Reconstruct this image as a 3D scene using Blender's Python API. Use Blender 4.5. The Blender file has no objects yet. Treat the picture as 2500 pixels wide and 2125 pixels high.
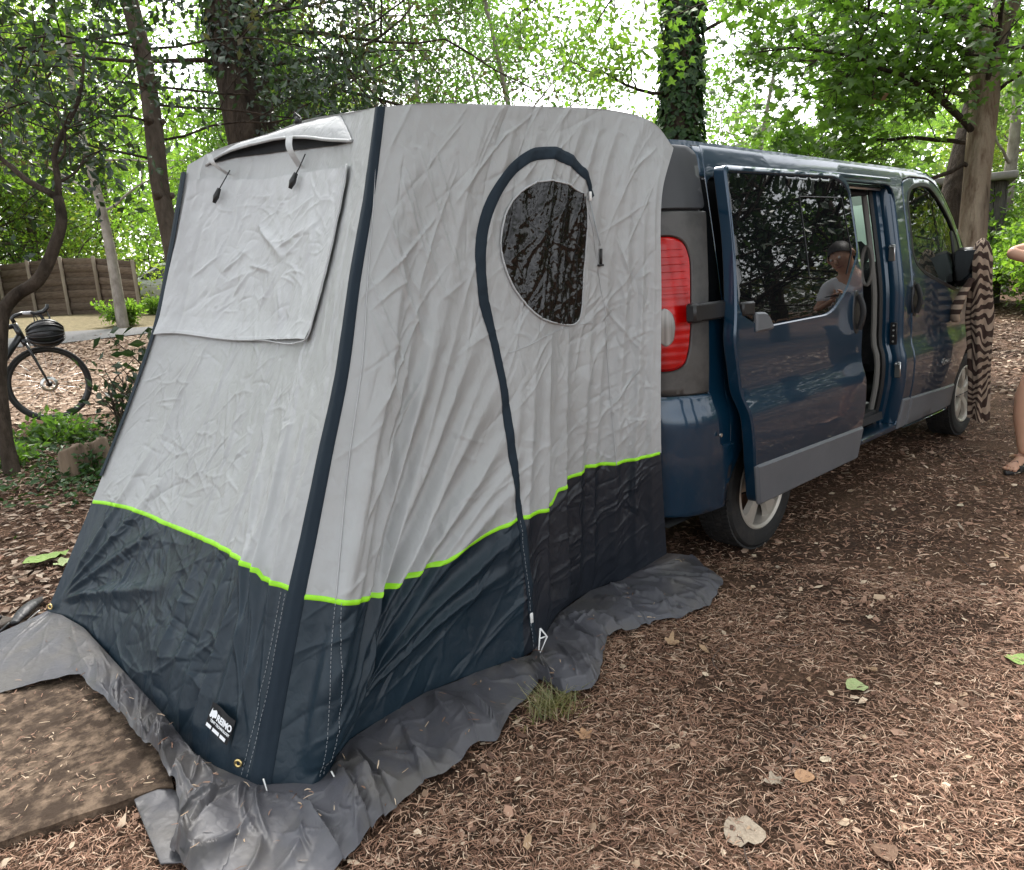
import bpy, bmesh, math, random
import numpy as np
from mathutils import Vector, Matrix, Euler
from mathutils.geometry import delaunay_2d_cdt

C = bpy.context.scene
COL = C.collection
R = math.radians
random.seed(7)
RNG = np.random.default_rng(7)

# ---------------------------------------------------------------- camera, sky, sun, exposure
cam_d = bpy.data.cameras.new("camera")
cam = bpy.data.objects.new("camera", cam_d)
COL.objects.link(cam)
cam_d.sensor_width = 36.0
cam_d.sensor_fit = 'HORIZONTAL'
cam_d.lens = 36.0 * 1806.058 / 2500.0
cam_d.clip_start = 0.05
cam_d.clip_end = 600.0


def cam_matrix(pos, yaw, pitch, roll):
    cy, sy, cp, sp = math.cos(yaw), math.sin(yaw), math.cos(pitch), math.sin(pitch)
    f = Vector((cy * cp, sy * cp, sp))
    r = Vector((sy, -cy, 0.0))
    u = r.cross(f)
    r2 = math.cos(roll) * r + math.sin(roll) * u
    u2 = -math.sin(roll) * r + math.cos(roll) * u
    m = Matrix((r2, u2, -f)).transposed().to_4x4()
    m.translation = Vector(pos)
    return m


cam.matrix_world = cam_matrix((-3.33, -2.698, 1.431), 0.834, -0.21, -0.064)
C.camera = cam

SUN_ELEV, SUN_ROT = 52.0, 38.0
world = bpy.data.worlds.new("World")
C.world = world
world.use_nodes = True
wn = world.node_tree.nodes
wl = world.node_tree.links
wn.clear()
w_out = wn.new("ShaderNodeOutputWorld")
w_bg = wn.new("ShaderNodeBackground")
w_sky = wn.new("ShaderNodeTexSky")
w_sky.sky_type = 'NISHITA'
w_sky.sun_disc = False
w_sky.sun_elevation = R(SUN_ELEV)
w_sky.sun_rotation = R(SUN_ROT)
w_sky.dust_density = 3.0
w_sky.air_density = 1.0
w_hs = wn.new("ShaderNodeHueSaturation")      # thin bright overcast: the blue nearly washed out
w_hs.inputs['Saturation'].default_value = 0.18
w_hs.inputs['Value'].default_value = 1.0
w_bg.inputs['Strength'].default_value = 0.13
wl.new(w_sky.outputs[0], w_hs.inputs['Color'])
wl.new(w_hs.outputs[0], w_bg.inputs['Color'])
wl.new(w_bg.outputs[0], w_out.inputs['Surface'])

sun_d = bpy.data.lights.new("sun", 'SUN')
sun_d.energy = 1.5
sun_d.angle = R(12.0)
sun_d.color = (1.0, 0.96, 0.9)
sun = bpy.data.objects.new("sun", sun_d)
COL.objects.link(sun)
# Nishita sun_rotation is measured from +Y clockwise seen from above
az = R(90.0 - SUN_ROT)
sdir = Vector((math.cos(az) * math.cos(R(SUN_ELEV)), math.sin(az) * math.cos(R(SUN_ELEV)), math.sin(R(SUN_ELEV))))
sun.rotation_euler = sdir.to_track_quat('Z', 'Y').to_euler()
sun.location = sdir * 60

C.view_settings.view_transform = 'Standard'
C.view_settings.look = 'None'
C.view_settings.gamma = 1.0
C.view_settings.use_curve_mapping = False
C.view_settings.exposure = 2.17
C.render.engine = 'CYCLES'
C.cycles.max_bounces = 8
C.cycles.transparent_max_bounces = 16
C.cycles.caustics_reflective = False
C.cycles.caustics_refractive = False

# ---------------------------------------------------------------- helpers


def put(o, label=None, cat=None, group=None, kind=None):
    if label: o['label'] = label
    if cat: o['category'] = cat
    if group: o['group'] = group
    if kind: o['kind'] = kind
    return o


def thing(name, label, cat, loc=(0, 0, 0), rot=(0, 0, 0), group=None):
    o = bpy.data.objects.new(name, None)
    COL.objects.link(o)
    o.location = loc
    o.rotation_euler = rot
    o.empty_display_size = 0.1
    return put(o, label, cat, group)


def link(o, parent=None, keep=True):
    """parent given: vertices are world coordinates when keep, local to the parent otherwise"""
    COL.objects.link(o)
    if parent is not None:
        o.parent = parent
        if keep:
            m = Matrix.Identity(4)
            chain = []
            p = parent
            while p is not None:
                chain.append(p)
                p = p.parent
            for q in reversed(chain):
                m = m @ q.matrix_parent_inverse @ Matrix.LocRotScale(q.location, q.rotation_euler, q.scale)
            o.matrix_parent_inverse = m.inverted()
    return o


def mesh_np(name, V, F, mat, parent=None, smooth=True, keep=True):
    """V (n,3); F (m,k) int array or list of tuples; mat a material or (list, per-face index)"""
    me = bpy.data.meshes.new(name)
    V = np.asarray(V, dtype=np.float32)
    if isinstance(F, np.ndarray):
        m, k = F.shape
        me.vertices.add(len(V))
        me.vertices.foreach_set("co", V.ravel())
        me.loops.add(m * k)
        me.loops.foreach_set("vertex_index", F.astype(np.int32).ravel())
        me.polygons.add(m)
        me.polygons.foreach_set("loop_start", np.arange(0, m * k, k, dtype=np.int32))
        me.update(calc_edges=True)
    else:
        me.from_pydata([tuple(map(float, v)) for v in V], [], [tuple(map(int, f)) for f in F])
        me.update()
    me.polygons.foreach_set("use_smooth", np.full(len(me.polygons), bool(smooth)))
    if isinstance(mat, tuple):
        for mm in mat[0]: me.materials.append(mm)
        me.polygons.foreach_set("material_index", np.asarray(mat[1], dtype=np.int32))
    elif mat is not None:
        me.materials.append(mat)
    o = bpy.data.objects.new(name, me)
    link(o, parent, keep)
    return o


def cp(o, parent=None):
    c = o.copy()
    COL.objects.link(c)
    c.parent = parent
    return c


def copy_tree(root, loc, rz=0.0, sc=1.0, label=None, group=None):
    r = cp(root)
    r.location = loc
    r.rotation_euler = (0, 0, rz)
    r.scale = (sc, sc, sc) if not isinstance(sc, tuple) else sc
    if label: r['label'] = label
    if group: r['group'] = group
    for ch in root.children:
        k = cp(ch, r)
        for g in ch.children:
            cp(g, k)
    return r


class MB:
    """collects boxes, tubes, lathes, grids and sheets into one mesh"""

    def __init__(s):
        s.v, s.f = [], []
        s.n = 0

    def add(s, V, F):
        V = np.asarray(V, float)
        s.v.append(V)
        s.f += [tuple(int(i) + s.n for i in f) for f in F]
        s.n += len(V)
        return s

    def box(s, c, size, rz=0.0, M=None, bev=0.0):
        x, y, z = [a / 2 for a in size]
        if bev > 0:
            b = min(bev, x * .9, y * .9, z * .9)
            V = []
            for sx in (-1, 1):
                for sy in (-1, 1):
                    for sz in (-1, 1):
                        V += [(sx * x, sy * (y - b), sz * (z - b)), (sx * (x - b), sy * y, sz * (z - b)), (sx * (x - b), sy * (y - b), sz * z)]
            bm = bmesh.new()
            for v in V: bm.verts.new(v)
            r = bmesh.ops.convex_hull(bm, input=bm.verts[:])
            bm.verts.index_update()
            bmesh.ops.dissolve_limit(bm, angle_limit=0.01, verts=bm.verts[:], edges=bm.edges[:])
            bm.verts.index_update()
            V = np.array([v.co[:] for v in bm.verts])
            F = [tuple(v.index for v in f.verts) for f in bm.faces]
            bm.free()
        else:
            V = np.array([(i, j, k) for i in (-x, x) for j in (-y, y) for k in (-z, z)])
            F = [(0, 1, 3, 2), (4, 6, 7, 5), (0, 4, 5, 1), (2, 3, 7, 6), (0, 2, 6, 4), (1, 5, 7, 3)]
        if M is not None:
            m = np.array(M)
            V = V @ m[:3, :3].T + m[:3, 3]
        if rz:
            c_, s_ = math.cos(rz), math.sin(rz)
            V = V @ np.array([[c_, s_, 0], [-s_, c_, 0], [0, 0, 1]])
        return s.add(V + np.array(c), F)

    def tube(s, P, r, n=10, caps=True, flat=1.0):
        P = np.asarray(P, float)
        m = len(P)
        rad = np.full(m, r) if np.isscalar(r) else np.asarray(r, float)
        T = np.gradient(P, axis=0)
        T /= np.linalg.norm(T, axis=1)[:, None] + 1e-12
        a = np.array([0, 0, 1.0]) if abs(T[0][2]) < .9 else np.array([1.0, 0, 0])
        u = np.cross(T[0], a); u /= np.linalg.norm(u)
        V = []
        th = np.linspace(0, 2 * np.pi, n, endpoint=False)
        for i in range(m):
            u = u - T[i] * u.dot(T[i]); u /= np.linalg.norm(u) + 1e-12
            w = np.cross(T[i], u)
            V.append(P[i] + rad[i] * (np.cos(th)[:, None] * u + flat * np.sin(th)[:, None] * w))
        V = np.concatenate(V)
        F = [(i * n + j, i * n + (j + 1) % n, (i + 1) * n + (j + 1) % n, (i + 1) * n + j) for i in range(m - 1) for j in range(n)]
        if caps:
            F += [tuple(range(n - 1, -1, -1)), tuple(range((m - 1) * n, m * n))]
        return s.add(V, F)

    def lathe(s, prof, c, axis=(0, 0, 1), n=32, a0=0, a1=2 * math.pi):
        """prof [(radius, along)]"""
        ax = Vector(axis).normalized()
        q = Vector((0, 0, 1)).rotation_difference(ax).to_matrix()
        q = np.array(q)
        full = abs(a1 - a0 - 2 * math.pi) < 1e-6
        th = np.linspace(a0, a1, n, endpoint=not full)
        V = np.array([(r * math.cos(t), r * math.sin(t), h) for r, h in prof for t in th]) @ q.T + np.array(c)
        k = n if full else n - 1
        F = [(i * n + j, i * n + (j + 1) % n, (i + 1) * n + (j + 1) % n, (i + 1) * n + j) for i in range(len(prof) - 1) for j in range(k)]
        return s.add(V, F)

    def grid(s, G, closed_u=False):
        G = np.asarray(G, float)
        a, b = G.shape[:2]
        F = [(i * b + j, ((i + 1) % a) * b + j, ((i + 1) % a) * b + j + 1, i * b + j + 1) for i in range(a if closed_u else a - 1) for j in range(b - 1)]
        return s.add(G.reshape(-1, 3), F)

    def build(s, name, mat, parent=None, smooth=True, keep=True):
        V = np.concatenate(s.v)
        return mesh_np(name, V, s.f, mat, parent, smooth, keep)


def sharp(o, deg=35):
    """split shading at sharp edges"""
    me = o.data
    bm = bmesh.new(); bm.from_mesh(me)
    for e in bm.edges:
        if len(e.link_faces) == 2 and e.calc_face_angle(0) > R(deg):
            e.smooth = False
    bm.to_mesh(me); bm.free()
    return o


def grid_mesh(name, G, mat, parent=None, smooth=True, keep=True, thick=None):
    a, b = G.shape[:2]
    idx = np.arange(a * b).reshape(a, b)
    F = np.stack([idx[:-1, :-1], idx[1:, :-1], idx[1:, 1:], idx[:-1, 1:]], -1).reshape(-1, 4)
    return mesh_np(name, G.reshape(-1, 3), F, mat, parent, smooth, keep)


def spl(P, t):
    P = np.asarray(P, float); t = np.asarray(t, float)
    d = np.r_[0, np.cumsum(np.linalg.norm(np.diff(P, axis=0), axis=1))]; d /= d[-1]
    i = np.clip(np.searchsorted(d, t, side='right') - 1, 0, len(P) - 2)
    m = np.zeros_like(P)
    m[1:-1] = (P[2:] - P[:-2]) / (d[2:] - d[:-2])[:, None]
    m[0] = (P[1] - P[0]) / (d[1] - d[0]); m[-1] = (P[-1] - P[-2]) / (d[-1] - d[-2])
    h = (d[i + 1] - d[i]); s = ((t - d[i]) / h)[..., None]; h = h[..., None]
    return (2 * s**3 - 3 * s**2 + 1) * P[i] + (s**3 - 2 * s**2 + s) * h * m[i] + (-2 * s**3 + 3 * s**2) * P[i + 1] + (s**3 - s**2) * h * m[i + 1]


def coons(B, T, L, Rr, u, v):
    b = spl(B, u); t = spl(T, u); l = spl(L, v); r = spl(Rr, v)
    b0, b1, t0, t1 = [np.asarray(x, float) for x in (B[0], B[-1], T[0], T[-1])]
    U = u[..., None]; V = v[..., None]
    return (1 - V) * b + V * t + (1 - U) * l + U * r - ((1 - U) * (1 - V) * b0 + U * (1 - V) * b1 + (1 - U) * V * t0 + U * V * t1)


def perlin(x, y, seed=0):
    rg = np.random.default_rng(seed)
    p = rg.permutation(512); p = np.r_[p, p]
    ang = rg.random(512) * 2 * np.pi
    xi = np.floor(x).astype(int); yi = np.floor(y).astype(int)
    xf = x - xi; yf = y - yi
    def g(ix, iy, dx, dy):
        a = ang[p[(p[ix & 511] + iy) & 511]]
        return np.cos(a) * dx + np.sin(a) * dy
    f = lambda t: t**3 * (t * (t * 6 - 15) + 10)
    u, v = f(xf), f(yf)
    n0 = g(xi, yi, xf, yf) * (1 - u) + g(xi + 1, yi, xf - 1, yf) * u
    n1 = g(xi, yi + 1, xf, yf - 1) * (1 - u) + g(xi + 1, yi + 1, xf - 1, yf - 1) * u
    return (n0 * (1 - v) + n1 * v) * 1.4


def creases(A, B, n, seed, lmin, lmax, wmin, wmax, h, ang=None, spread=math.pi, region=None, decay=True):
    """sum of n sharp fold ridges over the plane coordinates A, B (metres)"""
    rg = np.random.default_rng(seed)
    D = np.zeros_like(A)
    a0, a1, b0, b1 = region or (0., 1.8, 0., 2.0)
    for k in range(n):
        ca, cb = rg.uniform(a0, a1), rg.uniform(b0, b1)
        th = (ang if ang is not None else 0) + rg.uniform(-spread, spread) / 2
        L = rg.uniform(lmin, lmax) / 2; w = rg.uniform(wmin, wmax)
        da, db = A - ca, B - cb
        t = (da * math.cos(th) + db * math.sin(th)) / L
        q = (-da * math.sin(th) + db * math.cos(th))
        q = q + rg.uniform(-.25, .25) * L * t * t
        e = np.clip(1 - t * t, 0, 1)
        D += h * rg.choice([1, 1, -1]) * rg.uniform(.4, 1) * e * np.exp(-np.abs(q) / (w * (.35 + .65 * e)))
    return D


def seg_fold(A, B, p0, p1, w, h, sharpness=1.0):
    """one long soft fold from p0 to p1, widening along its way"""
    p0 = np.array(p0, float); p1 = np.array(p1, float)
    d = p1 - p0; L = np.linalg.norm(d); d /= L
    t = ((A - p0[0]) * d[0] + (B - p0[1]) * d[1]) / L
    q = -(A - p0[0]) * d[1] + (B - p0[1]) * d[0]
    e = np.clip(np.minimum(t * 6, (1 - t) * 2.2), 0, 1)
    e = e * e * (3 - 2 * e)
    ww = w * (.35 + .9 * np.clip(t, 0, 1))
    return h * e * np.exp(-np.abs(q / ww) ** (1.3 + sharpness * .5))


# ---------------------------------------------------------------- materials


def N(nt, typ, **kw):
    n = nt.nodes.new(typ)
    for k, v in kw.items():
        if k in n.inputs: n.inputs[k].default_value = v
        else: setattr(n, k, v)
    return n


def ramp(nt, fac, stops, interp='LINEAR'):
    r = nt.nodes.new('ShaderNodeValToRGB')
    r.color_ramp.interpolation = interp
    el = r.color_ramp.elements
    while len(el) < len(stops): el.new(.5)
    for e, (p, c) in zip(el, stops):
        e.position = p; e.color = (*c, 1) if len(c) == 3 else c
    if fac is not None: nt.links.new(fac, r.inputs[0])
    return r


def M(name, col, rough=.6, metal=0., coat=0., col2=None, scale=8., detail=6., lo=.35, hi=.65, bump=0., bscale=None, bdist=.01, spec=.5,
      island=None, sheen=0., stretch=None, rough2=None, coords='Object', col3=None, scale3=1.5):
    m = bpy.data.materials.new(name)
    m.use_nodes = True
    nt = m.node_tree
    b = nt.nodes['Principled BSDF']
    b.inputs['Base Color'].default_value = (*col, 1)
    b.inputs['Roughness'].default_value = rough
    b.inputs['Metallic'].default_value = metal
    b.inputs['Coat Weight'].default_value = coat
    b.inputs['Coat Roughness'].default_value = .04
    b.inputs['Specular IOR Level'].default_value = spec
    if sheen: b.inputs['Sheen Weight'].default_value = sheen
    tc = N(nt, 'ShaderNodeTexCoord')
    vec = tc.outputs[coords]
    if stretch:
        mp = N(nt, 'ShaderNodeMapping')
        mp.inputs['Scale'].default_value = stretch
        nt.links.new(vec, mp.inputs[0]); vec = mp.outputs[0]
    src = None
    if col2 is not None:
        nz = N(nt, 'ShaderNodeTexNoise', Scale=scale, Detail=detail, Roughness=.65)
        nt.links.new(vec, nz.inputs['Vector'])
        rp = ramp(nt, nz.outputs['Fac'], [(lo, col), (hi, col2)])
        src = rp.outputs[0]
        if col3 is not None:
            n3 = N(nt, 'ShaderNodeTexNoise', Scale=scale3, Detail=4., Roughness=.6)
            nt.links.new(vec, n3.inputs['Vector'])
            r3 = ramp(nt, n3.outputs['Fac'], [(.45, (0, 0, 0)), (.65, (1, 1, 1))])
            mx = N(nt, 'ShaderNodeMixRGB')
            nt.links.new(r3.outputs[0], mx.inputs[0]); nt.links.new(src, mx.inputs[1])
            mx.inputs[2].default_value = (*col3, 1)
            src = mx.outputs[0]
        if rough2 is not None:
            rr = ramp(nt, nz.outputs['Fac'], [(lo, (rough,) * 3), (hi, (rough2,) * 3)])
            nt.links.new(rr.outputs[0], b.inputs['Roughness'])
    if island:
        g = N(nt, 'ShaderNodeNewGeometry')
        ri = ramp(nt, g.outputs['Random Per Island'], [(i / max(1, len(island) - 1), c) for i, c in enumerate(island)])
        if src is not None:
            mx = N(nt, 'ShaderNodeMixRGB', blend_type='MULTIPLY'); mx.inputs[0].default_value = 1.
            nt.links.new(src, mx.inputs[1]); nt.links.new(ri.outputs[0], mx.inputs[2]); src = mx.outputs[0]
        else: src = ri.outputs[0]
    if src is not None: nt.links.new(src, b.inputs['Base Color'])
    if bump:
        nb = N(nt, 'ShaderNodeTexNoise', Scale=bscale or scale * 3, Detail=6., Roughness=.6)
        nt.links.new(vec, nb.inputs['Vector'])
        bp = N(nt, 'ShaderNodeBump', Strength=bump, Distance=bdist)
        nt.links.new(nb.outputs['Fac'], bp.inputs['Height'])
        nt.links.new(bp.outputs[0], b.inputs['Normal'])
    return m


def leafmat(name, cols, trans=.5, rough=.45, gloss=.05, tmul=1.6):
    m = bpy.data.materials.new(name)
    m.use_nodes = True
    nt = m.node_tree
    nt.nodes.clear()
    out = N(nt, 'ShaderNodeOutputMaterial')
    g = N(nt, 'ShaderNodeNewGeometry')
    rp = ramp(nt, g.outputs['Random Per Island'], [(i / (len(cols) - 1), c) for i, c in enumerate(cols)])
    d = N(nt, 'ShaderNodeBsdfDiffuse')
    t = N(nt, 'ShaderNodeBsdfTranslucent')
    mul = N(nt, 'ShaderNodeMixRGB', blend_type='MULTIPLY'); mul.inputs[0].default_value = 1.
    mul.inputs[2].default_value = (tmul * 1.05, tmul * 1.15, tmul * .55, 1)
    gl = N(nt, 'ShaderNodeBsdfGlossy', Roughness=rough)
    gl.inputs['Color'].default_value = (1, 1, 1, 1)
    mx = N(nt, 'ShaderNodeMixShader', Fac=trans)
    mg = N(nt, 'ShaderNodeMixShader', Fac=gloss)
    L = nt.links.new
    L(rp.outputs[0], d.inputs[0]); L(rp.outputs[0], mul.inputs[1]); L(mul.outputs[0], t.inputs[0])
    L(d.outputs[0], mx.inputs[1]); L(t.outputs[0], mx.inputs[2])
    L(mx.outputs[0], mg.inputs[1]); L(gl.outputs[0], mg.inputs[2])
    L(mg.outputs[0], out.inputs[0])
    return m


def glassmat(name, tint=(.7, .8, .75), refl=1.0):
    """thin tinted pane: see-through with a Fresnel reflection"""
    m = bpy.data.materials.new(name)
    m.use_nodes = True
    nt = m.node_tree
    nt.nodes.clear()
    out = N(nt, 'ShaderNodeOutputMaterial')
    t = N(nt, 'ShaderNodeBsdfTransparent'); t.inputs[0].default_value = (*tint, 1)
    gl = N(nt, 'ShaderNodeBsdfGlossy', Roughness=.0)
    fr = N(nt, 'ShaderNodeFresnel', IOR=1.55)
    mx = N(nt, 'ShaderNodeMixShader')
    nt.links.new(fr.outputs[0], mx.inputs[0])
    nt.links.new(t.outputs[0], mx.inputs[1]); nt.links.new(gl.outputs[0], mx.inputs[2])
    nt.links.new(mx.outputs[0], out.inputs[0])
    return m


def text_mesh(name, curve, mat):
    o = bpy.data.objects.new(name + "_curve", curve); COL.objects.link(o)
    me = bpy.data.meshes.new_from_object(o.evaluated_get(bpy.context.evaluated_depsgraph_get()))
    bpy.data.objects.remove(o); bpy.data.curves.remove(curve)
    me.name = name; me.materials.clear(); me.materials.append(mat)
    q = bpy.data.objects.new(name, me); COL.objects.link(q)
    return q

# ---------------------------------------------------------------- ground
def sstep(x, a, b):
    t = np.clip((np.asarray(x, float) - a) / (b - a), 0, 1)
    return t * t * (3 - 2 * t)


def gz(x, y):
    x = np.asarray(x, float); y = np.asarray(y, float)
    z = .022 * perlin(x * .9, y * .9, 3) + .012 * perlin(x * 2.7, y * 2.7, 4)
    z = z - .01
    z = z * (1 - .93 * sstep(np.hypot(x + 3.3, y + 2.7), 6.5, 10.5))
    near = sstep(np.hypot(x + 1.7, y + .1), .9, 2.4)        # the tent stands on a flatter spot
    z = z * (.25 + .75 * near)
    # the clearing climbs gently away to the left and back
    yy = np.array([-60, -1, .2, 1, 3, 5.2, 11.5, 16, 19, 30, 60, 200]); hh = np.array([0, 0, .005, .075, .25, .41, .88, 1.18, 1.2, 1.0, .8, .8])
    k = .6 + .4 * (1 - sstep(x, 7, 14))
    z += k * sum(np.interp(y + q, yy, hh) for q in (-.5, -.25, 0, .25, .5)) / 5 * (1 - .0 * x)
    return z


def gzf(x, y): return float(gz(np.array([x]), np.array([y]))[0])


g_mat = bpy.data.materials.new("forest_floor"); g_mat.use_nodes = True
nt = g_mat.node_tree; b = nt.nodes['Principled BSDF']; L = nt.links.new
tc = N(nt, 'ShaderNodeTexCoord'); obj = tc.outputs['Object']
n1 = N(nt, 'ShaderNodeTexNoise', Scale=55., Detail=8., Roughness=.75); L(obj, n1.inputs[0])
n2 = N(nt, 'ShaderNodeTexNoise', Scale=1.3, Detail=5., Roughness=.6); L(obj, n2.inputs[0])
n3 = N(nt, 'ShaderNodeTexNoise', Scale=14., Detail=6., Roughness=.7); L(obj, n3.inputs[0])
r1 = ramp(nt, n1.outputs['Fac'], [(.3, (.036, .024, .016)), (.5, (.10, .062, .042)), (.66, (.22, .14, .096)), (.8, (.36, .25, .175))])
r2 = ramp(nt, n2.outputs['Fac'], [(.4, (.55, .5, .47)), (.6, (1.15, 1.08, 1.0))])
mx = N(nt, 'ShaderNodeMixRGB', blend_type='MULTIPLY'); mx.inputs[0].default_value = 1
L(r1.outputs[0], mx.inputs[1]); L(r2.outputs[0], mx.inputs[2])
r3 = ramp(nt, n3.outputs['Fac'], [(.56, (0, 0, 0)), (.7, (1, 1, 1))])
mx2 = N(nt, 'ShaderNodeMixRGB'); L(r3.outputs[0], mx2.inputs[0]); L(mx.outputs[0], mx2.inputs[1]); mx2.inputs[2].default_value = (.055, .037, .027, 1)
L(mx2.outputs[0], b.inputs['Base Color']); b.inputs['Roughness'].default_value = .95; b.inputs['Specular IOR Level'].default_value = .2
bp = N(nt, 'ShaderNodeBump', Strength=.9, Distance=.02); L(n1.outputs['Fac'], bp.inputs['Height']); L(bp.outputs[0], b.inputs['Normal'])


def axis_pts(lo, a, bb, hi, fine, grow=1.25):
    P = list(np.arange(a, bb + 1e-6, fine)); s = fine
    while P[-1] < hi: s = min(s * grow, 25); P.append(P[-1] + s)
    s = fine; Q = []
    x = a
    while x > lo: s = min(s * grow, 25); x -= s; Q.append(x)
    return np.array(Q[::-1] + P)


gx = axis_pts(-220, -5, 7, 220, .09); gy = axis_pts(-220, -4, 7, 220, .09)
GX, GY = np.meshgrid(gx, gy, indexing='ij')
put(grid_mesh("ground", np.stack([GX, GY, gz(GX, GY)], -1), g_mat), kind='structure')

# wood chips and the asphalt path on the left
chip_mat = M("pale_wood_chips", (.16, .105, .075), .95, col2=(.40, .29, .215), scale=38, detail=9, lo=.34, hi=.66, col3=(.22, .15, .1), scale3=2.2, bump=.9, bscale=60, bdist=.03, spec=.2)
path_mat = M("grey_asphalt", (.10, .098, .10), .9, col2=(.15, .147, .148), scale=30, bump=.3, bscale=160, bdist=.004, spec=.3)
verge_mat = M("dry_verge", (.10, .085, .045), .95, col2=(.22, .175, .10), scale=12, detail=8, bump=.6, bscale=40, bdist=.03, spec=.2)


def sheet_poly(name, poly, lift, mat, step=.35):
    P = np.array(poly, float)
    x0, y0 = P.min(0); x1, y1 = P.max(0)
    xs = np.arange(x0, x1, step); ys = np.arange(y0, y1, step)
    gxx, gyy = np.meshgrid(xs, ys); Q = np.c_[gxx.ravel(), gyy.ravel()]
    Bd = []
    for i in range(len(P)):
        a, c = P[i], P[(i + 1) % len(P)]; k = max(1, int(np.linalg.norm(c - a) / step))
        Bd += [a + (c - a) * t / k for t in range(k)]
    Bd = np.array(Bd); Bd += RNG.normal(0, .04, Bd.shape)
    Q = Q[inpoly(Q, P)]
    d = np.array([np.min(np.hypot(*(Bd - q).T)) for q in Q]) if len(Q) else np.zeros(0)
    Q = Q[d > step * .4]
    V2 = np.r_[Bd, Q]; nb = len(Bd)
    r = delaunay_2d_cdt([Vector(v) for v in V2], [(i, (i + 1) % nb) for i in range(nb)], [], 0, 1e-6)
    V2 = np.array([v[:] for v in r[0]]); F = np.array(r[2])
    F = F[inpoly(V2[F].mean(1), Bd)]
    z = gz(V2[:, 0], V2[:, 1]) + lift
    return put(mesh_np(name, np.c_[V2, z], F, mat), kind='structure')


def inpoly(Q, P):
    Q = np.atleast_2d(Q); P = np.asarray(P)
    x, y = Q[:, 0], Q[:, 1]; ins = np.zeros(len(Q), bool)
    j = len(P) - 1
    for i in range(len(P)):
        xi, yi = P[i]; xj, yj = P[j]
        c = ((yi > y) != (yj > y)) & (x < (xj - xi) * (y - yi) / (yj - yi + 1e-12) + xi)
        ins ^= c; j = i
    return ins


sheet_poly("wood_chip_ground", [(-7, 5.2), (-3.2, 5.0), (-1.9, 5.3), (-.9, 4.8), (1.5, 4.6), (6, 5.0), (12, 8.5), (12, 11.6), (3, 11.35), (.9, 11.1), (-.5, 10.85), (-1.3, 10.9), (-7, 11.6)], .010, chip_mat)
sheet_poly("path", [(-14, 12.6), (-6, 11.6), (-1.3, 10.88), (-.5, 10.83), (.9, 11.1), (3, 11.3), (9, 11.4), (16, 11.0), (16, 12.6), (9, 13.0), (3, 12.6), (1.2, 12.2), (-.1, 12.6), (-1.2, 12.2), (-6, 13.2), (-14, 14.6)], .024, path_mat, .5)
sheet_poly("verge", [(-10, 14.0), (-1.2, 12.15), (-.1, 12.55), (1.2, 12.15), (7.5, 12.7), (8, 15), (2.4, 15.3), (1.2, 18), (.2, 20), (-8, 24)], .014, verge_mat, .5)

# ---------------------------------------------------------------- scattered litter


def strips(P0, ang, Ln, W, bend, lift, roll, tz=0.):
    """curved flat needles: 3 stations, 2 quads each"""
    n = len(P0)
    d = np.c_[np.cos(ang), np.sin(ang), np.zeros(n)]
    p = np.c_[-np.sin(ang), np.cos(ang), np.zeros(n)]
    up = np.array([0, 0, 1.0])
    V = np.zeros((n, 6, 3))
    for k, t in enumerate((-.5, 0., .5)):
        cc = P0 + d * (Ln * t)[:, None] + p * (bend * (.25 - t * t))[:, None] + up * (lift * (.25 - t * t) * 2 + tz * t * Ln)[:, None]
        wv = (p * np.cos(roll)[:, None] + up * np.sin(roll)[:, None]) * (W * (1 if t == 0 else .6))[:, None] / 2
        V[:, k * 2] = cc - wv; V[:, k * 2 + 1] = cc + wv
    base = (np.arange(n) * 6)[:, None]
    F = np.concatenate([base + np.array([0, 1, 3, 2]), base + np.array([2, 3, 5, 4])], 0)
    return V.reshape(-1, 3), F


needle_mat = M("dry_needles", (.1, .06, .04), .75, island=[(.055, .030, .02), (.155, .080, .050), (.24, .128, .081), (.34, .20, .132), (.48, .315, .22), (.21, .103, .066), (.41, .245, .165), (.64, .48, .35), (.10, .053, .036), (.31, .175, .115)], spec=.3)
frag_mat = M("leaf_fragments", (.3, .2, .14), .8, island=[(.08, .045, .032), (.18, .10, .068), (.32, .2, .14), (.12, .064, .044), (.42, .3, .2), (.6, .48, .35), (.24, .135, .095), (.2, .12, .08), (.4, .24, .165)], spec=.3)

TENT_FOOT = np.array([(-2.8, .88), (-2.70, -.60), (-2.5, -.77), (-.9, -.65), (-.9, .9)])


def scatter_pts(n, dmin, dmax, a0, a1, k=1.0, rg=RNG):
    """ground points in front of the photographer's spot, thinning with distance"""
    u = rg.random(n)
    d = (dmin ** k + u * (dmax ** k - dmin ** k)) ** (1 / k)
    a = rg.uniform(a0, a1, n)
    x = -3.33 + d * np.cos(a); y = -2.698 + d * np.sin(a)
    ok = ~inpoly(np.c_[x, y], TENT_FOOT)
    return x[ok], y[ok], d[ok]


A0, A1 = .834 - .76, .834 + .80


def needles(n, dmin, dmax, k, wmul):
    x, y, d = scatter_pts(n, dmin, dmax, A0, A1, k)
    clump = perlin(x * 1.6, y * 1.6, 11) + .5 * perlin(x * 5, y * 5, 12)
    ok = (clump > -.38 + RNG.normal(0, .28, len(x))) & (y < 4.6 + RNG.normal(0, .5, len(x)))
    x, y, d = x[ok], y[ok], d[ok]; m = len(x)
    z = gz(x, y) + RNG.uniform(.002, .014, m)
    Ln = .010 + .045 * RNG.random(m) ** 1.7; W = RNG.uniform(.0012, .0034, m) * wmul
    return strips(np.c_[x, y, z], RNG.uniform(0, 2 * np.pi, m), Ln, W, RNG.normal(0, .35, m) * Ln, RNG.uniform(0, .25, m) * Ln, RNG.uniform(-.9, .9, m), RNG.normal(0, .10, m))


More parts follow.
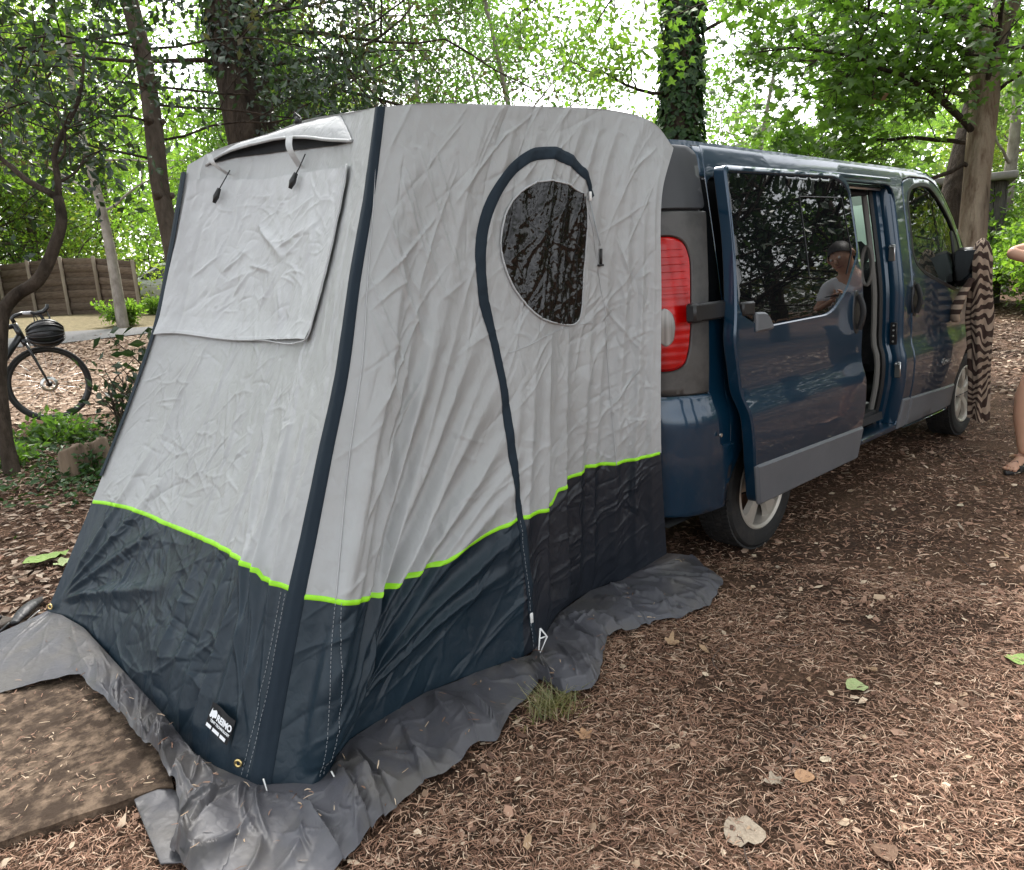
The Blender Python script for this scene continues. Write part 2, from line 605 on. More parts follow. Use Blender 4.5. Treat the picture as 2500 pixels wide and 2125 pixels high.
def joinVF(parts):
    V, F, o = [], [], 0
    for v, f in parts:
        V.append(v); F.append(f + o); o += len(v)
    return np.concatenate(V), np.concatenate(F)


A0w, A1w = A0, A1
A0, A1 = -1.05, A0w
side_litter = needles(42000, 1.2, 8.5, 1.7, 1.7)
A0, A1 = A0w, A1w
v, f = joinVF([side_litter, needles(150000, 1.0, 3.6, 1.7, 1.0), needles(90000, 3.2, 7.5, 1.6, 1.6), needles(30000, 7, 16, 1.5, 3.0)])
put(mesh_np("needle_litter", v, f, needle_mat, smooth=False), kind='stuff')

# irregular leaf and bark crumbs
x, y, d = scatter_pts(26000, 1.0, 15., A0, A1, 1.15)
m = len(x); sz = (.0025 + .011 * RNG.random(m) ** 2.6) * (1 + d * .1); an = RNG.uniform(0, 6.28, m)
z = gz(x, y) + RNG.uniform(.004, .014, m)
tilt = RNG.normal(0, .3, (m, 2))
V = np.zeros((m, 5, 3))
for k in range(5):
    r_ = sz * RNG.uniform(.5, 1.2, m); t_ = an + k * 1.2566 + RNG.normal(0, .15, m)
    ex, ey = r_ * np.cos(t_) * 1.5, r_ * np.sin(t_)
    c_, s_ = np.cos(an), np.sin(an)
    rx, ry = ex * c_ - ey * s_, ex * s_ + ey * c_
    V[:, k] = np.c_[x + rx, y + ry, z + rx * tilt[:, 0] + ry * tilt[:, 1]]
base = (np.arange(m) * 5)[:, None]
put(mesh_np("leaf_crumbs", V.reshape(-1, 3), np.concatenate([base + np.array([0, 1, 2]), base + np.array([0, 2, 3]), base + np.array([0, 3, 4])]), frag_mat, smooth=False), kind='stuff')

# pale chips lying on the chip ground round the bicycle
x = RNG.uniform(-5, 6, 26000); y = RNG.uniform(4.8, 11, 26000); m = len(x)
ok = inpoly(np.c_[x, y], np.array([(-7, 5.2), (-1.9, 5.3), (-.9, 4.8), (6, 5.0), (8, 10.5), (3, 11.2), (-1.3, 10.8), (-6, 11.4)]))
x, y = x[ok], y[ok]; m = len(x)
chips_mat = M("chip_pieces", (.4, .3, .2), .85, island=[(.12, .075, .05), (.24, .16, .11), (.36, .26, .19), (.5, .39, .3), (.3, .2, .14), (.6, .5, .4)], spec=.25)
v, f = strips(np.c_[x, y, gz(x, y) + RNG.uniform(.008, .03, m)], RNG.uniform(0, 6.28, m), RNG.uniform(.03, .09, m), RNG.uniform(.012, .035, m), RNG.normal(0, .01, m), RNG.uniform(0, .015, m), RNG.uniform(-.5, .5, m), RNG.normal(0, .15, m))
put(mesh_np("wood_chips", v, f, chips_mat, smooth=False), kind='stuff')

# ---- single fallen leaves: every one is its own object
fallen = {}


def leaf_outline(kind):
    if kind == 'oval':
        t = np.linspace(0, 1, 9); w = .30 * np.sin(np.pi * t ** .8)
        top = np.c_[t - .5, w]; bot = np.c_[t[1:-1][::-1] - .5, -w[1:-1][::-1]]
        return np.r_[top, bot]
    if kind == 'round':
        a = np.linspace(0, 2 * np.pi, 16, endpoint=False)
        r_ = .42 * (1 + .12 * np.cos(a) + .07 * np.sin(3 * a))
        return np.c_[r_ * np.cos(a), r_ * np.sin(a)]
    if kind == 'lobed':
        a = np.linspace(0, 2 * np.pi, 24, endpoint=False)
        r_ = .34 * (1 + .28 * np.cos(5 * a) + .15 * np.cos(a))
        return np.c_[r_ * np.cos(a), r_ * np.sin(a)]
    if kind == 'curl':
        t = np.linspace(0, 1, 8); w = .17 * np.sin(np.pi * t)
        return np.r_[np.c_[t - .5, w], np.c_[t[1:-1][::-1] - .5, -w[1:-1][::-1]]]
    if kind == 'chip':
        return np.array([(-.5, -.12), (-.2, -.22), (.3, -.2), (.5, .02), (.25, .2), (-.3, .22)])


def leaf_mesh(kind, curl, seed):
    o = leaf_outline(kind); rg = np.random.default_rng(seed)
    n = len(o)
    V2 = np.r_[o, o * .5, [[0, 0]]]
    z = curl * (V2[:, 1] ** 2) * 2.2 + curl * .6 * V2[:, 0] ** 2 + .03 * rg.normal(size=len(V2)) * (np.hypot(*V2.T) > .1)
    F = []
    for i in range(n):
        j = (i + 1) % n
        F += [(i, j, n + j), (i, n + j, n + i), (n + i, n + j, 2 * n)]
    me = bpy.data.meshes.new("fallen_leaf")
    me.from_pydata([(a, b_, c) for (a, b_), c in zip(V2, z)], [], F)
    me.polygons.foreach_set("use_smooth", np.ones(len(F), bool))
    return me


LM = {n: M("leaf_" + n, a, .7, col2=b_, scale=14, detail=5, lo=.35, hi=.7, bump=.3, bscale=40, bdist=.01, spec=.35) for n, a, b_ in (
    ('cream', (.62, .53, .40), (.42, .33, .22)), ('tan', (.42, .29, .175), (.3, .19, .11)), ('brown', (.2, .12, .075), (.12, .07, .045)),
    ('orange', (.42, .25, .14), (.32, .18, .095)), ('grey', (.40, .33, .25), (.26, .205, .15)), ('green', (.2, .31, .07), (.27, .37, .12)), ('palegreen', (.36, .42, .2), (.27, .34, .14)))}
_lm = {}


def place_leaf(kind, colr, x, y, size, rz, label, group=None, lift=.012, tilt=(0, 0), curl=.5):
    key = (kind, colr, round(curl, 1))
    if key not in _lm:
        me = leaf_mesh(kind, curl, len(_lm) + 3); me.materials.append(LM[colr]); _lm[key] = me
    o = bpy.data.objects.new("fallen_leaf", _lm[key]); COL.objects.link(o)
    o.location = (x, y, gzf(x, y) + lift); o.rotation_euler = (tilt[0], tilt[1], rz); o.scale = (size,) * 3
    return put(o, label, 'leaf', group)


place_leaf('round', 'grey', -1.84, -1.84, .125, .4, "largest dead leaf, broad and mottled greyish tan, lying near the bottom edge of the photo", curl=.15)
place_leaf('round', 'palegreen', -.98, -1.77, .085, 2.6, "pale yellow-green round leaf lying alone in the middle of the bare ground on the right", curl=.25)
place_leaf('round', 'green', -.47, -2.11, .085, 1.0, "dark green leaf on the ground at the right edge of the photo", curl=.3)
place_leaf('lobed', 'orange', -1.81, -1.27, .07, .9, "small orange-brown leaf lying beside the grass tuft at the tent's skirt", curl=.5)
place_leaf('lobed', 'orange', -2.03, -2.03, .08, 2.0, "orange-brown crumpled leaf at the very bottom of the photo", curl=.5)
place_leaf('round', 'orange', -1.53, -1.85, .065, .2, "orange-tan heart-shaped leaf beside a pale grey one in the right foreground", curl=.3)
place_leaf('lobed', 'grey', -1.60, -1.80, .065, 2.2, "pale grey curled leaf left of the orange-tan heart-shaped leaf", curl=.6)
place_leaf('lobed', 'tan', -1.15, -1.13, .075, -.5, "folded tan leaf standing up from the needles just right of the tent skirt's wavy edge", curl=1.2, tilt=(.4, .2))
place_leaf('round', 'brown', -1.66, -2.12, .07, .9, "rounded dark brown leaf at the bottom edge right of the largest dead leaf", curl=.5)
place_leaf('oval', 'green', -2.69, 1.66, .22, .1, "big dark green leaf on the ground left of the tent's far front corner", curl=.25, lift=.03)
place_leaf('lobed', 'palegreen', -2.63, 1.53, .15, .6, "pale green leaf lying next to the big dark green leaf left of the tent", curl=.2, lift=.035)
GL = {'cream': "pale cream dry leaf lying on the brown needle litter", 'tan': "tan dry leaf lying on the brown needle litter", 'grey': "greyish dry leaf lying on the brown needle litter"}
kinds = ['oval', 'curl', 'lobed', 'chip', 'round', 'curl']
x, y, d = scatter_pts(900, 1.15, 9.5, A0, A1, 1.1, np.random.default_rng(21))
ii = 0
for xx, yy, dd in zip(x, y, d):
    if ii >= 262: break
    if (abs(yy) < 1.0 and -1. < xx < 4.2) or (yy > -.78 and xx < -2.5 and yy < .9) or (-3 < xx < -.3 and -1.12 < yy < .9): continue
    c_ = ['cream', 'cream', 'tan', 'cream', 'grey', 'tan'][ii % 6]
    sz = random.uniform(.016, .058) * (1 + .12 * max(0, dd - 2.5))
    place_leaf(kinds[(ii * 5 + ii // 7) % 6], c_, float(xx), float(yy), sz, random.uniform(0, 6.28), GL[c_], c_ + " dry leaves scattered over the needle litter", tilt=(random.gauss(0, .2), random.gauss(0, .2)), curl=[.3, .7, 1.1][ii % 3])
    ii += 1

# a few thin twigs on the ground
TWL = ["long thin dark twig left of the pale yellow-green leaf in the right foreground", "thin twig just below the folded tan leaf beside the tent skirt", "short thin twig between the pale yellow-green leaf and the tent skirt",
       "thin twig left of the largest dead leaf at the bottom of the photo", "thin twig near the right edge, above the dark green leaf", "thin twig on the bare ground below the van's sliding door"]
twig_mat = M("twig", (.09, .06, .045), .85)
for k, (px_, py_, a_, l_) in enumerate([(-1.39, -1.78, .1, .28), (-1.1, -1.32, .3, .22), (-.9, -1.45, 2.6, .16), (-1.9, -1.9, 1.1, .2), (-.3, -2.1, 2.2, .3), (.4, -1.7, .8, .25)]):
    t_ = np.linspace(-.5, .5, 7)
    P = np.c_[px_ + l_ * t_ * math.cos(a_) + .02 * np.sin(t_ * 7), py_ + l_ * t_ * math.sin(a_) + .02 * np.cos(t_ * 5), np.zeros(7)]
    P[:, 2] = gz(P[:, 0], P[:, 1]) + .012
    put(MB().tube(P, np.linspace(.003, .0015, 7), 5).build("twig", twig_mat), TWL[k], 'twig', 'thin twigs on the needle litter')

# ---------------------------------------------------------------- trees
BARK = M("grey_brown_bark", (.05, .039, .03), .95, col2=(.15, .12, .095), scale=11, detail=9, lo=.32, hi=.7, bump=1., bscale=22, bdist=.05, stretch=(1, 1, .22), spec=.15)
BARK_D = M("dark_bark", (.022, .017, .013), .95, col2=(.075, .058, .045), scale=9, detail=9, bump=1., bscale=18, bdist=.05, stretch=(1, 1, .3), spec=.15)
BARK_T = M("tan_bark", (.15, .10, .07), .95, col2=(.50, .41, .31), scale=8, detail=9, lo=.36, hi=.66, col3=(.085, .06, .045), scale3=4, bump=1., bscale=18, bdist=.05, stretch=(1, 1, .16), spec=.15)
BARK_P = M("pale_grey_bark", (.2, .175, .15), .9, col2=(.4, .36, .32), scale=6, detail=8, bump=.6, bscale=16, bdist=.03, stretch=(1, 1, .5), spec=.2)

LEAF_MID = leafmat("leaf_mid_green", [(.055, .115, .02), (.085, .16, .028), (.105, .185, .038), (.065, .135, .024)], .55, gloss=.04)
LEAF_BRIGHT = leafmat("leaf_bright_green", [(.10, .19, .025), (.14, .23, .035), (.115, .205, .036), (.17, .24, .05)], .6, gloss=.03)
LEAF_YEL = leafmat("leaf_yellow_green", [(.14, .21, .03), (.19, .24, .045), (.15, .205, .05), (.24, .24, .06)], .6, gloss=.03)
LEAF_HOLLY = leafmat("leaf_dark_glossy", [(.012, .028, .012), (.018, .04, .016), (.028, .055, .02), (.014, .03, .016)], .25, rough=.32, gloss=.05)
LEAF_IVY = leafmat("leaf_ivy", [(.012, .04, .01), (.022, .06, .014), (.034, .08, .02), (.06, .10, .03)], .2, rough=.4, gloss=.025)
LEAF_DULL = leafmat("leaf_dull_brown_green", [(.04, .045, .02), (.06, .06, .028), (.045, .035, .025), (.05, .065, .025)], .35, gloss=.04)
LEAF_FAR = leafmat("leaf_far_green", [(.09, .16, .04), (.125, .2, .05), (.105, .18, .055), (.16, .22, .065)], .6, gloss=.02)

DIAMOND = (np.array([(0, 0, 0), (.45, .27, .06), (1, 0, -.04), (.45, -.27, .06)]), np.array([(0, 1, 2), (0, 2, 3)]))
_a = np.radians([180, 128, 100, 72, 50, 25, 0, -25, -50, -72, -100, -128])
_r = np.array([.12, .42, .26, .50, .27, .36, .62, .36, .27, .50, .26, .42])
LOBED = (np.r_[[[.35, 0, .03]], np.c_[.35 + _r * np.cos(_a), _r * np.sin(_a), -.10 * _r ** 2 * 4]], np.array([(0, i, i % 12 + 1) for i in range(1, 13)]))


def leaves(P, size, up=.6, shape=DIAMOND, rg=RNG, droop=0.):
    """leaf geometry at points P with per-leaf size"""
    n = len(P)
    S_, F_ = shape
    nrm = rg.normal(size=(n, 3)); nrm /= np.linalg.norm(nrm, axis=1)[:, None]
    nrm = nrm * (1 - up) + np.array([0, 0, 1.]) * up
    nrm /= np.linalg.norm(nrm, axis=1)[:, None]
    d = rg.normal(size=(n, 3)); d[:, 2] -= droop
    d -= nrm * (d * nrm).sum(1)[:, None]; d /= np.linalg.norm(d, axis=1)[:, None] + 1e-9
    e = np.cross(nrm, d)
    sz = np.broadcast_to(size, (n,)) * rg.uniform(.65, 1.25, n)
    V = P[:, None] + sz[:, None, None] * (S_[None, :, 0:1] * d[:, None] + S_[None, :, 1:2] * e[:, None] + S_[None, :, 2:3] * nrm[:, None])
    F = (np.arange(n) * len(S_))[:, None, None] + F_[None]
    return V.reshape(-1, 3), F.reshape(-1, F_.shape[1])


def bough(mb, rg, p, d, L_, r, depth, tips, spread=.75, up=.1, kids=(3, 5), seg=6, wob=.12, sides=6):
    """one limb with its side shoots; twig ends are collected in tips"""
    pts = [np.array(p, float)]; d = np.array(d, float); d /= np.linalg.norm(d)
    for i in range(seg):
        d = d + rg.normal(0, wob, 3) + np.array([0, 0, up * .25]); d /= np.linalg.norm(d)
        pts.append(pts[-1] + d * L_ / seg)
    pts = np.array(pts)
    mb.tube(pts, np.linspace(r, r * .35, len(pts)), sides if depth > 1 else 4, caps=False)
    if depth <= 1:
        tips += [pts[k] for k in range(2, len(pts))]
    if depth > 0:
        for k in range(rg.integers(*kids)):
            t = rg.uniform(.3, 1.0); i = min(int(t * seg), seg - 1)
            q = pts[i] + (pts[i + 1] - pts[i]) * (t * seg - i)
            side = rg.normal(size=3); side -= d * side.dot(d); side /= np.linalg.norm(side)
            bough(mb, rg, q, d * (1 - spread * .6) + side * spread + np.array([0, 0, up]), L_ * rg.uniform(.42, .65), r * .5, depth - 1, tips, spread, up, kids, max(3, seg - 2), wob, 5)
    return pts


def trunk_tube(mb, P, rad, n=16, rough=.06, seed=0, k=28):
    P = spl(P, np.linspace(0, 1, k)); r = np.interp(np.linspace(0, 1, k), np.linspace(0, 1, len(rad)), rad)
    rg = np.random.default_rng(seed)
    m0 = mb.n
    mb.tube(P, r, n, caps=True)
    V = mb.v[-1]
    th = np.tile(np.arange(n) / n * 2 * np.pi, k); hh = np.repeat(np.linspace(0, 1, k) * k * .25, n)
    s_ = 1 + rough * perlin(np.cos(th) * 1.6 + 5 + seed, hh * .8 + np.sin(th) * 1.6, seed) + rough * .7 * perlin(th * 2.2, hh * .3, seed + 1) * (np.abs(th - np.pi) < 2.9)
    Cn = np.repeat(P, n, axis=0)
    mb.v[-1] = Cn + (V - Cn) * s_[:, None]
    return P


def leaf_cloud(tips, per, rad, size, rg, **k):
    T = np.asarray(tips)
    P = np.repeat(T, per, axis=0)
    P = P + rg.normal(0, rad, P.shape) * np.array([1, 1, .7])
    return leaves(P, size, rg=rg, **k)


def bg_tree(name, label, seed, h, r0, crown0, limbs, lm, bark, per=26, lsize=.13, lrad=.28, loc=(0, 0, 0), group=None, lean=(0, 0), depth=2, limb_len=2.6, up=.12, shape=DIAMOND):
    rg = np.random.default_rng(seed)
    t = thing(name, label, 'tree', (0, 0, 0), group=group)
    mb = MB()
    P = np.array([(0, 0, -.15), (lean[0] * .2, lean[1] * .2, h * .25), (lean[0] * .5 + rg.normal(0, .12), lean[1] * .5 + rg.normal(0, .12), h * .55), (lean[0] * .8, lean[1] * .8, h * .8), (lean[0], lean[1], h)])
    tp = trunk_tube(mb, P, [r0 * 1.3, r0, r0 * .8, r0 * .5, r0 * .15], 12, seed=seed)
    mb.build("trunk", bark, t, keep=False)
    tips = []; bb = MB()
    for k in range(limbs):
        f = crown0 + (1 - crown0) * (k + rg.random()) / limbs
        i = min(int(f * 27), 26)
        a = k * 2.4 + rg.uniform(-.5, .5)
        el = rg.uniform(.0, .5) + .5 * f
        d = np.array([math.cos(a) * math.cos(el), math.sin(a) * math.cos(el), math.sin(el)])
        bough(bb, rg, tp[i], d, limb_len * (1.15 - .65 * f) * rg.uniform(.8, 1.2), r0 * .38 * (1.2 - f), depth, tips, up=up)
    bb.build("branches", bark, t, keep=False)
    v, f = leaf_cloud(tips, per, lrad, lsize, rg, up=.35, shape=shape)
    mesh_np("crown", v, f, lm, t, smooth=False, keep=False)
    t.location = loc
    return t


def bush(name, label, seed, lm, n, size, rx, ry, h, loc=(0, 0, 0), cat='bush', group=None, stems=7, up=.35):
    rg = np.random.default_rng(seed)
    t = thing(name, label, cat, (0, 0, 0), group=group)
    mb = MB(); tips = []
    for k in range(stems):
        a = rg.uniform(0, 6.28); rr = rg.uniform(.2, 1)
        d = np.array([math.cos(a) * rr * rx / h, math.sin(a) * rr * ry / h, 1.])
        bough(mb, rg, (math.cos(a) * .06, math.sin(a) * .06, -.05), d, h * rg.uniform(.6, .95), .018 * h ** .5, 1, tips, spread=.8, up=.1, kids=(3, 6))
    mb.build("stems", BARK, t, keep=False)
    T = np.array(tips)
    per = max(1, n // len(T))
    v, f = leaf_cloud(T, per, .13 * h ** .7, size, rg, up=up)
    mesh_np("foliage", v, f, lm, t, smooth=False, keep=False)
    t.location = loc
    return t


def extend(P, top, bottom_z):
    """carry a traced trunk line down to the ground and up past the frame"""
    P = np.array(P, float)
    d = P[1] - P[0]; d /= d[2]
    b0 = P[0] + d * (bottom_z - P[0][2]) * .75; b0[2] = bottom_z
    e = P[-1] - P[-2]; e /= np.linalg.norm(e)
    return np.r_[[b0], P, [P[-1] + e * top]]


# --- slim knotted trunk left of the tent, with holly-dark foliage
rg = np.random.default_rng(31)
t = thing("holly_tree", "slim knotted trunk with dark glossy leaves behind the tent's left corner", 'tree', (-.69, 4.8, .35))
mb = MB()
P1 = extend([(-0.629, 5.102, 2.03), (-0.609, 5.222, 2.512), (-0.544, 5.342, 3.134), (-0.496, 5.479, 3.758), (-0.486, 5.637, 4.337)], 3., .25)
tp = trunk_tube(mb, P1, [.12, .095, .085, .08, .078, .07, .05], 14, .1, 5, 40)
for z_ in (2.46, 3.15, 3.5):
    i = int(np.argmin(np.abs(tp[:, 2] - z_)))
    mb.tube([tp[i] + (-.05, -.05, 0), tp[i] + (-.09, -.1, .03)], [.05, .02], 8)
    mb.tube([tp[i] + (.05, -.03, 0), tp[i] + (.1, -.06, .02)], [.05, .02], 8)
mb.build("trunk", BARK, t)
tips = []; bb = MB()
for z_, a, el, L_ in [(2.7, 2.9, .15, 1.6), (2.95, -.5, .2, 1.7), (3.2, 3.4, .1, 1.9), (3.3, -.3, -.05, 1.8), (3.5, 2.5, .05, 2.2), (3.55, .1, .1, 2.2), (3.8, -2.6, -.1, 2.0), (3.9, -.8, .05, 2.0), (4.1, 3.1, 0., 2.3), (4.3, -1.8, 0, 2.0), (4.5, 0.2, .1, 2.3), (4.7, 2.7, .1, 2.2), (5.2, -1., .2, 2.0), (5.4, 3.6, .2, 2.)]:
    i = int(np.argmin(np.abs(tp[:, 2] - z_)))
    bough(bb, rg, tp[i], (math.cos(a) * math.cos(el), math.sin(a) * math.cos(el), math.sin(el)), L_, .014, 2, tips, spread=.7, up=-.04, kids=(4, 6), wob=.15)
bb.build("branches", BARK_D, t)
v, f = leaf_cloud(tips, 15, .14, .085, rg, up=.25)
mesh_np("crown", v, f, LEAF_HOLLY, t, smooth=False)


def ivy_on(P, rad, n, size, rg, side=None):
    """ivy leaves pressed onto a trunk"""
    k = len(P)
    i = rg.uniform(0, k - 1.001, n); i0 = i.astype(int); fr = (i - i0)[:, None]
    c = P[i0] * (1 - fr) + P[i0 + 1] * fr
    r = np.interp(i, np.arange(k), np.interp(np.linspace(0, 1, k), np.linspace(0, 1, len(rad)), rad))
    a = rg.uniform(0, 2 * np.pi, n)
    out = np.c_[np.cos(a), np.sin(a), np.zeros(n)]
    Pn = c + out * (r * rg.uniform(1.0, 1.22, n))[:, None]
    nr = out + rg.normal(0, .35, (n, 3)) + np.array([0, 0, .35]); nr /= np.linalg.norm(nr, axis=1)[:, None]
    d = np.array([0, 0, -1.]) + rg.normal(0, .5, (n, 3)); d -= nr * (d * nr).sum(1)[:, None]; d /= np.linalg.norm(d, axis=1)[:, None]
    e = np.cross(nr, d); sz = size * rg.uniform(.6, 1.3, n)
    S_ = np.array([(0, 0, 0), (.1, .5, -.04), (.45, .38, .04), (1, 0, -.05), (.45, -.38, .04), (.1, -.5, -.04)])
    V = Pn[:, None] + sz[:, None, None] * (S_[None, :, 0:1] * d[:, None] + S_[None, :, 1:2] * e[:, None] + S_[None, :, 2:3] * nr[:, None])
    F = (np.arange(n) * 6)[:, None, None] + np.array([(0, 1, 2), (0, 2, 3), (0, 3, 4), (0, 4, 5)])[None]
    return V.reshape(-1, 3), F.reshape(-1, 3)


# --- thick dark trunk behind the tent's left shoulder, patches of ivy
rg = np.random.default_rng(32)
t = thing("old_tree", "thick dark leaning trunk with ivy patches behind the tent's left shoulder", 'tree', (1.03, 6.0, .45))
mb = MB()
P2 = extend([(1.053, 6.483, 3.016), (1.064, 6.578, 3.38), (1.084, 6.699, 3.866), (1.104, 6.82, 4.351), (1.163, 6.958, 5.016)], 4.5, .3)
R2 = [.42, .33, .32, .3, .29, .27, .17]
tp = trunk_tube(mb, P2, R2, 20, .1, 6, 44)
mb.build("trunk", BARK_D, t)
tips = []; bb = MB()
for z_, a, el, L_ in [(3.9, -.7, .25, 2.6), (4.1, -.6, .5, 3.0), (4.2, 2.6, .3, 2.6), (4.5, -.3, .3, 3.2), (4.6, -1.6, .1, 2.4), (5.0, -.9, .4, 3.0), (5.2, 2.9, .35, 3.0), (5.8, -.4, .4, 3.), (6.3, 2.2, .5, 2.8), (6.8, -.8, .6, 2.6), (7.4, 1.0, .6, 2.6)]:
    i = int(np.argmin(np.abs(tp[:, 2] - z_)))
    bough(bb, rg, tp[i], (math.cos(a) * math.cos(el), math.sin(a) * math.cos(el), math.sin(el)), L_, .035, 2, tips, spread=.7, up=-.02, kids=(4, 6), wob=.14)
for z_, a, L_ in [(8.2, -1.7, 4.6), (8.8, -2.4, 4.4), (9.2, -1.0, 4.6), (8.4, -.3, 4.4), (9.5, 2.2, 3.5), (9.0, -1.5, 5.0)]:  # high boughs added above the frame to shade the pitch
    i = int(np.argmin(np.abs(tp[:, 2] - z_)))
    bough(bb, rg, tp[i], (math.cos(a), math.sin(a), .15), L_, .08, 2, tips, spread=.7, up=.0, kids=(5, 7), wob=.14)
bb.build("branches", BARK_D, t)
v, f = leaf_cloud(tips, 8, .2, .09, rg, up=.3)
mesh_np("crown", v, f, LEAF_DULL, t, smooth=False)
v1, f1 = ivy_on(tp[18:], [.3, .29, .22, .17], 2600, .085, rg)
v2, f2 = ivy_on(tp[8:20] + np.array([.09, -.05, 0]), [.3, .28], 420, .085, rg)
v, f = joinVF([(v1, f1), (v2, f2)])
mesh_np("ivy", v, f, LEAF_HOLLY, t, smooth=False)

# --- ivy-clad trunk behind the joint of tent and van
rg = np.random.default_rng(33)
t = thing("ivy_tree", "straight trunk wrapped all over in ivy behind the van's rear roof corner", 'tree', (4.9, 3.05, .2))
mb = MB()
P3 = extend([(5.37, 3.255, 3.009), (5.549, 3.346, 3.893), (5.749, 3.437, 4.838)], 4., .1)
tp = trunk_tube(mb, P3, [.3, .24, .22, .2, .14], 16, .08, 8, 40)
mb.build("trunk", BARK_D, t)
v, f = ivy_on(tp, [.3, .26, .24, .215, .15], 7500, .085, rg)
mesh_np("ivy", v, f, LEAF_IVY, t, smooth=False)
tips = []; bb = MB()
for z_, a, el, L_ in [(3.6, 2.6, .1, 1.2), (4.4, -.6, .2, 1.8), (4.8, 2.4, .2, 2.0), (5.2, 2.9, .15, 2.2), (5.4, -.5, .3, 2.2), (6.0, 2.2, .4, 2.4), (6.6, -1.2, .4, 2.2), (7.2, 1.2, .6, 2)]:
    i = int(np.argmin(np.abs(tp[:, 2] - z_)))
    bough(bb, rg, tp[i], (math.cos(a) * math.cos(el), math.sin(a) * math.cos(el), math.sin(el)), L_, .03, 2, tips, up=-.06, kids=(3, 5))
bb.build("branches", BARK_D, t)
v, f = leaf_cloud(tips, 10, .2, .11, rg, up=.3)
mesh_np("crown", v, f, LEAF_BRIGHT, t, smooth=False)

# --- the forked tree right of the van: tan bark, lobed leaves on long low branches
rg = np.random.default_rng(34)
t = thing("oak_tree", "forked tan-barked tree in front of the van with lobed green leaves", 'tree', (5.65, -.1, 0))
mb = MB()
P4 = extend([(5.935, -.056, 1.442), (6.27, .013, 2.737), (6.44, .07, 3.45)], .0, -.1)[:-1]
tp = trunk_tube(mb, P4, [.18, .135, .13, .15], 18, .09, 9, 30)
for path, rr in (([(6.42, .06, 3.38), (6.60, .02, 3.72), (6.753, -.057, 4.019), (7.2, -.2, 5.0), (7.5, -.3, 6.5)], [.12, .1, .085, .06, .02]),
                 ([(6.42, .06, 3.38), (6.44, .2, 3.78), (6.169, .488, 4.069), (5.75, .95, 4.5), (5.1, 1.5, 5.4)], [.13, .11, .09, .06, .02]),
                 ([(6.44, .07, 3.42), (6.56, .3, 4.0), (6.7, .5, 5.0), (6.8, .6, 6.8)], [.12, .1, .07, .02])):
    trunk_tube(mb, path, rr, 12, .06, 10, 16)
mb.build("trunk", BARK_T, t)
tips = []; bb = MB()


def limb(path, r, n_side, L_, depth=1, k=14, droop=-.05, kids=(4, 7)):
    j_ = int(np.argmin(np.abs(tp[:, 2] - (path[0][2] - .08)))); path = [tuple(tp[j_])] + list(path)
    P = spl(path, np.linspace(0, 1, k)); P = P + rg.normal(0, .012, P.shape)
    bb.tube(P, np.linspace(r, r * .25, k), 7, caps=False)
    for j in range(n_side):
        i = rg.integers(int(k * .25), k - 1)
        d = P[i + 1] - P[i]; d /= np.linalg.norm(d)
        s_ = rg.normal(size=3); s_[2] *= .35; s_ -= d * s_.dot(d); s_ /= np.linalg.norm(s_)
        bough(bb, rg, P[i], d * .5 + s_ * .8 + np.array([0, 0, droop]), L_ * rg.uniform(.6, 1.2), r * .3, depth, tips, spread=.7, up=droop, kids=kids)
    tips.append(P[-1])


limb([(6.20, .03, 2.60), (5.921, .46, 3.19), (5.689, .798, 3.634), (5.4, 1.2, 4.0)], .04, 14, .9)
limb([(6.20, .03, 2.60), (5.8, .3, 3.0), (5.25, .65, 3.3), (4.75, .95, 3.45), (4.15, 1.3, 3.5)], .035, 16, .85)
limb([(6.12, .02, 2.30), (5.726, .344, 2.174), (5.302, .686, 2.025), (4.85, 1.0, 2.12), (4.35, 1.3, 2.2)], .026, 13, .7)
limb([(6.34, .03, 3.0), (5.9, -.2, 3.75), (5.45, -.3, 4.25), (4.85, -.3, 4.6)], .03, 12, .9)
limb([(6.42, .1, 3.4), (5.8, .7, 3.85), (5.05, 1.4, 4.15), (4.25, 2.0, 4.25)], .04, 18, 1.0)
limb([(6.36, .05, 3.2), (6.5, .6, 3.45), (6.4, 1.4, 3.55), (6.1, 2.1, 3.55)], .03, 12, .9)
limb([(6.2, .02, 2.5), (6.15, .5, 2.65), (5.85, 1.2, 2.7), (5.45, 1.8, 2.65)], .028, 12, .8)
limb([(6.34, .02, 3.0), (6.75, -.4, 3.3), (7.2, -.8, 3.4)], .025, 5, .6)
bb.build("branches", BARK_D, t)
v, f = leaf_cloud(tips, 3, .13, .13, rg, up=.55, shape=LOBED, droop=.3)
mesh_np("crown", v, f, LEAF_MID, t, smooth=False)
dead = mesh_np("dead_leaf", *leaves(np.array([(5.2, .70, 3.05), (5.21, .69, 3.0), (5.19, .70, 2.97)]), .12, up=.1, shape=LOBED, rg=rg), M("dead_leaf_tan", (.36, .2, .12), .8), t, smooth=False)

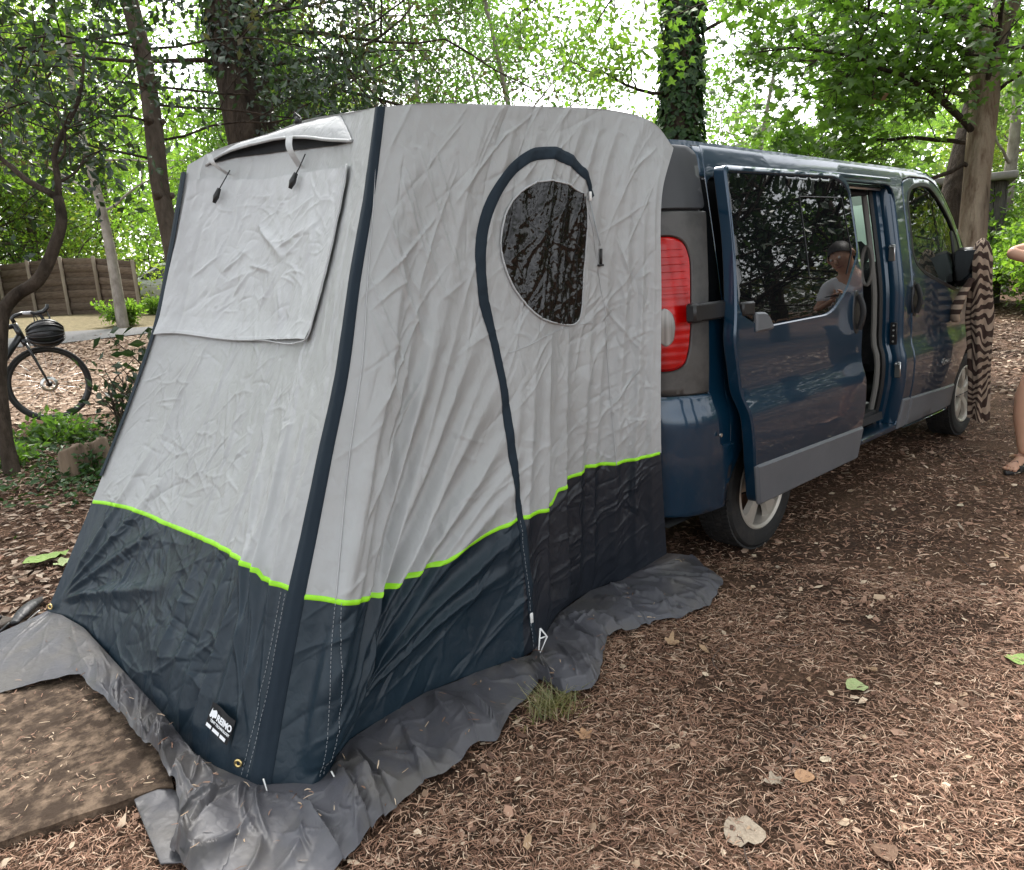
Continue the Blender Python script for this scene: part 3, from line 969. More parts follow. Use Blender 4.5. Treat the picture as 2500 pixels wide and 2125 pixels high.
# --- darker trunk leaning behind it
rg = np.random.default_rng(35)
t = thing("leaning_tree", "dark brown leaning trunk just behind the tan-barked tree", 'tree', (8.7, 1.2, 0))
mb = MB()
tp = trunk_tube(mb, extend([(9.247, 1.191, 1.824), (9.546, 1.164, 2.672), (9.773, 1.119, 3.235)], 4.5, -.1), [.26, .2, .18, .17, .1], 14, .08, 12, 34)
mb.build("trunk", BARK_D, t)
tips = []; bb = MB()
for z_, a, el, L_ in [(3.6, 2.2, .2, 2.2), (4.2, -.8, .3, 2.2), (4.8, 1.5, .3, 2.6), (5.4, 3.0, .3, 2.4), (6, -.2, .5, 2.2), (6.6, 2.0, .6, 2.2)]:
    i = int(np.argmin(np.abs(tp[:, 2] - z_)))
    bough(bb, rg, tp[i], (math.cos(a) * math.cos(el), math.sin(a) * math.cos(el), math.sin(el)), L_, .04, 2, tips, kids=(3, 5))
bb.build("branches", BARK_D, t)
v, f = leaf_cloud(tips, 14, .22, .13, rg, up=.4)
mesh_np("crown", v, f, LEAF_MID, t, smooth=False)

# --- crooked little tree in front of the bicycle
rg = np.random.default_rng(36)
t = thing("crooked_tree", "thin crooked bare-limbed young tree in front of the bicycle", 'tree', (-2.53, 3.45, gzf(-2.53, 3.45)))
mb = MB()
trunk_tube(mb, [(-2.53, 3.43, .15), (-2.499, 3.53, .747), (-2.371, 3.599, 1.39), (-2.282, 3.555, 1.52), (-2.148, 3.461, 1.612), (-2.033, 3.413, 1.808), (-1.944, 3.389, 2.007), (-1.929, 3.425, 2.178)], [.054, .05, .047, .045, .044, .042, .038, .034], 12, .14, 14, 44)
mb.build("trunk", BARK_D, t)
bb = MB(); tips = []
J = np.array([-1.929, 3.425, 2.17])
for path, r in (([J, (-1.98, 3.5, 2.23), (-2.056, 3.573, 2.292), (-2.176, 3.734, 2.475), (-2.45, 3.9, 2.75)], .026), ([J, (-1.905, 3.44, 2.31), (-1.891, 3.478, 2.484), (-1.693, 3.403, 2.846), (-1.6, 3.4, 3.2)], .024),
                ([(-1.90, 3.46, 2.40), (-1.84, 3.43, 2.48), (-1.81, 3.43, 2.64), (-1.78, 3.45, 2.78)], .012), ([(-1.905, 3.44, 2.28), (-1.78, 3.45, 2.36), (-1.70, 3.45, 2.48)], .012)):
    P = spl(path, np.linspace(0, 1, 12)); bb.tube(P, np.linspace(r, r * .35, 12), 8)
    for j in range(3):
        i = rg.integers(5, 11)
        bough(bb, rg, P[i], (rg.normal(), rg.normal(), .6), .5, .006, 1, tips, kids=(2, 4))
bb.build("branches", BARK_D, t)
v, f = leaf_cloud(tips, 2, .1, .06, rg, up=.3)
mesh_np("crown", v, f, LEAF_HOLLY, t, smooth=False)

# --- slim pale tree in front of the fence
bg_tree("slim_tree", "slim pale-barked tree standing in front of the wooden fence", 41, 7.5, .085, .3, 12, LEAF_BRIGHT, BARK_P, loc=(.86, 12.6, gzf(.86, 12.6)), lean=(.35, 1.4), per=20, lsize=.13, limb_len=2.0)

# --- mid-distance trees: one of each kind, then copies
K1 = bg_tree("broadleaf_tree", "bushy mid green tree beyond the fence above its left end", 51, 8., .14, .12, 26, LEAF_MID, BARK, per=19, lsize=.135, limb_len=2.7)
K2 = bg_tree("broadleaf_tree", "bright green tree above the fence's middle", 52, 9., .15, .1, 28, LEAF_BRIGHT, BARK, per=19, lsize=.14, limb_len=3.0)
K3 = bg_tree("pale_tree", "pale-limbed airy tree behind the middle of the tent roof", 53, 8.5, .075, .18, 17, LEAF_MID, BARK_P, per=14, lsize=.12, limb_len=3.3, lrad=.26, up=.22, lean=(1.3, .5))
K4 = bg_tree("yellow_green_tree", "yellow-green leafy tree far beyond the van's roof", 54, 7., .1, .06, 24, LEAF_YEL, BARK, per=17, lsize=.13, limb_len=2.5)
K5 = bg_tree("shade_coloured_tree", "shade-coloured leafy tree", 55, 8.5, .17, .16, 19, LEAF_HOLLY, BARK_D, per=12, lsize=.14, limb_len=3.0)  # near-black leaf colour stands in for the shaded side of the mirrored trees
used = set()


def plant(K, x, y, rz, sc, label, group):
    if K.name not in used:
        used.add(K.name); r = K; r.location = (x, y, gzf(x, y)); r.rotation_euler = (0, 0, rz); r.scale = (sc,) * 3
        r['label'] = label; r['group'] = group
        return r
    return copy_tree(K, (x, y, gzf(x, y)), rz, sc, label, group)


LG = "leafy trees filling the background left of the tent"
CG = "airy trees rising behind the tent roof"
RG_ = "leafy trees beyond the van on the right"
MG = "mirrored trees beyond the right edge"
for K, px_, py_, rz, sc, lab, gr in [
    (K1, -3.2, 20.5, .3, .9, "bushy mid green tree above the fence's left end", LG), (K2, -.4, 21.5, 1.3, .85, "bright green tree rising straight behind the fence's second panel", LG),
    (K1, .6, 23.5, 2.2, .85, "mid green tree behind the fence's right end", LG), (K2, 5.0, 27.5, 3.0, 1.0, "bright green tree rising behind the white car", LG),
    (K2, .9, 27, .9, 1.1, "tall bright green tree far behind the middle of the fence", LG), (K1, -4.8, 25, 2.9, 1.1, "tall mid green tree far behind the left edge of the fence", LG), (K1, 8.2, 21, .4, 1.0, "mid green tree far right of the thick dark trunk", LG), (K3, 12.2, 14.5, .9, 1.1, "airy tree farther back between the tent roof's middle and the ivy-clad trunk", CG), (K4, 1.9, 24, 5.0, 1.1, "yellow-green tree far behind the fence, left of the thick dark trunk", LG),
    (K2, 7.4, 19.5, .8, .9, "bright green tree between the thick dark trunk and the white car", LG), (K1, 3.6, 11.2, 1.9, .62, "mid green tree close behind the thick dark trunk", LG),
    (K4, 6.8, 16.0, 2.9, .85, "yellow-green tree just right of the thick dark trunk", LG), (K2, -5.5, 18, 3.7, 1.0, "bright green tree beyond the left edge of the fence", LG),
    (K3, 7.2, 11.6, .4, .95, "pale-limbed airy tree behind the middle of the tent roof", CG), (K3, 9.6, 10.0, 2.4, 1.0, "second airy tree, right of the middle and left of the ivy-clad trunk", CG),
    (K3, 9.5, 16.5, 4.0, 1.15, "tall airy tree farther back, left of the tent roof's middle", CG), (K4, 9.4, 13.0, 1.0, .50, "low yellow-green tree peeping over the tent roof", CG),
    (K4, 12.5, 9.3, 1.6, .55, "low yellow-green tree over the tent roof beside the ivy-clad trunk", CG),
    (K3, 13.5, 7.2, 5.2, .9, "airy tree right of the ivy-clad trunk", RG_), 
    (K2, 21.5, 7.0, 2.0, .55, "low bright green tree beyond the van's windscreen pillar", RG_), (K4, 25, 5.2, 3.3, .75, "yellow-green tree far right behind the pale slender trunk", RG_),
    (K1, 22, 1.6, 4.4, .8, "mid green tree at the right edge beyond the pale slender trunk", RG_),
    (K5, 6.8, -5.6, .2, .8, "shade-coloured leafy tree standing out of frame to the right, mirrored in the van's glass", MG), (K2, 8.8, -9.5, 1.4, .5, "bright tree out of frame to the right, mirrored low in the van's glass", MG),
    (K5, 4.6, -5.2, 2.8, .8, "shade-coloured leafy tree out of frame nearest the person, mirrored in the van's glass", MG), (K5, 12, -7.4, 3.5, 1.0, "shade-coloured leafy tree far out of frame to the right, mirrored in the van's glass", MG),
    (K5, 9.5, -4.6, 4.4, .85, "shade-coloured leafy tree out of frame right of the standing person, mirrored in the van's glass", MG), (K4, 14.5, -4.4, 5.5, .9, "yellow-green tree out of frame to the right, mirrored in the front door", MG)]:
    plant(K, px_, py_, rz, sc, lab, gr)

bg_tree("slender_tree", "pale slender forked trunk far right beyond the tan-barked tree", 61, 8.5, .17, .35, 12, LEAF_FAR, BARK_P, loc=(20.8, 3.4, gzf(20.8, 3.4)), lean=(.9, .3), per=16, lsize=.17, limb_len=2.4)

# --- tall oaks added out of frame so that their crowns shade the pitch
KO = bg_tree("added_shade_oak", "unseen tall oak added behind the photographer to shade the pitch", 81, 11.5, .24, .52, 15, LEAF_MID, BARK_D, per=9, lsize=.17, lrad=.35, limb_len=5.2, up=.10)
KO.location = (-6.2, -4.4, 0)
for x_, y_, rz, sc, lab in [(-7.2, 1.8, 1.1, 1.0, "added shade oak left of the photographer, its crown above the tent"), (1.0, -6.8, 2.3, 1.0, "added shade oak right of the photographer, its dark trunk mirrored in the sliding door"), (-1.2, -8.6, 4.0, 1.1, "tall oak behind the photographer's right shoulder, farther from the van")]:
    copy_tree(KO, (x_, y_, gzf(x_, y_)), rz, sc, lab)

# --- bushes
SH = "green bushes under the trees on the right"
B1 = bush("green_bush", "leafy green bush right of the tan-barked tree, at the photo's right edge", 71, LEAF_BRIGHT, 11000, .12, 1.6, 1.3, 1.9, (14.3, .7, gzf(14.3, .7)), group=SH)
for x_, y_, rz, sc, lab in [(15.8, 2.5, 1.2, 1.1, "leafy green bush behind the tan-barked tree's trunk"), (13.6, -.6, 2.4, .8, "low green bush beside the person's elbow at the right edge"), (17.2, .6, 3.9, 1.3, "taller green bush farther back at the right edge"),
                            (16.0, 4.6, .5, 1.0, "green bush beyond the van's windscreen"), (19.5, 6.2, 5.0, 1.2, "green bush in front of the dark shed's wall")]:
    copy_tree(B1, (x_, y_, gzf(x_, y_)), rz, sc, lab, SH)
B2 = bush("green_bush", "bright bush at the foot of the slim pale tree before the fence", 72, LEAF_BRIGHT, 2600, .13, .55, .5, .75, (1.0, 12.9, gzf(1.0, 12.9)))
B2.scale = (.6, .6, .6)
copy_tree(B2, (2.15, 14.9, gzf(2.15, 14.9)), 2.0, .45, "tall grassy green bush by the fence's right end")
copy_tree(B2, (3.0, 15.6, gzf(3.0, 15.6)), 4.0, .5, "green bush in front of the white car, touching the tent's left edge")
bush("laurel_shrub", "dark broad-leaved shrub poking out from behind the tent's left edge", 73, LEAF_HOLLY, 260, .12, .5, .4, .85, (-1.12, 4.1, gzf(-1.12, 4.1)), 'shrub')
bush("laurel_shrub", "small dark sprig between the bicycle's front wheel and the tent", 74, LEAF_HOLLY, 240, .09, .45, .35, .6, (-1.62, 4.2, gzf(-1.62, 4.2)), 'shrub')
bush("fern", "fresh green ferny plant at the foot of the bicycle's front wheel", 75, LEAF_MID, 900, .06, .42, .3, .26, (-2.05, 4.3, gzf(-2.05, 4.3)), 'plant', stems=10)
bush("fern", "low green plant at the left edge below the crooked tree", 76, LEAF_MID, 600, .07, .35, .3, .22, (-2.55, 3.85, gzf(-2.55, 3.85)), 'plant', stems=9)

# ivy and leaf litter on the ground between the tent and the bicycle
rg = np.random.default_rng(77)
c_ = np.array([(-2.0, 3.4), (-1.6, 3.2), (-2.5, 3.9), (-1.3, 3.6), (-2.3, 3.0), (-2.0, 2.7), (-1.7, 4.2), (-2.7, 4.4)])
P = c_[rg.integers(0, len(c_), 2600)] + rg.normal(0, .24, (2600, 2))
z = gz(P[:, 0], P[:, 1]) + rg.uniform(.01, .11, 2600) * np.exp(-np.abs(rg.normal(0, .6, 2600)))
v, f = leaves(np.c_[P, z], .06, up=.6, rg=rg)
put(mesh_np("ivy_ground_cover", v, f, LEAF_IVY, smooth=False), kind='stuff')
x = rg.uniform(-4.2, -.7, 7000); y = rg.uniform(1.0, 4.8, 7000)
v, f = leaves(np.c_[x, y, gz(x, y) + rg.uniform(.005, .03, 7000)], .055, up=.8, rg=rg)
put(mesh_np("dead_leaf_litter", v, f, M("dead_leaf_litter", (.2, .13, .09), .85, island=[(.06, .035, .025), (.12, .07, .045), (.2, .13, .09), (.32, .24, .18), (.45, .36, .28), (.1, .06, .042)], spec=.3), smooth=False), kind='stuff')
x = rg.uniform(5, 17, 9000); y = rg.uniform(-5, 4.5, 9000)
v, f = leaves(np.c_[x, y, gz(x, y) + rg.uniform(.005, .03, 9000)], .10, up=.85, rg=rg)
put(mesh_np("pale_leaf_litter", v, f, M("pale_leaf_litter", (.3, .2, .14), .85, island=[(.09, .055, .04), (.17, .11, .075), (.3, .22, .16), (.42, .33, .25), (.13, .08, .055)], spec=.3), smooth=False), kind='stuff')

# a grass tuft by the skirt
rg = np.random.default_rng(78)
n = 260
x = -1.77 + rg.normal(0, .05, n); y = -1.085 + rg.normal(0, .035, n)
a = rg.uniform(0, 6.28, n); hgt = rg.uniform(.03, .10, n)
V = np.zeros((n, 6, 3))
for k, t_ in enumerate((0, .5, 1.)):
    off = t_ ** 2 * hgt * .9
    w_ = .0022 * (1 - t_ * .8)
    cx, cy_ = x + np.cos(a) * off, y + np.sin(a) * off
    zz = gz(x, y) + hgt * (t_ - .3 * t_ * t_)
    V[:, 2 * k] = np.c_[cx - np.sin(a) * w_, cy_ + np.cos(a) * w_, zz]; V[:, 2 * k + 1] = np.c_[cx + np.sin(a) * w_, cy_ - np.cos(a) * w_, zz]
bs = (np.arange(n) * 6)[:, None]
put(mesh_np("grass_tuft", V.reshape(-1, 3), np.concatenate([bs + np.array([0, 1, 3, 2]), bs + np.array([2, 3, 5, 4])]), leafmat("grass_blades", [(.12, .15, .04), (.2, .19, .07), (.3, .25, .12), (.09, .13, .035)], .3), smooth=False), "small sparse grass tuft growing against the tent skirt's edge", 'grass')

# --- the wood far off behind everything
rg = np.random.default_rng(79)
n = 95000
a = rg.uniform(-.35, 2.2, n)
rd = rg.uniform(34, 52, n)
top = 7.8 + 2.6 * perlin(a * 9, a * 0 + .3, 5) + 1.2 * perlin(a * 31, a * 0 + .7, 6)
top += 5.5 * sstep(a, 1.15, 1.45) + 1.0 * (1 - sstep(a, .2, .5))
z = top * rg.random(n) ** .8
P = np.c_[-3.2 + rd * np.cos(a), -2.5 + rd * np.sin(a), z - .6 + 1.2 * sstep(a, .9, 1.4)]
v, f = leaves(P, .42, up=.3, rg=rg)
put(mesh_np("distant_wood", v, f, LEAF_FAR, smooth=False), kind='stuff')
# the wood behind the photographer's right shoulder, which the van's paint and glass mirror
n = 13000
a = rg.uniform(-1.25, -.12, n); rd = rg.uniform(20, 32, n)
top = 3.6 + 2.0 * perlin(a * 8, a * 0 + .3, 15) + 1.4 * perlin(a * 27, a * 0 + .3, 16)
P = np.c_[2 + rd * np.cos(a), -1 + rd * np.sin(a), top * rg.random(n) ** .8]
v, f = leaves(P, .40, up=.3, rg=rg)
put(mesh_np("wood_edge", v, f, LEAF_DULL, smooth=False), kind='stuff')  # dull dark leaf colour carries the shade of the mirrored wood

# ---------------------------------------------------------------- the van (x forward, y left, right side seen)
PAINT = M("deep_blue_paint", (.0028, .030, .064), .30, metal=.3, coat=.9, spec=.35, col2=(.0024, .025, .054), scale=260, detail=2)
PAINT.node_tree.nodes['Principled BSDF'].inputs['Coat Roughness'].default_value = .03
CLAD = M("grey_plastic_cladding", (.11, .118, .13), .42, col2=(.13, .136, .148), scale=5, bump=.15, bscale=420, bdist=.001, spec=.4)
PILLAR_LO = M("dusty_grey_plastic", (.066, .063, .06), .45, col2=(.026, .025, .024), scale=7, detail=9, lo=.42, hi=.66, bump=.1, bscale=300, bdist=.001)
PILLAR_UP = M("dark_grey_plastic", (.036, .039, .043), .45, col2=(.03, .032, .036), scale=6, bump=.1, bscale=420, bdist=.001)
BLACK = M("black_plastic", (.012, .012, .013), .45, bump=.1, bscale=300, bdist=.001)
RUBBER = M("tyre_rubber", (.012, .012, .012), .8, col2=(.035, .03, .026), scale=14, detail=8, lo=.5, hi=.8)
DARKGLASS = M("privacy_glass", (.004, .005, .006), .0, coat=0., spec=.6, bump=.008, bscale=3., bdist=.02)
DARKGLASS.node_tree.nodes['Principled BSDF'].inputs['Coat Roughness'].default_value = 0.
DARKGLASS.node_tree.nodes['Principled BSDF'].inputs['IOR'].default_value = 1.6
CLEARGLASS = glassmat("green_tinted_glass", (.66, .78, .71))
SCREENGLASS = glassmat("windscreen_glass", (.72, .82, .77))
TRIM = M("interior_dark_trim", (.025, .026, .028), .7)
TRIM_L = M("beige_grey_trim", (.15, .145, .135), .7)
SEATC = M("seat_fabric", (.05, .052, .058), .9, col2=(.08, .08, .085), scale=90)
SILVER = M("satin_metal", (.62, .62, .6), .3, metal=1.)
ALLOY = M("champagne_wheel_paint", (.50, .47, .415), .4, metal=.35, col2=(.38, .35, .30), scale=9, detail=6, lo=.4, hi=.75)
RED_L = M("red_lens", (.30, .0005, .0005), .22, coat=0., col2=(.50, .002, .001), scale=9, detail=2, lo=.35, hi=.7, spec=.4)
_nt = RED_L.node_tree
_w = N(_nt, 'ShaderNodeTexWave', bands_direction='Z', Scale=9., Distortion=0.)
_tc = N(_nt, 'ShaderNodeTexCoord'); _nt.links.new(_tc.outputs['Object'], _w.inputs[0])
_bp = N(_nt, 'ShaderNodeBump', Strength=.2, Distance=.003); _nt.links.new(_w.outputs['Fac'], _bp.inputs['Height'])
_nt.links.new(_bp.outputs[0], _nt.nodes['Principled BSDF'].inputs['Normal'])
CLEAR_L = M("clear_lens", (.30, .285, .27), .12, coat=.6, col2=(.18, .17, .16), scale=22, detail=1, stretch=(3, 3, .15))
DARKSEAM = M("seam_black", (.004, .004, .005), .8)

WZ = np.array([(.2, .885), (.36, .91), (.5, .935), (.62, .952), (.775, .954), (.80, .948), (.865, .922), (1.0, .923), (1.2, .918), (1.35, .90), (1.6, .862), (1.8, .83), (1.88, .82), (1.93, .806), (1.95, .79)])


def wz(z):
    z = np.asarray(z, float)
    return sum(np.interp(z + q, WZ[:, 0], WZ[:, 1]) for q in (-.035, -.0175, 0, .0175, .035)) / 5


def tap(x):
    x = np.asarray(x, float)
    r = np.clip((-.45 - x) / .45, 0, 1.2); f = np.clip((x - 2.3) / 1.4, 0, 1.2)
    return .06 * r ** 2.5 + .16 * f ** 2.2


def side_map(off, sgn=-1):
    return lambda x, z, o=0.: np.stack([x, sgn * (wz(z) - tap(x) + off + o), z], -1)


def dens(P, step, closed=True):
    P = [np.array(p, float) for p in P]; out = []
    for i in range(len(P) if closed else len(P) - 1):
        a, b_ = P[i], P[(i + 1) % len(P)]; k = max(1, int(math.ceil(np.linalg.norm(b_ - a) / step)))
        out += [a + (b_ - a) * t / k for t in range(k)]
    return np.array(out)


def rounded(P, r=.03, n=5):
    """round the corners of a polygon; r a number or per-corner list"""
    P = [np.array(p[:2], float) for p in P]; out = []
    rr = r if isinstance(r, (list, tuple)) else [r] * len(P)
    for i, p in enumerate(P):
        a, b_ = P[i - 1] - p, P[(i + 1) % len(P)] - p
        la, lb = np.linalg.norm(a), np.linalg.norm(b_)
        q = min(rr[i], la * .45, lb * .45)
        if q < 1e-4: out.append(p); continue
        s_, e_ = p + a / la * q, p + b_ / lb * q
        for t in np.linspace(0, 1, n): out.append((1 - t) ** 2 * s_ + 2 * t * (1 - t) * p + t * t * e_)
    return np.array(out)


def area2(P):
    x, y = np.asarray(P).T
    return .5 * np.sum(x * np.roll(y, -1) - y * np.roll(x, -1))


def inset(P, d):
    P = np.asarray(P); sg = 1 if area2(P) > 0 else -1
    e = np.roll(P, -1, 0) - P; e /= np.linalg.norm(e, axis=1)[:, None] + 1e-12
    n = np.c_[-e[:, 1], e[:, 0]] * sg
    m = n + np.roll(n, 1, 0); m /= np.maximum((m * m).sum(1), .35)[:, None] / 2 + 1e-9
    return P + m * d


def panel(mb, mp, poly, holes=(), th=.02, step=.05, bev=.005, sgn=-1):
    """curved sheet bounded by poly with holes, rolled edge and an inward flange. mp(x, z, o) -> 3D"""
    loops = [dens(poly, step)] + [dens(h, step) for h in holes]
    if area2(loops[0]) < 0: loops[0] = loops[0][::-1]
    for i in range(1, len(loops)):
        if area2(loops[i]) > 0: loops[i] = loops[i][::-1]
    inn = [inset(loops[0], bev)] + [inset(l, -bev) for l in loops[1:]]
    V2 = np.concatenate(inn); E_ = []; o = 0
    for l in inn:
        k = len(l); E_ += [(o + i, o + (i + 1) % k) for i in range(k)]; o += k
    x0, z0 = loops[0].min(0); x1, z1 = loops[0].max(0)
    xs = np.arange(x0 + step / 2, x1, step); zs = np.arange(z0 + step / 2, z1, step * .7)
    Q = np.stack(np.meshgrid(xs, zs), -1).reshape(-1, 2)
    ok = inpoly(Q, inn[0])
    for h in inn[1:]: ok &= ~inpoly(Q, h)
    Q = Q[ok]
    if len(Q):
        d = np.array([np.min(np.hypot(*(V2 - q).T)) for q in Q]); Q = Q[d > step * .35]
    A = np.r_[V2, Q] if len(Q) else V2
    r = delaunay_2d_cdt([Vector(v) for v in A], E_, [], 0, 1e-7)
    V = np.array([v[:] for v in r[0]]); F = [tuple(f) for f in r[2]]
    cen = np.array([V[list(f)].mean(0) for f in F]); ok = inpoly(cen, inn[0])
    for h in inn[1:]: ok &= ~inpoly(cen, h)
    F = [f if sgn < 0 else f[::-1] for f, k in zip(F, ok) if k]
    P3 = list(mp(V[:, 0], V[:, 1], np.zeros(len(V))))
    # rims: the CDT keeps the input order of the vertices
    o = 0
    for li, l in enumerate(inn):
        k = len(l); full = loops[li]
        r1 = mp(full[:, 0], full[:, 1], np.full(k, -bev)); r2 = mp(full[:, 0], full[:, 1], np.full(k, -th))
        b1 = len(P3); P3 += list(r1); b2 = len(P3); P3 += list(r2)
        for i in range(k):
            j = (i + 1) % k
            q1 = (o + i, b1 + i, b1 + j, o + j); q2 = (b1 + i, b2 + i, b2 + j, b1 + j)
            F += [q1 if sgn < 0 else q1[::-1], q2 if sgn < 0 else q2[::-1]]
        o += k
    mb.add(np.array(P3), F)
    return mb


van = thing("van", "deep blue passenger van with its side door slid open behind the grey tent", 'van', (0, 0, 0))


def vp(mb, name, mat, smooth=True, parent=None):
    o = mb.build(name, mat, None, smooth, True)
    o.parent = parent or van
    return sharp(o, 40) if smooth else o


def arc(cx, cz, r, a0, a1, n=14):
    t = np.radians(np.linspace(a0, a1, n)); return [(cx + r * math.cos(q), cz + r * math.sin(q)) for q in t]


# body side, right: openings for the sliding door, the front door and the wheels
arch_f = arc(3.098, .33, .40, 190, -10, 18)
arch_r = arc(0, .33, .40, 180, 0, 16)
APIL = [(3.35, 1.10), (3.05, 1.28), (2.90, 1.47), (2.72, 1.66), (2.55, 1.80), (2.42, 1.89), (2.28, 1.935)]
side_poly = [(-.42, .33)] + arch_r + [(.46, .31), (1.6, .30), (2.66, .285)] + arch_f + [(3.52, .30), (3.66, .36), (3.72, .70), (3.66, .98)] + APIL + [(1.2, 1.938), (-.42, 1.938)]
door_open = rounded([(.60, .345), (1.662, .335), (1.662, 1.835), (.60, 1.835)], [.04, .05, .1, .08])
fdoor_poly = rounded([(1.795, .30), (2.66, .283), (2.69, .46), (2.74, .62), (2.83, .86), (2.885, 1.08), (2.87, 1.455), (2.70, 1.635), (2.53, 1.775), (2.40, 1.86), (2.26, 1.895), (1.92, 1.893), (1.80, 1.86)], [.02, .02, .02, .1, .1, .05, .03, .1, .1, .1, .1, .06, .04])
fwin_poly = rounded([(1.855, 1.42), (1.90, 1.352), (2.03, 1.29), (2.32, 1.215), (2.60, 1.155), (2.72, 1.135), (2.80, 1.42), (2.747, 1.516), (2.632, 1.63), (2.496, 1.73), (2.373, 1.804), (2.264, 1.852), (2.125, 1.857), (1.945, 1.833), (1.862, 1.76)], [.04, .05, .1, .1, .05, .04, .04, .05, .1, .1, .1, .08, .08, .08, .06])
rearwin = rounded([(-.41, 1.26), (.55, 1.20), (.55, 1.80), (-.41, 1.80)], .06)
mb = MB(); panel(mb, side_map(0.), side_poly, [door_open, inset(fdoor_poly, -.006), rearwin], th=.03, step=.07)
vp(mb, "body_side", PAINT)
mb = MB(); panel(mb, side_map(-.008), rearwin, th=.01, step=.1); vp(mb, "rear_side_window", DARKGLASS)
# left side, simpler
lwin1 = rounded([(1.86, 1.30), (2.72, 1.15), (2.80, 1.42), (2.50, 1.73), (2.26, 1.85), (1.9, 1.84)], .06)
lwin2 = rounded([(.55, 1.22), (1.6, 1.22), (1.6, 1.80), (.55, 1.80)], .07)
lwin3 = rounded([(-.41, 1.22), (.42, 1.22), (.42, 1.80), (-.41, 1.80)], .07)
mb = MB(); panel(mb, side_map(0., 1), side_poly, [lwin1, lwin2, lwin3], th=.03, step=.09, sgn=1)
vp(mb, "body_side", PAINT)
mb = MB(); panel(mb, side_map(-.01, 1), lwin1, th=.01, step=.12, sgn=1); vp(mb, "side_window", CLEARGLASS)
mb = MB(); panel(mb, side_map(-.01, 1), lwin2, th=.01, step=.12, sgn=1); panel(mb, side_map(-.01, 1), lwin3, th=.01, step=.12, sgn=1); vp(mb, "side_window", DARKGLASS)

# roof with a raised gutter lip
xs = np.r_[np.linspace(-.83, 2.2, 20), 2.3, 2.38, 2.44]
G = []
for x in xs:
    fr = float(np.clip((x - 2.1) / .35, 0, 1)); rr = float(np.clip((-.6 - x) / .25, 0, 1))
    hw = .793 - tap(x) * .6 - .02 * rr
    yy = np.r_[-hw - .012, -hw, -hw + .02, -hw + .05, np.linspace(-hw + .10, hw - .10, 9), hw - .05, hw - .02, hw, hw + .012]
    t_ = yy / hw
    z = 1.985 - .035 * np.clip(np.abs(t_), 0, 1) ** 4 - .065 * fr ** 2 - .02 * rr
    z[0] -= .03; z[-1] -= .03
    G.append(np.c_[np.full(len(yy), x), yy, z])
mb = MB().grid(np.array(G)); vp(mb, "roof", PAINT)
# front: windscreen, bonnet and nose
prof = [(2.40, 1.915, .70), (2.56, 1.82, .735), (2.75, 1.66, .76), (3.0, 1.40, .79), (3.2, 1.19, .80)]
nose = [(3.2, 1.185, .80), (3.3, 1.13, .80), (3.5, 1.05, .80), (3.7, .95, .78), (3.80, .80, .77), (3.86, .62, .77), (3.90, .45, .78), (3.88, .28, .78)]


def loft(pr, bulge):
    G = []
    for x, z, w in pr:
        t = np.linspace(-1, 1, 15)
        G.append(np.c_[x - bulge * np.abs(t) ** 2.4, t * w, z + 0 * t])
    return np.array(G)


vp(MB().grid(loft(prof, .14)), "windscreen", SCREENGLASS)
vp(MB().grid(loft(nose, .16)), "bonnet", PAINT)
# pillars between screen and doors
for s in (-1, 1):
    G = []
    for (x, z, w), (xa, za) in zip(prof, [(2.30, 1.93), (2.46, 1.865), (2.66, 1.715), (2.92, 1.46), (3.22, 1.17)]):
        yo = float(wz(za) - tap(xa)); yi = w
        G.append([(xa, s * (yo + .001), za), (xa + .03, s * (yo - .02), za + .015), ((x - .14 + xa) / 2 + .03, s * (yo + yi) / 2, (z + za) / 2 + .02), (x - .135, s * yi, z + .004)])
    vp(MB().grid(np.array(G)[:, ::s]), "windscreen_pillar", PAINT)
vp(MB().grid(np.array([[(x, y, .235 + .09 * (abs(y) > .7)) for y in (-.88, -.71, -.69, 0, .69, .71, .88)] for x in (-.8, -.45, .45, 1.5, 2.65, 3.55, 3.7)])), "underbody", DARKSEAM)
vp(MB().box((2.2, 0, .40), (2.6, 1.66, .05)).box((.4, 0, .42), (2.4, 1.6, .04)), "floor", TRIM)

# rear corner, wrapped round in plan
CXY = np.array([(-.42, 0), (-.52, .003), (-.60, .012), (-.67, .032), (-.73, .066), (-.78, .12), (-.81, .20), (-.825, .42)])
CS = np.r_[0, np.cumsum(np.hypot(*np.diff(CXY, axis=0).T))]


def corner_map(off):
    def f(s, z, o=0.):
        s = np.asarray(s, float); e = .012
        x = np.interp(s, CS, CXY[:, 0]); dy = np.interp(s, CS, CXY[:, 1])
        tx = np.interp(s + e, CS, CXY[:, 0]) - np.interp(s - e, CS, CXY[:, 0]); ty = np.interp(s + e, CS, CXY[:, 1]) - np.interp(s - e, CS, CXY[:, 1])
        n = np.hypot(tx, ty) + 1e-9
        nx, ny = -ty / n, tx / n     # outward: away from the body, towards -y at the side and -x at the rear
        q = off + o
        return np.stack([x + nx * q, -(wz(z) - dy) + ny * q, np.asarray(z, float)], -1)
    return f


def cpanel(name, poly, off, mat, holes=(), th=.02, step=.03, r=.02, parent=None, bev=.005):
    mb = MB(); panel(mb, corner_map(off), rounded(poly, r) if r else poly, holes, th, step, bev, sgn=1)
    return vp(mb, name, mat, parent=parent)


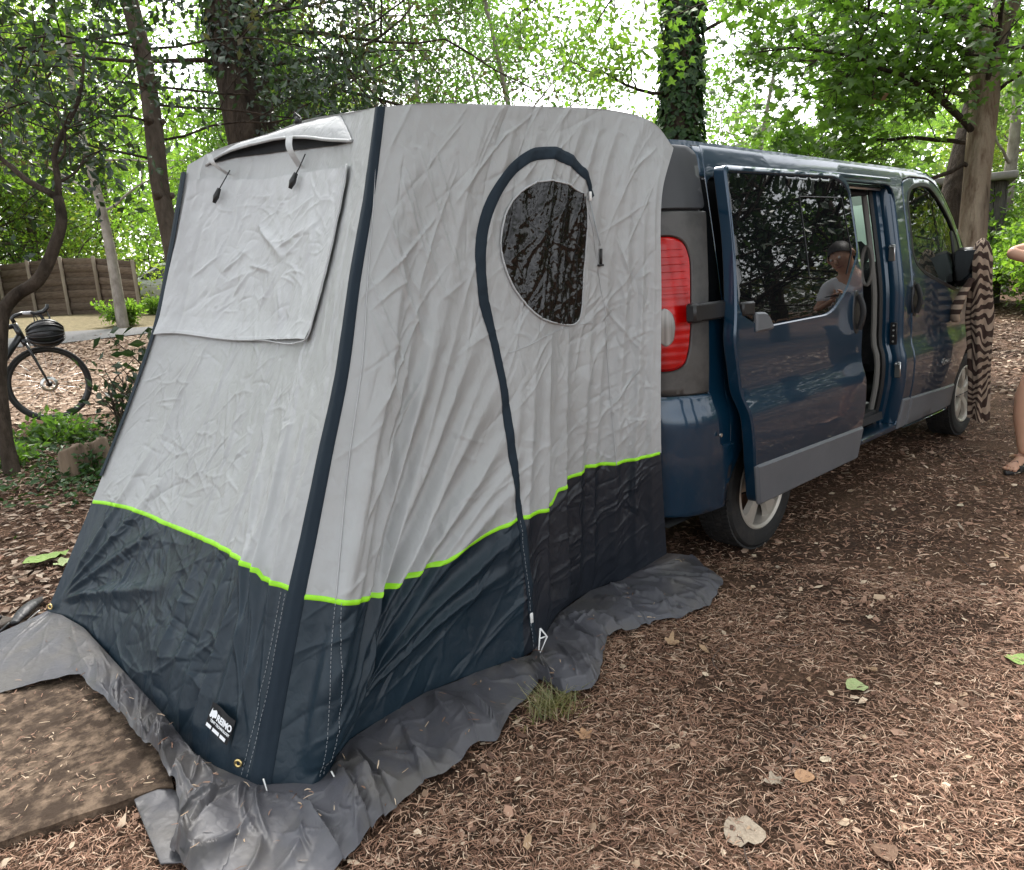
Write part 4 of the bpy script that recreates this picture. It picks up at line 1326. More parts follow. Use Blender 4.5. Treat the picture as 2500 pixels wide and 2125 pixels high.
cpanel("corner_panel", [(0, .34), (.69, .34), (.69, 1.935), (0, 1.935)], 0., DARKSEAM, r=0, step=.06)
cpanel("corner_panel", [(0, .60), (.128, .62), (.128, 1.20), (0, 1.20)], .003, PAINT, r=0, step=.05)
cpanel("corner_panel", [(0, 1.80), (.075, 1.80), (.06, 1.93), (0, 1.93)], .003, PAINT, r=0, step=.05)
cpanel("rear_quarter_glass", [(-.02, 1.205), (.128, 1.205), (.07, 1.795), (-.02, 1.795)], .002, DARKGLASS, r=0, step=.05)
tl_poly = rounded([(.36, 1.55), (.27, 1.555), (.205, 1.53), (.186, 1.46), (.215, 1.27), (.236, 1.09), (.262, 1.02), (.31, 1.0), (.42, 1.0), (.44, 1.3)], [.03, .05, .05, .05, .1, .06, .04, .04, .05, .08])
cpanel("corner_trim", [(.055, 1.90), (.10, 1.925), (.30, 1.925), (.46, 1.90), (.46, 1.665), (.045, 1.663)], .012, PILLAR_UP, r=.03)
cpanel("corner_trim", [(.04, 1.655), (.46, 1.655), (.46, .898), (.128, .888), (.118, 1.22)], .012, PILLAR_LO, holes=[inset(tl_poly, -.003)], r=.012)
tl = cpanel("tail_light", tl_poly, .017, RED_L, r=0, th=.03, bev=.012)
rev = rounded([(.335, 1.268), (.308, 1.24), (.300, 1.19), (.312, 1.125), (.34, 1.10), (.372, 1.13), (.378, 1.19), (.365, 1.25)], .03)
rv = cpanel("reverse_lens", rev, .021, CLEAR_L, r=0, step=.015, th=.02, bev=.004, parent=tl)
mb = MB()
for z in np.arange(1.32, 1.53, .03):
    q = corner_map(.0185)(np.linspace(.23, .36, 8), np.full(8, z)); mb.tube(q, .0016, 5)
vp(mb, "lens_ribs", RED_L, parent=tl)
cpanel("bumper_corner", [(-.02, .64), (.10, .652), (.126, .884), (.50, .896), (.50, .36), (.33, .352), (.2, .338), (.0, .33)], .018, PAINT, r=[.02, .01, .01, .02, .05, .05, .03, .02], step=.03)
q = corner_map(.03)(np.array([.118]), np.array([.70]))[0]
vp(MB().lathe([(0, .006), (.008, .005), (.009, 0)], q, (-.1, -1, 0), 10), "parking_sensor", SILVER)
vp(MB().box((-.83, 0, .62), (.06, 1.5, .5), bev=.03), "rear_bumper", PAINT)
vp(MB().box((-.80, 0, 1.2), (.02, 1.2, .72)), "rear_hatch_frame", DARKSEAM)

# sliding door standing proud of the side
SD = .11
sd_poly = rounded([(-.435, 1.835), (.69, 1.85), (.775, 1.80), (.793, 1.60), (.80, 1.30), (.775, .95), (.79, .62), (.80, .31), (-.285, .325), (-.385, .56), (-.43, .77), (-.465, .88), (-.515, 1.11), (-.49, 1.25), (-.442, 1.53)], [.03, .05, .05, .1, .1, .1, .1, .03, .04, .05, .05, .05, .05, .05, .1])
sd_win = rounded([(-.415, 1.805), (.62, 1.822), (.755, 1.775), (.775, 1.50), (.77, 1.44), (.585, 1.26), (.40, 1.155), (-.29, 1.150), (-.46, 1.225), (-.44, 1.53)], [.02, .06, .06, .05, .05, .05, .08, .04, .05, .1])
mb = MB(); panel(mb, side_map(SD), sd_poly, [sd_win], th=.055, step=.05, bev=.008)
sdoor = vp(mb, "sliding_door", PAINT)
mb = MB(); panel(mb, side_map(SD - .004), inset(sd_win, .002), th=.006, step=.03, bev=.002); sg = vp(mb, "door_window", DARKGLASS, parent=sdoor)
P = side_map(SD - .002)
mb = MB()
for path in ([(.20, 1.72), (.66, 1.725), (.70, 1.45), (.58, 1.30)], [(.20, 1.72), (.20, 1.30)]):
    a = dens(path, .05, False); mb.tube(P(a[:, 0], a[:, 1]), .0025, 5)
vp(mb, "window_slider_frame", BLACK, parent=sg)
mb = MB(); panel(mb, side_map(SD - .06), inset(sd_poly, .012), th=.004, step=.15); vp(mb, "door_lining", TRIM, parent=sdoor)
mb = MB(); panel(mb, side_map(SD + .012), rounded([(-.375, .535), (.79, .505), (.80, .312), (-.283, .318)], [.02, .015, .015, .02]), th=.02, step=.05, bev=.012); vp(mb, "door_cladding", CLAD, parent=sdoor)


def handle(cx, cz, off, parent, w=.045, h=.13):
    t = np.linspace(0, 2 * math.pi, 22, endpoint=False)
    rim = np.c_[cx + w * np.cos(t) * (1 - .12 * np.sin(t)), cz + h * np.sin(t)]
    mb = MB(); panel(mb, side_map(off + .004), rim, th=.012, step=.03, bev=.004)
    o = vp(mb, "door_handle", BLACK, parent=parent)
    z_ = np.linspace(cz - h * .78, cz + h * .78, 9)
    p_ = side_map(off + .012)(np.full(9, cx), z_, .022 * np.sin(np.linspace(0, math.pi, 9)))
    vp(MB().tube(p_, .016, 8, flat=.6), "handle_bar", BLACK, parent=parent)
    return o


handle(.70, 1.135, SD, sdoor, .05, .115)
# hinge arm on its rail
mb = MB(); mb.box((-.53, -.955, 1.24), (.36, .03, .075), bev=.008).box((-.40, -1.0, 1.235), (.10, .07, .06), bev=.008).box((-.70, -.955, 1.24), (.06, .05, .08), bev=.01)
vp(mb, "hinge_arm", BLACK)
mb = MB(); panel(mb, side_map(SD + .012), rounded([(-.345, 1.215), (-.24, 1.21), (-.185, 1.13), (-.345, 1.128)], [.01, .05, .02, .01]), th=.03, step=.03, bev=.008); vp(mb, "hinge_cover", CLAD)
mb = MB(); a = np.linspace(-.40, .55, 14); mb.tube(side_map(.008)(a, np.full(14, 1.195)), .018, 6); vp(mb, "door_rail", BLACK)

# front door
mb = MB(); panel(mb, side_map(.004), fdoor_poly, [fwin_poly], th=.04, step=.05, bev=.006); fdoor = vp(mb, "front_door", PAINT)
mb = MB(); panel(mb, side_map(-.006), inset(fwin_poly, .001), th=.005, step=.1, bev=.001); vp(mb, "door_window", CLEARGLASS, parent=fdoor)
mb = MB(); panel(mb, side_map(.0065), inset(fwin_poly, -.016), [inset(fwin_poly, .012)], th=.012, step=.06, bev=.003); vp(mb, "window_seal", BLACK, parent=fdoor)
mb = MB(); panel(mb, side_map(.002), rounded([(2.66, 1.15), (2.735, 1.13), (2.81, 1.42), (2.70, 1.55), (2.645, 1.56)], .02), th=.02, step=.06); vp(mb, "quarter_pillar", BLACK, parent=fdoor)
mb = MB(); panel(mb, side_map(.016), rounded([(1.80, .503), (2.70, .462), (2.712, .292), (1.80, .306)], .015), th=.02, step=.06, bev=.011); vp(mb, "door_cladding", CLAD, parent=fdoor)
handle(1.83, 1.135, .004, fdoor, .045, .115)
mb = MB(); panel(mb, side_map(.016), rounded([(1.665, .51), (1.785, .505), (1.785, .305), (1.665, .305)], .012), th=.02, step=.05, bev=.011); vp(mb, "pillar_cladding", CLAD)
# silver lettering on the front door
tx = bpy.data.curves.new("badge_lettering", 'FONT'); tx.body = "Generation"; tx.size = .072; tx.extrude = .001; tx.shear = .3
to = text_mesh("badge_lettering", tx, SILVER); to.parent = fdoor
to.location = (2.30, -float(wz(.68) - tap(2.4)) - .008, .645); to.rotation_euler = (R(90), 0, R(2))
# mirror
mir = vp(MB().box((2.68, -.99, 1.30), (.12, .21, .27), bev=.04).box((2.70, -.875, 1.22), (.08, .08, .08), bev=.02), "door_mirror", BLACK)
vp(MB().box((2.616, -.99, 1.31), (.006, .17, .21), bev=.002), "mirror_glass", M("mirror_silver", (.05, .055, .06), .05, metal=1.), parent=mir)

# door opening: jambs, seals, strikers, sill, cabin
zz = np.linspace(.345, 1.82, 24)
w_ = np.array([float(wz(z)) for z in zz])
mb = MB()
mb.grid(np.stack([np.c_[np.full(24, 1.664), -w_ + .004, zz], np.c_[np.full(24, 1.652), -w_ + .018, zz], np.c_[np.full(24, 1.645), -w_ + .08, zz], np.c_[np.full(24, 1.625), -w_ + .092, zz], np.c_[np.full(24, 1.62), -w_ + .115, zz]], 0))
vp(mb, "door_jamb", PAINT)
mb = MB().tube(np.c_[np.full(24, 1.612), -w_ + .122, zz], .014, 8); mb.tube(np.c_[np.linspace(.6, 1.58, 12), np.full(12, -.69), np.full(12, 1.80)], .016, 8); vp(mb, "door_seal", BLACK)
mb = MB().tube(np.c_[np.full(24, 1.60), -w_ + .155, zz], .018, 8); vp(mb, "pillar_trim", TRIM_L)
t = np.linspace(0, 2 * np.pi, 20)
mb = MB().tube(np.c_[np.full(20, 1.59), -.715 + .035 * np.cos(t), 1.36 + .12 * np.sin(t)], .013, 8); vp(mb, "grab_handle", TRIM_L)
for z in (1.43, .70):
    mb = MB().box((1.644, -float(wz(z)) + .045, z), (.010, .036, .10), bev=.003)
    mb.tube([(1.638, -float(wz(z)) + .035, z + .04), (1.62, -float(wz(z)) + .035, z + .035), (1.62, -float(wz(z)) + .055, z + .035), (1.638, -float(wz(z)) + .055, z + .04)], .005, 6)
    vp(mb, "door_striker", SILVER)
z = .93
st = vp(MB().box((1.642, -float(wz(z)) + .048, z), (.012, .042, .14), bev=.004), "contact_plate", BLACK)
mb = MB()
for k in (-.05, -.015, .02, .05): mb.lathe([(0, .006), (.006, .004), (.007, 0)], (1.635, -float(wz(z)) + .048, z + k), (-1, 0, 0), 8)
vp(mb, "contact_stud", SILVER, parent=st)
vp(MB().box((1.12, -.845, .33), (1.05, .13, .03), bev=.008), "door_sill", PAINT)
a = np.linspace(0, math.pi / 2, 10)
G = np.array([[(.95 + .0 * q, -.62 - .17 * math.sin(q), .50 - .0 * q) for q in a], [(1.58 - .10 * (1 - math.cos(q)), -.60 - .20 * math.sin(q) * 1.0, .50) for q in a]])
vp(MB().box((1.25, -.52, .46), (.66, .42, .06), bev=.02).grid(G), "step_tread", M("pale_step_mat", (.3, .3, .29), .8))
vp(MB().box((1.10, -.765, 1.865), (1.05, .12, .03), bev=.008).tube([(.6, -.80, 1.846), (1.62, -.80, 1.842)], .009, 6), "roof_rail", PAINT)
vp(MB().tube([(.6, -.76, 1.822), (1.62, -.76, 1.818)], .01, 6), "opening_trim", SILVER)
# cabin linings
vp(MB().grid(np.array([[(x, y, 1.90 - .05 * abs(y / .74) ** 4) for y in np.linspace(-.70, .70, 9)] for x in np.linspace(-.7, 2.25, 6)])), "headlining", TRIM)
mb = MB(); panel(mb, side_map(-.06, 1), rounded([(-.5, .42), (3.1, .42), (3.1, 1.13), (1.8, 1.2), (1.8, 1.88), (-.5, 1.88)], .02), [inset(lwin2, -.01)], th=.01, step=.15, sgn=1); vp(mb, "side_lining", TRIM)
vp(MB().box((1.02, .25, .95), (.12, 1.0, .95), bev=.05).box((.80, .25, .62), (.5, 1.0, .16), bev=.05), "rear_seat", SEATC)
for y in (-.42, .42):
    st = vp(MB().box((2.02, y, .98), (.14, .5, .70), bev=.06).box((2.28, y, .70), (.52, .5, .18), bev=.06), "front_seat", SEATC)
    vp(MB().box((2.0, y, 1.43), (.11, .27, .18), bev=.05), "headrest", SEATC, parent=st)
vp(MB().box((3.0, 0, 1.08), (.5, 1.55, .22), bev=.08), "dashboard", TRIM)
vp(MB().lathe([(.20, -.012), (.205, 0), (.20, .012), (.185, .012), (.18, 0), (.185, -.012), (.20, -.012)], (2.62, .42, 1.12), (-.75, 0, .65), 24), "steering_wheel", BLACK)
sh = M("pale_sunshade", (.55, .64, .58), .8)
_n = sh.node_tree; _b = _n.nodes['Principled BSDF']
_t = N(_n, 'ShaderNodeBsdfTranslucent'); _t.inputs[0].default_value = (.55, .68, .60, 1)
_m = N(_n, 'ShaderNodeMixShader', Fac=.6); _n.links.new(_b.outputs[0], _m.inputs[1]); _n.links.new(_t.outputs[0], _m.inputs[2])
_n.links.new(_m.outputs[0], [q for q in _n.nodes if q.type == 'OUTPUT_MATERIAL'][0].inputs[0])
G = np.array([[(x - .03 - .12 * abs(t_) ** 2.4, t_ * .74, z) for t_ in np.linspace(-.43, .8, 9)] for x, z in ((2.55, 1.79), (2.7, 1.665), (2.85, 1.52), (2.99, 1.37))])
vp(MB().grid(G), "windscreen_sunshade", sh)

# wheels
wheel = None


def make_wheel(x, y, s):
    """s = -1: outer face towards -y"""
    mb = MB()
    pr = [(.215, -.085), (.235, -.098), (.275, -.102), (.302, -.095), (.315, -.075), (.32, -.05), (.32, .05), (.315, .075), (.302, .095), (.275, .102), (.235, .098), (.215, .085)]
    mb.lathe(pr, (x, y, .322), (0, s, 0), 72)
    for k in range(72):
        a = 2 * math.pi * k / 72
        for q in (-.066, -.022, .022, .066):
            mb.box((0, 0, 0), (.022, .036, .009), M=Matrix.Translation((x + .321 * math.cos(a), y + q, .322 + .321 * math.sin(a))) @ Matrix.Rotation(-a + math.pi / 2, 4, 'Y') @ Matrix.Rotation(.25, 4, 'Z'))
    ty = vp(mb, "wheel", RUBBER)
    mb = MB()
    mb.lathe([(.212, .08), (.222, .092), (.214, .097), (.200, .088), (.195, .06), (.19, -.08)], (x, y, .322), (0, s, 0), 48)
    mb.lathe([(0, .085), (.03, .084), (.052, .078), (.056, .06)], (x, y, .322), (0, s, 0), 24)
    for k in range(5):
        a = 2 * math.pi * k / 5 + .35
        ca, sa = math.cos(a), math.sin(a)
        sec = []
        for r_, w2, h in [(.045, .03, .078), (.10, .036, .088), (.16, .050, .086), (.20, .072, .078)]:
            row = []
            for u, dz in ((-1, -.028), (-.75, -.004), (0, 0), (.75, -.004), (1, -.028)):
                rx, rz_ = r_, u * w2
                row.append((x + rx * ca - rz_ * sa, y + s * (h + dz), .322 + rx * sa + rz_ * ca))
            sec.append(row)
        mb.grid(np.array(sec))
    vp(mb, "rim", ALLOY, parent=ty)
    vp(MB().lathe([(0, .02), (.14, .02), (.15, 0), (.14, -.04)], (x, y, .322), (0, s, 0), 24), "brake_drum", M("rusty_iron", (.12, .06, .035), .8), parent=ty)
    return ty


for x, y, s in ((0, -.79, -1), (3.098, -.79, -1), (0, .79, 1), (3.098, .79, 1)): make_wheel(x, y, s)
# wheel housings
for x in (0, 3.098):
    for s in (-1, 1):
        aa = np.radians(np.linspace(-4, 184, 26))
        vp(MB().grid(np.array([[(x + .402 * math.cos(q), s * yy, .33 + .402 * math.sin(q)) for yy in (.90, .58)] for q in aa])).grid(np.array([[(x + r_ * math.cos(q), s * .58, .33 + r_ * math.sin(q)) for r_ in (.402, .02)] for q in aa])), "wheel_housing", DARKSEAM)

# ---------------------------------------------------------------- the tent on the van's tail
FB = [(-2.837, 0.92, 0.138), (-2.799, 0.837, 0.131), (-2.758, 0.654, 0.115), (-2.731, 0.298, 0.064), (-2.718, -0.137, 0.044), (-2.72, -0.444, 0.032), (-2.697, -0.575, 0.032), (-2.667, -0.674, 0.031), (-2.638, -0.735, 0.021)]
FT = [(-1.974, 0.86, 2.017), (-1.896, 0.7, 2.064), (-1.792, 0.42, 2.087), (-1.766, 0.12, 2.09), (-1.793, -0.22, 2.048), (-1.904, -0.6, 1.983)]
FL = [(-2.837, 0.92, 0.138), (-2.585, 0.93, 0.571), (-2.23, 0.9, 1.252), (-2.098, 0.88, 1.619), (-1.974, 0.86, 2.017)]
FR = [(-2.638, -0.735, 0.021), (-2.537, -0.71, 0.273), (-2.432, -0.7, 0.548), (-2.364, -0.69, 0.714), (-2.281, -0.68, 0.926), (-2.179, -0.66, 1.169), (-2.091, -0.64, 1.435), (-1.992, -0.62, 1.704), (-1.904, -0.6, 1.983)]
SB = [(-2.638, -0.735, 0.021), (-2.575, -0.797, 0.021), (-2.507, -0.855, 0.021), (-2.347, -0.76, 0.031), (-2.21, -0.753, 0.041), (-2.03, -0.736, 0.041), (-1.83, -0.768, 0.041), (-1.665, -0.809, 0.041), (-1.555, -0.812, 0.051), (-1.327, -0.702, 0.061), (-1.068, -0.653, 0.061), (-0.939, -0.696, 0.071), (-0.775, -0.849, 0.191)]
ST = [(-1.904, -0.6, 1.983), (-1.697, -0.62, 2.011), (-1.469, -0.66, 2.02), (-1.186, -0.7, 2.033), (-0.898, -0.745, 2.038), (-0.721, -0.79, 2.0), (-0.617, -0.81, 1.909)]
SR = [(-0.775, -0.849, 0.191), (-0.828, -0.87, 0.666), (-0.791, -0.86, 1.317), (-0.747, -0.84, 1.708), (-0.617, -0.81, 1.909)]
LIME_F = [(0.0, 0.241), (0.113, 0.239), (0.291, 0.247), (0.489, 0.256), (0.767, 0.274), (0.893, 0.278), (0.903, 0.27), (1.0, 0.271)]
LIME_S = [(0.0, 0.262), (0.022, 0.261), (0.072, 0.252), (0.161, 0.231), (0.23, 0.225), (0.345, 0.226), (0.429, 0.245), (0.512, 0.262), (0.653, 0.245), (0.666, 0.272), (0.773, 0.287), (0.776, 0.293), (0.874, 0.289), (1.0, 0.271)]
ARCH = [(0.738, 0.822), (0.716, 0.849), (0.653, 0.883), (0.571, 0.906), (0.493, 0.908), (0.435, 0.886), (0.386, 0.843), (0.363, 0.802), (0.359, 0.753), (0.369, 0.703), (0.383, 0.66), (0.406, 0.616), (0.427, 0.572), (0.446, 0.527), (0.462, 0.482), (0.473, 0.437), (0.486, 0.384), (0.5, 0.329), (0.513, 0.273), (0.525, 0.215), (0.534, 0.156), (0.542, 0.087), (0.553, 0.014)]
WIN = [(0.513, 0.857), (0.584, 0.854), (0.669, 0.836), (0.716, 0.812), (0.729, 0.757), (0.728, 0.675), (0.723, 0.592), (0.634, 0.595), (0.545, 0.619), (0.484, 0.66), (0.447, 0.696), (0.424, 0.736), (0.418, 0.766), (0.426, 0.807), (0.46, 0.84)]
FLAP = [(0.011, 0.621), (0.25, 0.6), (0.517, 0.6), (0.816, 0.624), (0.843, 0.689), (0.857, 0.785), (0.842, 0.91), (0.519, 0.902), (0.267, 0.916), (0.024, 0.955), (0.017, 0.85), (0.008, 0.732)]
SKI = [(-2.837, 0.92, 0.138), (-2.825, 0.89, 0.135), (-2.802, 0.815, 0.139), (-2.762, 0.634, 0.123), (-2.735, 0.28, 0.072), (-2.718, -0.137, 0.044), (-2.72, -0.444, 0.032), (-2.697, -0.575, 0.032), (-2.667, -0.674, 0.031), (-2.638, -0.735, 0.021), (-2.575, -0.797, 0.021), (-2.507, -0.855, 0.021), (-2.347, -0.76, 0.031), (-2.21, -0.753, 0.041), (-2.03, -0.736, 0.041), (-1.924, -0.76, 0.041), (-1.83, -0.768, 0.041), (-1.665, -0.809, 0.041), (-1.614, -0.83, 0.041), (-1.555, -0.812, 0.051), (-1.446, -0.757, 0.051), (-1.327, -0.702, 0.061), (-1.068, -0.653, 0.061), (-0.939, -0.696, 0.071), (-0.83, -0.722, 0.101), (-0.775, -0.849, 0.191)]
SKO = [(-3.138, 0.937, 0.069), (-3.182, 0.506, 0.032), (-3.004, 0.43, 0.055), (-2.858, 0.324, 0.076), (-2.843, 0.015, 0.064), (-2.821, -0.348, 0.063), (-2.817, -0.559, 0.052), (-2.835, -0.69, 0.021), (-2.935, -0.811, 0.012), (-2.875, -1.106, 0.012), (-2.728, -1.19, 0.012), (-2.604, -1.164, 0.012), (-2.425, -1.125, 0.012), (-2.291, -1.103, 0.012), (-2.084, -1.064, 0.012), (-2.039, -1.115, 0.012), (-1.81, -0.999, 0.012), (-1.692, -0.946, 0.012), (-1.71, -1.113, 0.012), (-1.617, -1.129, 0.012), (-1.456, -1.037, 0.012), (-1.284, -0.939, 0.012), (-1.061, -0.996, 0.012), (-0.841, -1.079, 0.012), (-0.55, -0.982, 0.012), (-0.381, -0.732, 0.012)]


def cloth(name, c1, c2, rough, bump=.25, spec=.5, crump=1.0, island=None, sheen=0., trans=0., c3=None, s3=1.3):
    m = M(name, c1, rough, col2=c2, scale=3.5, detail=7, lo=.35, hi=.7, spec=spec, sheen=sheen, col3=c3, scale3=s3)
    nt = m.node_tree; b = nt.nodes['Principled BSDF']
    tc = N(nt, 'ShaderNodeTexCoord')
    mp = N(nt, 'ShaderNodeMapping'); mp.inputs['Scale'].default_value = (1, 1, .7); mp.inputs['Rotation'].default_value = (.3, .2, .4)
    nt.links.new(tc.outputs['Object'], mp.inputs[0])
    v = N(nt, 'ShaderNodeTexVoronoi', feature='DISTANCE_TO_EDGE', Scale=9.); nz = N(nt, 'ShaderNodeTexNoise', Scale=9., Detail=3.)
    nt.links.new(mp.outputs[0], nz.inputs['Vector'])
    ad = N(nt, 'ShaderNodeMixRGB', blend_type='LINEAR_LIGHT'); ad.inputs[0].default_value = .22
    nt.links.new(mp.outputs[0], ad.inputs[1]); nt.links.new(nz.outputs['Color'], ad.inputs[2]); nt.links.new(ad.outputs[0], v.inputs['Vector'])
    n2 = N(nt, 'ShaderNodeTexNoise', Scale=16., Detail=3., Roughness=.5); nt.links.new(mp.outputs[0], n2.inputs['Vector'])
    mr = N(nt, 'ShaderNodeMapRange'); mr.inputs['From Max'].default_value = .35; nt.links.new(v.outputs['Distance'], mr.inputs[0])
    mx = N(nt, 'ShaderNodeMath', operation='MULTIPLY_ADD'); mx.inputs[1].default_value = .5 * crump
    mp2 = N(nt, 'ShaderNodeMapping'); mp2.inputs['Scale'].default_value = (46, 46, 4.5); nt.links.new(tc.outputs['Object'], mp2.inputs[0])
    n4 = N(nt, 'ShaderNodeTexNoise', Scale=1., Detail=3., Roughness=.55); nt.links.new(mp2.outputs[0], n4.inputs['Vector'])
    ad2 = N(nt, 'ShaderNodeMath', operation='MULTIPLY_ADD'); ad2.inputs[1].default_value = .32; nt.links.new(n4.outputs['Fac'], ad2.inputs[0]); nt.links.new(n2.outputs['Fac'], ad2.inputs[2])
    nt.links.new(mr.outputs[0], mx.inputs[0]); nt.links.new(ad2.outputs[0], mx.inputs[2])
    bp = N(nt, 'ShaderNodeBump', Strength=bump, Distance=.012); nt.links.new(mx.outputs[0], bp.inputs['Height'])
    nt.links.new(bp.outputs[0], b.inputs['Normal'])
    if trans:
        out = [q for q in nt.nodes if q.type == 'OUTPUT_MATERIAL'][0]
        t = N(nt, 'ShaderNodeBsdfTranslucent'); t.inputs[0].default_value = (*c1, 1)
        ms = N(nt, 'ShaderNodeMixShader', Fac=trans)
        nt.links.new(b.outputs[0], ms.inputs[1]); nt.links.new(t.outputs[0], ms.inputs[2]); nt.links.new(ms.outputs[0], out.inputs[0])
    return m


GREY = cloth("light_grey_polyester", (.43, .44, .445), (.40, .41, .415), .42, .22, .5, trans=.12, c3=(.375, .38, .38))
GREYW = cloth("pale_grey_polyester", (.44, .45, .46), (.41, .42, .43), .46, .2, .5, 1., c3=(.385, .39, .40), s3=4.)
NAVY = cloth("dark_blue_grey_polyester", (.013, .027, .040), (.010, .020, .031), .40, .15, .32)
NAVY_R = cloth("charcoal_polyester", (.017, .021, .029), (.013, .016, .022), .38, .15, .34)
STRIP = cloth("navy_webbing", (.011, .020, .031), (.014, .025, .037), .75, .12, .25)
SKIRT = cloth("grey_coated_skirt", (.072, .073, .086), (.062, .060, .066), .48, .14, .4, c3=(.088, .082, .078), s3=4.5)
LIME = M("lime_piping", (.30, .72, .015), .5)
THREAD = M("pale_thread", (.30, .32, .34), .8)
PVC = M("film_over_painted_dark", (.006, .005, .0045), .09, coat=0., spec=.45)  # opaque black stands in for the dim tent interior behind clear film
MESHB = M("black_mesh", (.008, .009, .011), .9)
WHITE = M("white_plastic", (.75, .75, .74), .5)
BRASS = M("brass", (.75, .58, .25), .3, metal=1.)

tent = thing("tent", "light grey and navy awning tent with lime piping fixed to the van's tail", 'tent', (-1.8, 0, 0))


def normals(G):
    du = np.gradient(G, axis=0); dv = np.gradient(G, axis=1)
    n = np.cross(du, dv); return n / (np.linalg.norm(n, axis=2, keepdims=True) + 1e-12)


class Surf:
    """curved cloth panel over (u, v) with folds; out = the sign that points outside"""

    def __init__(s, B, T, L_, Rr, w, h, fold, out):
        s.c = (B, T, L_, Rr); s.w, s.h, s.fold, s.out = w, h, fold, out

    def __call__(s, u, v, off=0.):
        u = np.asarray(u, float); v = np.asarray(v, float)
        e = 2e-3
        P = coons(*s.c, np.clip(u, 0, 1), np.clip(v, 0, 1))
        uu0, uu1 = np.clip(u - e, 0, 1), np.clip(u + e, 0, 1); vv0, vv1 = np.clip(v - e, 0, 1), np.clip(v + e, 0, 1)
        du = coons(*s.c, uu1, np.clip(v, 0, 1)) - coons(*s.c, uu0, np.clip(v, 0, 1)); dv = coons(*s.c, np.clip(u, 0, 1), vv1) - coons(*s.c, np.clip(u, 0, 1), vv0)
        n = np.cross(du, dv); n /= np.linalg.norm(n, axis=-1, keepdims=True) + 1e-12
        n = n * s.out
        return P + n * (s.fold(u * s.w, v * s.h) + off)[..., None]


def lerp_line(Lp, u): a = np.array(Lp); return np.interp(u, a[:, 0], a[:, 1])


FW, FH, SW, SH_ = 1.62, 2.0, 1.75, 1.98


def fold_front(A, B):
    u, v = A / FW, B / FH
    d = np.zeros_like(A)
    ed = np.clip(np.minimum(u, 1 - u) * 9, 0, 1); low = np.clip(1 - v / .30, 0, 1)
    d += .035 * np.sin(np.pi * np.clip(u, 0, 1)) * np.clip(1 - v * 2.2, 0, 1) * np.clip(v * 12, 0, 1)      # the lower cloth bellies out
    d -= .012 * np.sin(np.pi * u) * np.clip(v * 3, 0, 1)
    for x, w, h in ((.60, .03, .016), (.68, .022, .018), (.75, .028, .022), (.82, .022, .022), (.88, .02, .02), (.94, .018, .018)):
        d += h * np.exp(-np.abs((A - (x + .05 * (v - .15)) * FW) / w) ** 1.5) * np.clip(v * 25, 0, 1) * np.clip(1 - (v - .10) / .42, 0, 1)
    for p0, p1, w, h in (((.03, .05), (.75, .62), .03, .020), ((.03, .05), (.55, .75), .026, .018), ((.03, .05), (1.0, .40), .035, .024), ((.05, .06), (.35, .95), .025, .015), ((1.58, .05), (1.2, 1.4), .022, .016), ((1.6, .08), (1.42, 1.2), .018, .016), ((1.55, .10), (1.05, 1.15), .02, .014), ((1.5, .2), (1.30, 1.25), .014, .012), ((.9, .5), (.82, 1.2), .016, .008), ((.6, .55), (.62, 1.22), .016, .008), ((1.15, .5), (1.12, 1.2), .014, .008)):
        d += seg_fold(A, B, p0, p1, w, h)
    d += creases(A, B, 110, 101, .10, .40, .006, .016, .0065, ang=.6, spread=2.2, region=(.25, 1.3, .02, .5)) * np.clip(low * 3, 0, 1)
    d += creases(A, B, 80, 102, .08, .3, .005, .011, .0045, ang=2.2, spread=2.0, region=(.1, 1.1, .05, .55)) * np.clip(low * 3, 0, 1)
    d += creases(A, B, 200, 103, .04, .22, .003, .006, .0055, region=(.05, 1.35, .42, 1.25)) + creases(A, B, 60, 105, .08, .3, .003, .007, .006, region=(.25, 1.0, .52, .85))
    d += creases(A, B, 40, 104, .2, .7, .01, .025, .007, ang=1.45, spread=.5)
    d += .005 * perlin(A * 3, B * 2, 71) + .0025 * perlin(A * 9, B * 6, 72) + .0012 * perlin(A * 26, B * 20, 73)
    return d * np.clip(ed * 1.5 + .15, 0, 1)


